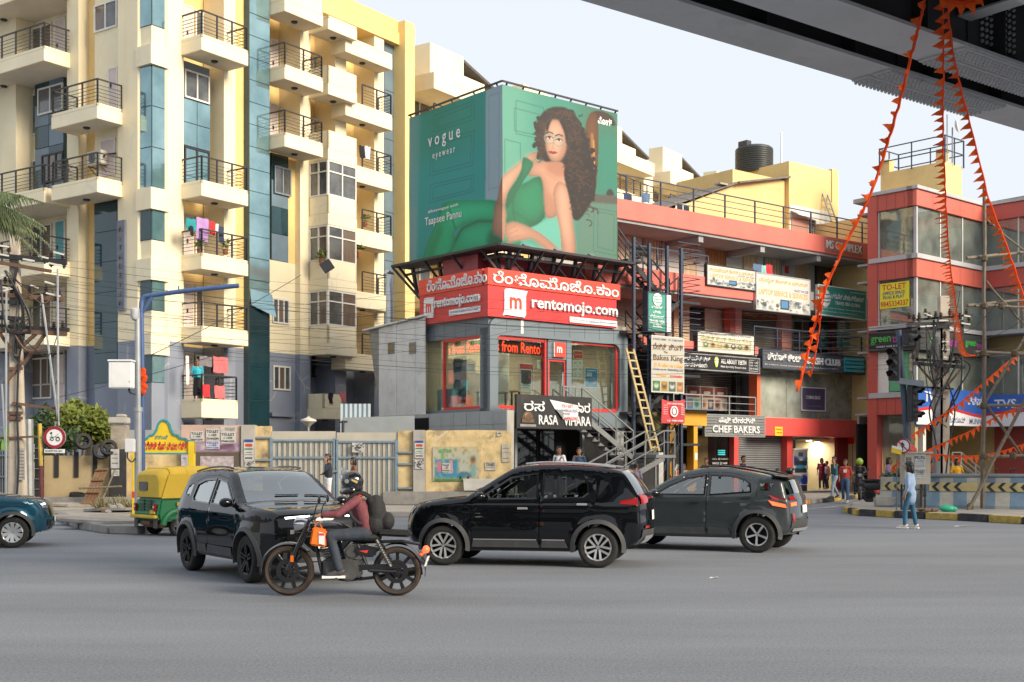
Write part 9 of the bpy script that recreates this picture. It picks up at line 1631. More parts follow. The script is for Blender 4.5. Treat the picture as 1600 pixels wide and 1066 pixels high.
def bwheel(x,R_,w):
 c=V((x,0,R_));mb=MB();mb.lathe([(R_*.80,-w*.42),(R_*.9,-w/2),(R_*.98,-w*.3),(R_,0),(R_*.98,w*.3),(R_*.9,w/2),(R_*.80,w*.42)],40,c,(0,1,0),(1,0,0),closed=True);t=BK.part('wheel',mb,M_TYRED,smooth=50)
 mb=MB();mb.lathe([(R_*.74,-w*.35),(R_*.81,-w*.40),(R_*.81,w*.40),(R_*.74,w*.35)],40,c,(0,1,0),(1,0,0),closed=True)
 for i in range(9):a=2*math.pi*i/9+.2;d=V((math.cos(a),0,math.sin(a)));p=V((-d.z,0,d.x));mb.prism([c+d*.05-p*.018+V((0,.03,0)),c+d*.05+p*.018+V((0,.03,0)),c+d*R_*.77+p*.022+V((0,.02,0)),c+d*R_*.77-p*.022+V((0,.02,0))],(0,-.05,0))
 mb.lathe([(.02,-.08),(.055,-.07),(.055,.07),(.02,.08)],14,c,(0,1,0));mb.lathe([(.09,.075),(.15,.075),(.15,.08),(.09,.08)],20,c,(0,1,0),closed=True);BK.part('rim',mb,M_MBLK,t,smooth=30)
bwheel(.69,.325,.10);bwheel(-.69,.315,.12)
for s in(-1,1):bp('fork',M_MBLK,lambda m:m.tube([(.69,s*.085,.325),(.60,s*.085,.55),(.40,s*.085,1.0)],[.032,.030,.024],10));bp('shock_absorber',M_ENG,lambda m:(m.tube([(-.62,s*.13,.38),(-.44,s*.13,.72)],.022,8),[m.lathe([(.034,-.008),(.04,0),(.034,.008)],10,V((-.60,s*.13,.42))+V((.16,0,.27))*(i/9),(.5,0,.86))for i in range(9)]))
bp('reflector',M_ARY2 if 0 else mat('amber_lens',(.75,.16,.01),.3),lambda m:m.box(.61,.65,.115,.125,.44,.52));bp('fork_brace',M_CHROME,lambda m:m.tube([(.44,-.1,.92),(.44,.1,.92)],.04,8))
def fender(x,R_,a0,a1,w,m,n):bp(n,m,lambda mb:mb.grid([[(x+(R_+.045-.012*abs(k))*math.cos(a),w*k,.32+(R_+.045-.03*abs(k)**2)*math.sin(a))for k in(-1,-.6,0,.6,1)]for a in np.linspace(a0,a1,18)]))
fender(.69,.325,-.15,2.35,.075,M_MBLK,'front_mudguard');fender(-.69,.325,.55,3.35,.085,M_MBLK,'rear_mudguard')
bp('head_lamp',M_CHROME,lambda m:m.lathe([(0,-.10),(.07,-.08),(.095,0),(.105,.07),(.10,.085)],20,(.52,0,.90),(1,0,.05)));bp('lamp_lens',M_HEAD,lambda m:m.lathe([(.095,.08),(.06,.10),(0,.108)],18,(.52,0,.90),(1,0,.05)))
bp('fuel_tank',M_MBLK,lambda m:m.grid([[(x,w*math.sin(a),z-h*math.cos(a)*(1 if math.cos(a)<0 else .7))for a in np.linspace(0,2*math.pi,17)]for x,w,h,z in((.36,.02,.03,.84),(.34,.10,.09,.83),(.22,.15,.13,.83),(.05,.15,.13,.81),(-.10,.11,.10,.78),(-.18,.04,.04,.76))]))
bp('rider_seat',M_CARIN,lambda m:m.ell((-.28,0,.745),.22,.15,.07,16,8));bp('pillion_seat',M_CARIN,lambda m:m.obox((-.66,0,.80),(.21,0,.01),(0,.12,0),(-.005,0,.045)),bevel=.03)
bp('side_panel',M_MBLK,lambda m:m.prism([(-.14,.13,.60),(-.22,.13,.50),(-.42,.13,.50),(-.46,.13,.62),(-.26,.13,.66)],(0,-.26,0)),bevel=.02);bp('red_badge',M_REDP,lambda m:m.prism([(-.22,.136,.58),(-.32,.136,.55),(-.34,.136,.59)],(0,.006,0)))
bp('engine',M_ENG,lambda m:(m.obox((.0,0,.35),(.24,0,0),(0,.12,0),(0,0,.11)),m.lathe([(.09,-.1),(.09,.1)],16,(-.12,0,.56),(0,1,0)),m.lathe([(.14,-.15),(.14,.15)],18,(-.08,0,.34),(0,1,0)),m.lathe([(.10,-.155),(.10,.155)],18,(.12,0,.33),(0,1,0))),bevel=.02)
bp('cylinder',M_ENG,lambda m:[m.obox((.12+.012*i,0,.48+.03*i),(.10,0,-.015),(0,.11,0),(.002,0,.008))for i in range(7)]);bp('frame',M_MBLK,lambda m:(m.tube([(.40,0,.92),(.34,0,.62),(.26,0,.24),(-.05,0,.20),(-.45,0,.24)],.024,8),m.tube([(.38,0,.86),(-.2,0,.68),(-.75,.1,.70),(-.98,.06,.66)],.02,8),m.tube([(-.2,.1,.66),(-.35,.1,.32)],.02,8),m.tube([(-.35,.11,.33),(-.69,.11,.315)],.025,8)))
bp('exhaust',mat('dark_exhaust',(.09,.075,.06),.4,.3,4,metal=.7),lambda m:(m.tube([(.18,-.12,.50),(.30,-.13,.38),(.22,-.14,.22),(-.2,-.15,.20),(-.45,-.16,.23)],.024,8),m.tube([(-.45,-.16,.23),(-.6,-.17,.25),(-1.0,-.18,.30)],[.03,.05,.05],10)))
bp('chain_guard',M_MBLK,lambda m:m.prism([(-.15,.09,.40),(-.72,.09,.42),(-.80,.09,.36),(-.2,.09,.33)],(0,.03,0)));bp('foot_peg',M_ENG,lambda m:m.tube([(.05,-.28,.235),(.05,.28,.235)],.02,8))
hb=[(.30,.36,1.0),(.34,.24,1.02),(.42,.10,1.0),(.42,-.10,1.0),(.34,-.24,1.02),(.30,-.36,1.0)];bp('handlebar',M_CHROME,lambda m:m.tube(hb,.014,8))
for s in(-1,1):bp('grip',M_RUBBER,lambda m:m.tube([(.30,s*.37,1.0),(.335,s*.25,1.018)],.02,8));bp('mirror',M_MBLK,lambda m:(m.tube([(.33,s*.26,1.02),(.30,s*.30,1.14),(.27,s*.34,1.19)],.008,6),m.ell((.25,s*.36,1.23),.02,.05,.055,10,7)));bp('turn_lamp',mat('amber_lens',(.75,.16,.01)),lambda m:m.ell((-1.0,s*.13,.53),.03,.025,.025,8,6));bp('lever',M_CHROME,lambda m:m.tube([(.40,s*.16,1.01),(.37,s*.33,.985)],.007,5))
bp('tail_lamp',M_TAILON,lambda m:m.ell((-1.06,0,.59),.045,.06,.05,12,8));bp('tail_bracket',M_CHROME,lambda m:m.tube([(-1.0,.05,.58),(-1.08,.05,.42)],.012,6));bp('number_plate',M_WHITE,lambda m:m.obox((-1.07,0,.44),(.01,0,.0),(0,.10,0),(-.02,0,.06)))
MX=wpos(536,15.75);BK.o.location=(MX,15.75,0);BK.o.rotation_euler=(0,0,math.pi)
OB=Thing('carry_bag','bright orange carry bag with white printed patch hung on the motorcycle tank','bag',(MX-.28,15.6,.66));b0=OB.b;mb=MB();mb.prism([b0+V(p)for p in((-.11,-.10,.0),(.10,-.10,-.03),(.10,-.10,.19),(-.07,-.10,.23))],(0,.16,0));OB.part('body',mb,M_BAG,bevel=.02);mb=MB();mb.prism([b0+V(p)for p in((.01,-.106,.02),(.085,-.106,.0),(.085,-.106,.15),(.01,-.106,.17))],(0,-.004,0));OB.part('printed_patch',mb,M_LETW);mb=MB();mb.box(b0 .x+.015,b0 .x+.08,b0 .y-.112,b0 .y-.111,b0 .z+.12,b0 .z+.15);OB.part('red_print',mb,M_RINK);mb=MB();mb.tube(smooth2([tuple(b0+V(p))for p in((-.05,-.06,.2),(-.01,-.06,.30),(.06,-.06,.18))],5,False),.008,5);OB.part('strap',mb,M_BAG)
SKIN=mat('brown_skin',(.27,.135,.075),.55,.12,8);SKIN2=mat('light_brown_skin',(.36,.19,.115),.55,.12,8);HAIRM=mat('black_hair',(.010,.009,.009),.5,.3,30);DENIM=mat('blue_denim',(.05,.11,.21),.85,.3,9);DENIMD=mat('dark_denim',(.035,.045,.065),.85,.35,9)
def cloth_m(n,c):return mat(n,c,.85,.2,7,bump=.15,bscale=25)
def fuse(T,name,m,segs,vox,extra=None,parent=None,sm=4):
 mb=MB()
 for sg in segs:
  if len(sg)==4 and not isinstance(sg[3],tuple):p,q,r0,r1=sg;p,q=V(p),V(q);L=(q-p).length or .01;d=(q-p)/L;mb.tube([p-d*r0*.9,p-d*r0*.45,p,q,q+d*r1*.45,q+d*r1*.9],[r0*.35,r0*.85,r0,r1,r1*.85,r1*.35],12)
  else:c,rx,ry,rz=sg[0],*sg[1];mb.ell(c,rx,ry,rz,14,10,sg[2]if len(sg)>2 else None)
 me=mb.mesh(name,m);o=bpy.data.objects.new(name,me);COL.objects.link(o);r=o.modifiers.new('r','REMESH');r.mode='VOXEL';r.voxel_size=vox;s=o.modifiers.new('s','SMOOTH');s.iterations=sm;s.factor=.5
 m2=evaluated(o);bpy.data.objects.remove(o);bpy.data.meshes.remove(me);m2 .name=name;m2 .polygons.foreach_set('use_smooth',[True]*len(m2 .polygons));return link(name,m2,parent or T.o)
STAND=dict(pel=(0,0,.93),che=(0,0,1.27),neck=(0,0,1.44),head=(.025,0,1.60),shL=(0,.17,1.39),shR=(0,-.17,1.39),elL=(-.03,.23,1.12),elR=(-.03,-.23,1.12),wrL=(.05,.23,.88),wrR=(.05,-.23,.88),hiL=(0,.09,.90),hiR=(0,-.09,.90),knL=(.02,.10,.50),knR=(.02,-.10,.50),anL=(-.02,.10,.09),anR=(-.02,-.10,.09),toL=(.13,.12,.04),toR=(.13,-.12,.04))
def person(label,loc,face,pose={},top=None,bottom=None,skin=None,hair='short',shoe=None,k=1.0,sleeve=.5,vox=.014,legs=True,skirt=0.,hem=0.,name='person',group=None):
 T=Thing(name,label,'person',(0,0,0));J={a:V(b)*k for a,b in{**STAND,**pose}.items()if isinstance(b,tuple)};skin=skin or SKIN;hd=J['head'];S_=[]
 fwd=V((1,0,0));look=V(pose.get('look',(1,0,0))).normalized();side_=V((0,0,1)).cross(look).normalized();R3=Matrix((look,side_,look.cross(side_))).transposed()
 hp_=lambda x,y,z:hd+R3@(V((x,y,z))*k)
 S_+=[(hp_(-.012,0,.03),(.098*k,.078*k,.10*k),R3),(hp_(.02,0,-.045),(.07*k,.062*k,.085*k),R3),(hp_(.088,0,-.015),hp_(.098,0,-.03),.016*k,.018*k),(hp_(.05,0,-.10),hp_(.06,0,-.10),.03*k,.03*k)]
 for s in(-1,1):S_+=[(hp_(-.005,s*.08,-.01),(.022*k,.014*k,.034*k),R3)]
 S_+=[(J['neck']-V((0,0,.06)),hp_(-.01,0,-.06),.056*k,.05*k),(J['pel'],J['che'],.11*k,.12*k),(J['shL'],J['shR'],.06*k,.06*k)]
 for s in 'LR':
  sh,el,wr=J['sh'+s],J['el'+s],J['wr'+s];S_+=[(sh,el,.047*k,.040*k),(el,wr,.039*k,.026*k)]
  d=(wr-el).normalized();hdir=V(pose.get('hand'+s,tuple(d))).normalized();lat=V(pose.get('lat'+s,(1,0,0)));lat=(lat-hdir*lat.dot(hdir)).normalized();nrm=hdir.cross(lat);pc=wr+hdir*.05*k;S_+=[(wr+hdir*.02*k+lat*.014*k,wr+hdir*.075*k+lat*.022*k,.022*k,.017*k),(wr+hdir*.02*k-lat*.014*k,wr+hdir*.075*k-lat*.022*k,.022*k,.017*k)]
  cu=pose.get('curl'+s,.35)
  for f,(off,ln)in enumerate(((.033,.062),(.012,.074),(-.010,.068),(-.032,.052))):a=wr+(hdir*.085+lat*off)*k;b=a+(hdir*math.cos(cu)+nrm*math.sin(cu))*ln*.5*k;c=b+(hdir*math.cos(cu*2.6)+nrm*math.sin(cu*2.6))*ln*.5*k;S_+=[(a,b,.0095*k,.009*k),(b,c,.009*k,.0075*k)]
  a=wr+(hdir*.03+lat*.035)*k;b=a+(hdir*.6+lat*.7+nrm*.35).normalized()*.035*k;S_+=[(a,b,.012*k,.010*k),(b,b+(hdir*.9+lat*.1+nrm*.4).normalized()*.03*k,.010*k,.008*k)]
  if legs:S_+=[(J['hi'+s],J['kn'+s],.07*k,.05*k),(J['kn'+s],J['an'+s],.047*k,.034*k),(J['an'+s],J['to'+s],.035*k,.03*k)]
 body=fuse(T,'body',skin,S_,min(vox,.0105))
 if top:
  C=[(J['pel']+V((0,0,hem*k)),J['che'],.122*k,.132*k),(J['che'],J['neck']-V((0,0,.09*k)),.132*k,.088*k),(J['che']+V((0,.07*k,.0)),J['pel']+V((0,.07*k,.03*k+hem*k)),.095*k,.092*k),(J['che']-V((0,.07*k,0)),J['pel']+V((0,-.07*k,.03*k+hem*k)),.095*k,.092*k),(J['neck']-V((0,0,.055*k)),J['neck']-V((0,0,.045*k)),.075*k,.07*k)]
  for s in 'LR':sh,el,wr=J['sh'+s],J['el'+s],J['wr'+s];C+=[(sh,J['neck']-V((0,0,.06*k)),.062*k,.062*k),(sh,sh+(el-sh)*min(1,sleeve*2),.060*k,.052*k)]+([(el,el+(wr-el)*min(1,(sleeve-.5)*2),.051*k,.040*k)]if sleeve>.55 else[])
  if skirt:C+=[(J['pel'],J['pel']-V((0,0,skirt)),.155*k,.150*k),(J['pel']+V((0,0,.05*k)),J['pel'],.13*k,.15*k)]
  fuse(T,'shirt',top,C,vox)
 if bottom:
  C=[(J['pel']+V((0,0,.06*k)),J['pel'],.125*k,.135*k)]
  for s in 'LR':C+=[(J['hi'+s],J['kn'+s],.095*k,.068*k),(J['kn'+s],J['an'+s]+V((0,0,.03*k)),.066*k,.058*k)]
  fuse(T,'trousers',bottom,C,vox)
 for s in 'LR':
  if shoe:an,to=J['an'+s],J['to'+s];fuse(T,'shoe',shoe,[(an+(an-to).normalized()*.04*k-V((0,0,.02)),to,.042*k,.040*k),(an,an-V((0,0,.03)),.045*k,.045*k)],.012);mb=MB();d=(to-an);d.z=0;d=d.normalized()if d.length>.01 else fwd;mb.obox((an+to)/2-V((0,0,max(.03,((an.z+to.z)/2)-.0)-.012 if 0 else .045)),d*.145*k,V((-d.y,d.x,0))*.043*k,V((0,0,.014)));T.part('sole',mb,M_WHITE if shoe.name.startswith('pale')else M_RUBBER)
 if hair=='short':C=[(hp_(-.03,0,.055),(.095*k,.086*k,.085*k),R3),(hp_(.03,0,.10),(.062*k,.066*k,.038*k),R3),(hp_(-.06,0,-.01),(.055*k,.074*k,.07*k),R3)]
 elif hair=='long':C=[(hp_(-.03,0,.05),(.105*k,.10*k,.095*k),R3),(hp_(-.06,0,-.06),(.07*k,.10*k,.13*k),R3),(hp_(.02,.075,-.04),(.05*k,.03*k,.10*k),R3),(hp_(.02,-.075,-.04),(.05*k,.03*k,.10*k),R3),(hp_(.03,0,.10),(.062*k,.07*k,.04*k),R3)]
 else:C=None
 if C:fuse(T,'hair',HAIRM,C,vox)
 for s in(-1,1):mb=MB();mb.ell(hp_(.078,s*.031,.012),.010*k,.013*k,.007*k,8,6,R3);T.part('eye',mb,HAIRM);mb=MB();mb.ell(hp_(.082,s*.033,.034),.008*k,.02*k,.005*k,8,5,R3);T.part('eyebrow',mb,HAIRM)
 mb=MB();mb.ell(hp_(.083,0,-.068),.010*k,.024*k,.008*k,8,5,R3);T.part('mouth',mb,mat('lip',(.24,.08,.065),.5))
 if hair=='beard' or pose.get('beard'):fuse(T,'beard',HAIRM,[(hp_(.045,0,-.09),(.05*k,.06*k,.045*k),R3),(hp_(.02,.055,-.06),(.03*k,.02*k,.05*k),R3),(hp_(.02,-.055,-.06),(.03*k,.02*k,.05*k),R3)],vox)
 T.o.location=loc;T.o.rotation_euler=(0,0,math.radians(face));T.hp=hp_;T.J=J;T.R3=R3;return T
def ppos(px,D,z=.15):return(wpos(px,D),D,z)
WALK=dict(knL=(.16,.10,.50),anL=(.20,.10,.10),toL=(.34,.11,.06),knR=(-.04,-.10,.50),anR=(-.24,-.10,.14),toR=(-.12,-.11,.04),wrL=(-.10,.22,.90),wrR=(.14,-.22,.92))
RID=dict(pel=(-.31,0,.84),che=(-.23,0,1.12),neck=(-.17,0,1.27),head=(-.10,0,1.41),shL=(-.19,.19,1.22),shR=(-.19,-.19,1.22),elL=(.03,.31,1.05),elR=(.03,-.31,1.05),wrL=(.24,.31,1.04),wrR=(.24,-.31,1.04),handL=(1,.05,-.35),handR=(1,-.05,-.35),latL=(0,-1,0),latR=(0,1,0),curlL=1.0,curlR=-1.0,hiL=(-.29,.10,.80),hiR=(-.29,-.10,.80),knL=(.14,.19,.77),knR=(.14,-.19,.77),anL=(.02,.20,.33),anR=(.02,-.20,.33),toL=(.16,.22,.275),toR=(.16,-.22,.275))
T=person('rider in a maroon shirt, jeans and black helmet on the motorcycle',(MX,15.75,0),180,RID,mat('maroon_shirt',(.17,.045,.06),.8,.25,12,bump=.3,bscale=14),DENIMD,SKIN,None,mat('pale_sole_shoe',(.05,.05,.055),.7),1.0,.92,.011);RD=T
h0=T.hp(-.005,0,.03);HM=Thing('helmet','glossy black full face helmet with a raised clear visor worn by the rider','helmet',(0,0,0));HM.o.location=(MX,15.75,0);HM.o.rotation_euler=(0,0,math.pi)
fuse(HM,'shell',mat('helmet_black',(.010,.010,.012),.15,.2,3,coat=1.),[(h0+V((-.015,0,.02)),(.145,.125,.135)),(h0+V((-.03,0,-.06)),(.115,.115,.10)),(h0+V((.075,.07,-.12)),h0+V((.12,0,-.115)),.035,.035),(h0+V((.075,-.07,-.12)),h0+V((.12,0,-.115)),.035,.035),(h0+V((-.03,.09,-.10)),h0+V((.075,.075,-.12)),.04,.035),(h0+V((-.03,-.09,-.10)),h0+V((.075,-.075,-.12)),.04,.035)],.011,sm=3)
mb=MB();rows=[]
for t in np.linspace(-1.25,1.25,13):rows.append([h0+V((-.0+.14*math.cos(t)*math.cos(e)+.04*math.sin(e+.2),.135*math.sin(t),.02+.20*math.sin(e)+.02))for e in np.linspace(.05,.85,6)])
mb.grid(rows);HM.part('visor',mb,glass('clear_visor',(.9,.92,.92),.8,.05,1.4),smooth=True);mb=MB()
for s in(-1,1):mb.lathe([(0,0),(.028,0),(.028,.012),(0,.014)],14,h0+V((.04,s*.125,.02)),(0,s,0))
HM.part('visor_hub',mb,M_GREYP);mb=MB();mb.prism([h0+V(p)for p in((-.10,.128,.02),(-.02,.131,.05),(-.02,.131,.025),(-.09,.128,-.01))],(0,-.002,0));HM.part('stripe',mb,mat('helmet_gold',(.45,.36,.15),.4))
mb=MB();mb.lathe([(.085,-.02),(.095,0),(.085,.02)],16,T.J['neck']+V((.0,0,.0)),(.2,0,1));o=T.part('scarf',mb,M_SRED,smooth=True)
BP=Thing('backpack','bulging black backpack on the back of the rider','backpack',(0,0,0));BP.o.location=(MX,15.75,0);BP.o.rotation_euler=(0,0,math.pi);M_BPK=mat('backpack_cloth',(.016,.016,.018),.8,.3,8,bump=.3,bscale=20)
fuse(BP,'pack',M_BPK,[((-.42,0,1.07),(.13,.15,.22)),((-.40,0,.92),(.15,.16,.16)),((-.56,0,.95),(.10,.12,.12)),((-.36,.0,1.2),(.07,.12,.07))],.013,sm=3)
for s in(-1,1):mb=MB();mb.tube(smooth2([(-.34,s*.11,1.26),(-.22,s*.13,1.31),(-.10,s*.15,1.24),(-.10,s*.17,1.08),(-.2,s*.17,.95),(-.34,s*.13,.90)],5,False),.022,7,flat=.35);BP.part('strap',mb,M_BPK,smooth=True)
D=31.2;person('woman in a light blue shirt and flared jeans walking on the road near the island',ppos(1422,D,0),145,dict(WALK,head=(.03,0,1.58),look=(.9,.3,-.1),knL=(.10,.09,.50),anL=(.10,.09,.10),toL=(.24,.10,.05),anR=(-.12,-.09,.10),toR=(.02,-.10,.04),wrL=(.06,.22,.86)),cloth_m('light_blue_shirt',(.30,.42,.62)),cloth_m('teal_jeans',(.035,.13,.22)),SKIN2,'long',mat('pale_shoe',(.6,.55,.48),.6),.985,.75,.014,skirt=.18)
D=41.5;PH=dict(elR=(.16,-.24,1.20),wrR=(.12,-.13,1.50),handR=(-.1,.3,1),elL=(.02,.24,1.12),wrL=(.20,.10,1.06),handL=(.6,-.7,.1),look=(.9,.2,.05),beard=1)
person('bearded man in a dark shirt and white trousers phoning before the gate',ppos(513,D),205,dict(PH,elL=PH['elR']and(.16,.24,1.20),wrL=(.12,.13,1.50),handL=(-.1,-.3,1),elR=(.02,-.24,1.12),wrR=(.20,-.10,1.06),handR=(.6,.7,.1)),cloth_m('navy_black_shirt',(.022,.028,.045)),cloth_m('white_trousers',(.72,.71,.72)),SKIN,'short',M_CARIN and mat('dark_shoe',(.03,.03,.033)),1.04,.8)
person('young woman in a rust brown top with tied hair before the right gate leaf',ppos(553,D),195,dict(look=(.8,.5,0)),cloth_m('rust_top',(.22,.07,.045)),cloth_m('brown_skirt',(.10,.05,.04)),SKIN2,'long',mat('dark_shoe',(.03,.03,.033)),.97,.5)
D=43.5;T=person('man in a white shirt with a dark backpack under the black restaurant board',ppos(874,D,.45),240,dict(look=(.5,.85,0)),cloth_m('white_shirt',(.70,.70,.74)),DENIMD,SKIN,'short',mat('dark_shoe',(.03,.03,.033)),1.02,.45);mb=MB();mb.obox((-.2,0,1.18),(.08,0,0),(0,.13,0),(0,0,.2));B_=Thing('backpack','dark backpack worn by the man in the white shirt','backpack',(0,0,0));B_.o.location,B_.o.rotation_euler=T.o.location,T.o.rotation_euler;B_.part('pack',mb,M_BPK,bevel=.05);mb=MB()
for s in(-1,1):mb.tube([(-.15,s*.1,1.38),(.02,s*.11,1.43),(.15,s*.10,1.30),(.13,s*.13,1.05)],.018,6)
B_.part('strap',mb,M_BPK)
person('man in a dark blue shirt and glasses beside the stair, hand raised',ppos(905,D,.45),255,dict(elR=(.14,-.22,1.15),wrR=(.22,-.16,1.34),look=(.9,.0,0)),cloth_m('dark_blue_shirt',(.025,.06,.12)),DENIMD,SKIN,'short',mat('dark_shoe',(.03,.03,.033)),1.0,.8)
person('seated man in a lilac grey shirt seen from behind at the stair foot',ppos(994,44.),75,dict(look=(1,-.2,0)),cloth_m('lilac_grey_shirt',(.20,.18,.28)),DENIMD,SKIN,'short',mat('dark_shoe',(.03,.03,.033)),.86,.6)
person('dark clothed person standing in shade before the bakery glass',ppos(1104,50),230,{},cloth_m('black_shirt',(.015,.015,.017)),DENIMD,SKIN,'short',mat('dark_shoe',(.03,.03,.033)),.97,.6)
person('man in a dark shirt before the grey roller shutter',ppos(1161,49),330,dict(look=(.9,-.3,0)),cloth_m('dark_maroon_shirt',(.035,.022,.030)),DENIMD,SKIN,'short',mat('dark_shoe',(.03,.03,.033)),1.02,.5)
w_=M.w(hx(1066,1.4),-1.3);person('vendor in a white shirt inside the orange kiosk',(w_[0],w_[1],.15),260,dict(elR=(.12,-.24,1.15),wrR=(.26,-.2,1.12)),cloth_m('white_shirt',(.70,.70,.74)),DENIMD,SKIN,'short',None,1.0,.7)
D=51.5;person('man in a teal shirt and pale jeans on the phone walking past the shop',ppos(1304,D),200,dict(WALK,elL=(.16,.24,1.22),wrL=(.12,.12,1.52),handL=(-.1,-.2,1)),cloth_m('teal_shirt',(.02,.11,.14)),cloth_m('pale_jeans',(.25,.33,.42)),SKIN,'short',mat('dark_shoe',(.03,.03,.033)),1.0,.5)
D=49.;T=person('man in a red printed T-shirt and jeans with a backpack stepping off the kerb',ppos(1321,D,.05),250,dict(WALK,look=(.9,-.4,0)),cloth_m('red_tshirt',(.42,.045,.03)),DENIM,SKIN,'short',mat('pale_shoe',(.6,.55,.48)),1.0,.45);mb=MB();mb.box(.158,.164,-.06,.06,1.2,1.32);T.part('shirt_print',mb,M_LETW)
person('person in maroon standing inside the open shop',(*M.w(hx(1284,-1.5),1.5),.22),250,{},cloth_m('maroon_kurta',(.25,.02,.05)),DENIMD,SKIN2,'long',None,.95,.5,skirt=.3);person('child like figure in a pale pink top inside the open shop',(*M.w(hx(1292,-1.2),1.2),.22),200,{},cloth_m('pale_pink_top',(.45,.24,.24)),DENIMD,SKIN2,'short',None,.85,.4)
D=46.;person('person in a lilac top and jeans on a scooter left of the planter',ppos(1388,D),345,dict(look=(.6,-.6,0),wrR=(.3,-.2,1.1),wrL=(.3,.2,1.1)),cloth_m('lilac_top',(.36,.22,.42)),DENIM,SKIN2,'long',None,.98,.5)
person('man in an orange T-shirt looking down behind the barrier',ppos(1464,47),250,dict(wrR=(.24,-.08,1.12),wrL=(.24,.08,1.12),look=(.9,0,-.35)),cloth_m('orange_tshirt',(.70,.16,.02)),DENIMD,SKIN,'short',None,1.02,.5);person('woman in a yellow top and black trousers behind the barrier',ppos(1495,47.5),280,dict(elL=(-.02,.3,1.1),elR=(-.02,-.3,1.1)),cloth_m('yellow_top',(.75,.40,.02)),cloth_m('black_trousers',(.015,.015,.017)),SKIN,'long',None,.96,.35)
def bal(px,out=.6):return F2 .P(F2 .hit(px,out),0,out)
def onA(p,z):w=A.w(p.x,p.y);return(w[0],w[1],z)
person('elderly man in a turquoise shirt and dark lungi standing on the lowest balcony',onA(bal(308,.75),ZB(0)+.02),285,dict(wrL=(-.08,.16,1.0),wrR=(-.08,-.16,1.0)),cloth_m('turquoise_shirt',(.03,.38,.50)),None,SKIN,None,None,.98,.4);mb=MB();p=bal(308,.75);mb.lathe([(.17,ZB(0)+.25),(.16,ZB(0)+.6),(.14,ZB(0)+.98)],12,(p.x,p.y,0));solo('lungi',mb,cloth_m('black_trousers',(.015,.015,.017)),'dark lungi worn by the man on the lowest balcony','lungi',(p.x,p.y,ZB(0)+.25),A,smooth=40)
def wash(face,px0,px1,py0,py1,out,m,label,wob=.05,cat='laundry'):
 a,c,z0,z1=face.rect(px0,px1,py0,py1,out);mb=MB();mb.grid([[face.P(a+(c-a)*u,z0+(z1-z0)*v-.04*abs(math.sin(u*5+px0)),out+wob*math.sin(u*6+v*2+px0)*(1-v))for u in np.linspace(0,1,8)]for v in np.linspace(0,1,7)]);return solo('hanging_cloth',mb,m,label,cat,tuple(face.P((a+c)/2,z0,out)),face.fr,group='washing hung on balconies',smooth=True)
cm=cloth_m;C_=[cm('teal_cloth',(.02,.28,.32)),cm('lilac_cloth',(.42,.24,.52)),cm('red_cloth',(.62,.03,.04)),cm('white_cloth',(.66,.66,.68)),cm('navy_cloth',(.03,.05,.10)),cm('pink_cloth',(.62,.15,.16)),cm('black_cloth',(.012,.012,.015)),cm('grey_print_cloth',(.20,.18,.20)),cm('blue_cloth',(.10,.16,.28)),cm('aqua_cloth',(.25,.50,.52))]
for a in((291,306,341,360,1.0,0,'teal shirt at the left of the washing line high on the second balcony'),(296,302,352,367,1.05,6,'small black cloth under the teal shirt'),(307,326,340,376,1.0,1,'long lilac towel in the washing on the balcony'),(327,336,345,366,1.0,2,'red garment beside the lilac towel'),(337,342,349,363,1.0,3,'small white garment beside the red one'),(342,350,353,378,1.0,4,'dark navy garment at the right of the washing'),(333,356,557,582,.9,5,'coral pink towel hanging on the line of the lowest balcony'),(312,333,556,572,.85,7,'grey printed cloth on the line of the lowest balcony'),(326,333,570,583,.8,6,'dark cloth left of the coral pink towel'),(317,328,600,620,1.22,2,'red cloth draped on the lowest balcony rail'),(335,351,602,622,1.22,5,'pink patterned cloth draped on the lowest balcony rail'),(290,295,555,600,.9,3,'pale curtain at the left end of the lowest balcony'),(513,521,613,630,1.02,6,'dark sock like cloth on the parapet of the small low balcony'),(531,540,612,628,1.02,5,'pinkish cloth at the right of the small low balcony'),(561,570,227,246,.95,6,'black garment on the rail of the upper right balcony'),(570,579,228,248,.95,3,'white towel on the rail of the upper right balcony')):wash(F2,*a[:5],C_[a[5]],a[6])
for a in((988,1001,384,404,.7,6,'black trousers on the gallery rail beside the stair tower'),(1000,1014,383,400,.7,6,'second black garment beside the black trousers on the gallery'),(1177,1189,412,430,1.0,8,'dark blue jeans above the tall repair banner'),(1190,1197,414,430,1.0,9,'aqua cloth between blue jeans and red cloth'),(1197,1207,413,428,1.0,2,'red cloth above the tall repair banner'),(974,987,301,318,.95,4,'dark navy cloth on the roof rail beside the billboard'),(1003,1016,301,316,.95,8,'blue checked cloth on the roof rail')):wash(MF,*a[:5],C_[a[5]],a[6])
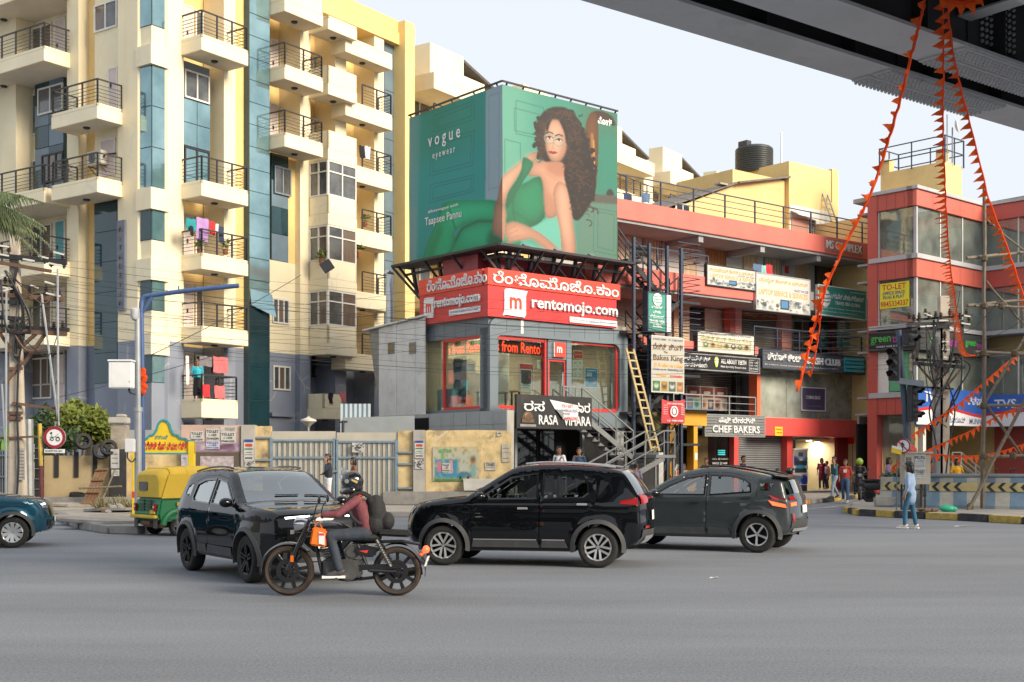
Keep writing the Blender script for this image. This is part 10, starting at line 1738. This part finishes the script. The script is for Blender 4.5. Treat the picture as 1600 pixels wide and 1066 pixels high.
for(px,py,lab)in((148,247,'outdoor air conditioner unit with round grille under a balcony'),(318,0,None)):
 if lab:
  a,c,z0,z1=F1 .rect(px-11,px+11,py-11,py+11,.1);T=Thing('air_conditioner',lab,'air conditioner',F1 .P((a+c)/2,z0,.1),A);mb=MB();F1 .box(mb,a,c,z0,z1,-.2,.15);T.part('case',mb,mat('ac_case',(.55,.52,.45),.5,.1,3,grime=.3),bevel=.02);n_=F1 .P(0,0,1)-F1 .P(0,0,0);mb=MB();q=F1 .P(a+(c-a)*.4,(z0+z1)/2,.152);mb.lathe([(0,0),(.20,0),(.22,.02),(0,.015)],18,q,n_);g_=T.part('fan_grille',mb,M_BLK)
  for r in(.07,.13,.19):mb=MB();mb.lathe([(r-.006,.02),(r+.006,.02),(r+.006,.03),(r-.006,.03)],18,q,n_,closed=True);T.part('ring',mb,M_STEEL,g_)
  mb=MB()
  for s in(a+.08,c-.12):mb.beam(F1 .P(s,z0-.03,-.3),F1 .P(s,z0-.03,.15),.04);mb.beam(F1 .P(s,z0-.35,-.3),F1 .P(s,z0-.03,.1),.03)
  T.part('bracket',mb,M_RUST);mb=MB();mb.tube(smooth2([tuple(F1 .P(c,z0+.3,.0)),tuple(F1 .P(c+.2,z0+.35,.05)),tuple(F1 .P(c+.5,z0+.4,-.2))],4,False),.04,6);T.part('hose',mb,M_BLK)
def pot(face,px,py,out,lab):a=face.hit(px,out);z=face.z(px,py,out);p=face.P(a,z,out);T=Thing('pot_plant',lab,'pot plant',p,face.fr);mb=MB();mb.lathe([(.09,0),(.13,.22),(.11,.22)],10,p);T.part('pot',mb,mat('terracotta',(.30,.10,.05),.8));leaf_cloud('foliage',M_LEAFG,None,T,[(p.x,p.y,p.z+.42,.2,.2,.22)],90,.16,int(px))
for a in((312,398,.9,'leafy pot plant at the left of the second balcony'),(352,398,.9,'leafy pot plant at the right end of the second balcony'),(502,412,.9,'pot plant behind the balcony with the hanging lamp'),(570,355,.7,'pot plant on the fourth balcony at the far right stack'),(560,402,.7,'small pot plant on the third balcony of the far stack')):pot(F2,*a)
def scooter(loc,rz,body,label,cat='scooter',sc=1.):
 T=Thing('scooter',label,cat,(0,0,0))
 for x in(.6,-.6):wheel(T,(x,0,.25),.25,.10,1,'five',M_STEEL)
 fuse(T,'body',body,[((-.45,0,.62),(.42,.15,.17)),((-.85,0,.70),(.16,.10,.09)),((.42,0,.70),(.09,.20,.34)),((.60,0,.45),(.16,.10,.10)),((.0,0,.33),(.36,.14,.05))],.02);mb=MB();mb.ell((-.45,0,.82),.40,.14,.07,14,7);T.part('seat',mb,M_CARIN,smooth=True);mb=MB();mb.tube([(.62,0,.3),(.46,0,.95)],.04,8);mb.tube([(.38,.32,1.02),(.46,0,1.0),(.38,-.32,1.02)],.018,7);T.part('handlebar',mb,M_BLK);mb=MB();mb.ell((.52,0,.98),.10,.12,.10,10,7);T.part('head_cowl',mb,body,smooth=True);mb=MB();mb.lathe([(0,.0),(.07,0),(0,.02)],12,(.61,0,.98),(1,0,0));T.part('head_lamp',mb,M_HEAD);mb=MB();mb.box(-1.0,-.97,-.07,.07,.66,.74);T.part('tail_lamp',mb,M_TAIL)
 for s in(-1,1):mb=MB();mb.tube([(.42,s*.25,1.02),(.40,s*.3,1.2)],.008,5);mb.ell((.39,s*.31,1.24),.015,.06,.045,8,6);T.part('mirror',mb,M_BLK)
 T.o.location=loc;T.o.rotation_euler=(0,0,math.radians(rz));T.o.scale=(sc,)*3;return T
scooter(ppos(1208,46),100,M_SRED,'red scooter parked before the roller shutter behind the coupe SUV');scooter(ppos(1232,47.5),95,mat('green_scooter',(.12,.35,.05),.4),'green and black scooter parked by the vending kiosk');scooter(ppos(1345,49.5),250,M_BLK,'black scooter ridden by the person with a green helmet');scooter(ppos(1384,46.3),345,M_BLK,'dark scooter behind the leftmost barrier')
person('helmeted person in a dark jacket on the black scooter',(*ppos(1343,49.8)[:2],.2),250,dict(knL=(.3,.16,.62),knR=(.3,-.16,.62),anL=(.2,.16,.25),anR=(.2,-.16,.25),toL=(.34,.16,.2),toR=(.34,-.16,.2),wrL=(.42,.22,1.05),wrR=(.42,-.22,1.05),hiL=(0,.1,.78),hiR=(0,-.1,.78),pel=(0,0,.80),che=(.02,0,1.12),neck=(.03,0,1.29),head=(.05,0,1.44),shL=(.02,.18,1.24),shR=(.02,-.18,1.24),elL=(.2,.26,1.08),elR=(.2,-.26,1.08)),cloth_m('dark_jacket',(.02,.022,.03)),DENIMD,SKIN,None,mat('dark_shoe',(.03,.03,.033)),1.,.9)
for(px,D,z,m,lab)in((1343,49.7,1.68,mat('green_helmet',(.28,.42,.05),.3),'lime green helmet on the scooter rider'),(1233,47.3,1.32,M_TRIM,'black and red helmet on the green scooter mirror'),(1216,46.,1.05,mat('green_helmet',(.28,.42,.05)),'lime green helmet on the red scooter')):
 mb=MB();mb.ell((0,0,0),.15,.13,.15,14,9);o=mb.obj('helmet',m,smooth=True);o.location=(wpos(px,D),D,z);tag(o,lab,'helmet','helmets on scooters')
for i,(px,D,rz)in enumerate(((1560,46.5,20),(1590,47.2,30),(1622,46.,10))):o=dup(BK.o);o.location=ppos(px,D);o.rotation_euler=(0,0,math.radians(rz));tag(o,('dark motorcycle parked behind the barrier by the scaffold','second dark motorcycle parked at the right behind the barrier','motorcycle cut by the right edge behind the barrier')[i],'motorcycle','parked motorcycles behind the barrier')
D=43.;T=Thing('planter_shrub','dark green shrub growing behind the leftmost barrier','shrub',(wpos(1400,D),D,.15));leaf_cloud('foliage',M_LEAFD,None,T,[(wpos(px,D),D,zat(py,D),.35,.3,.3)for px,py in((1390,752),(1400,748),(1410,752),(1398,760))],900,.16,21);mb=MB();mb.tube([V((wpos(1400,D),D,.15)),V((wpos(1400,D),D,zat(752,D)))],.04,6);T.part('stem',mb,M_TRUNK)
for i,(x0,x1,y,hh,c)in enumerate(((-110,-62,34,12,(.22,.21,.19)),(62,110,30,12,(.24,.22,.2)),(-70,-42,-26,11,(.30,.27,.22)),(-40,-14,-30,13,(.22,.20,.19)),(-12,16,-32,10,(.30,.24,.20)),(19,44,-34,12,(.18,.19,.21)),(47,80,-40,11,(.28,.25,.20)))):
 T=Thing('building',('brown far left','brown far right','tan','grey brown','pinkish','slate','beige')[i]+' shop building across the junction, outside the view','building',((x0+x1)/2,y,0));mb=MB();mb.box(x0,x1,y-12,y,0,hh);m_=mat('across_wall%d'%i,c,.9,.2,.4,streak=.4);T.part('wall',mb,m_)
 for k in range(int((x1-x0)/3.2)):
  for z in range(1,int(hh/3.2)):mb=MB();xx=x0+.8+k*3.2;mb.box(xx,xx+1.6,y,y+.05,z*3.2+.9,z*3.2+2.3);w_=T.part('window',mb,M_DARKGL)
 mb=MB();mb.box(x0+.4,x1-.4,y,y+.08,.1,2.9);T.part('shopfront',mb,M_DARKIN)
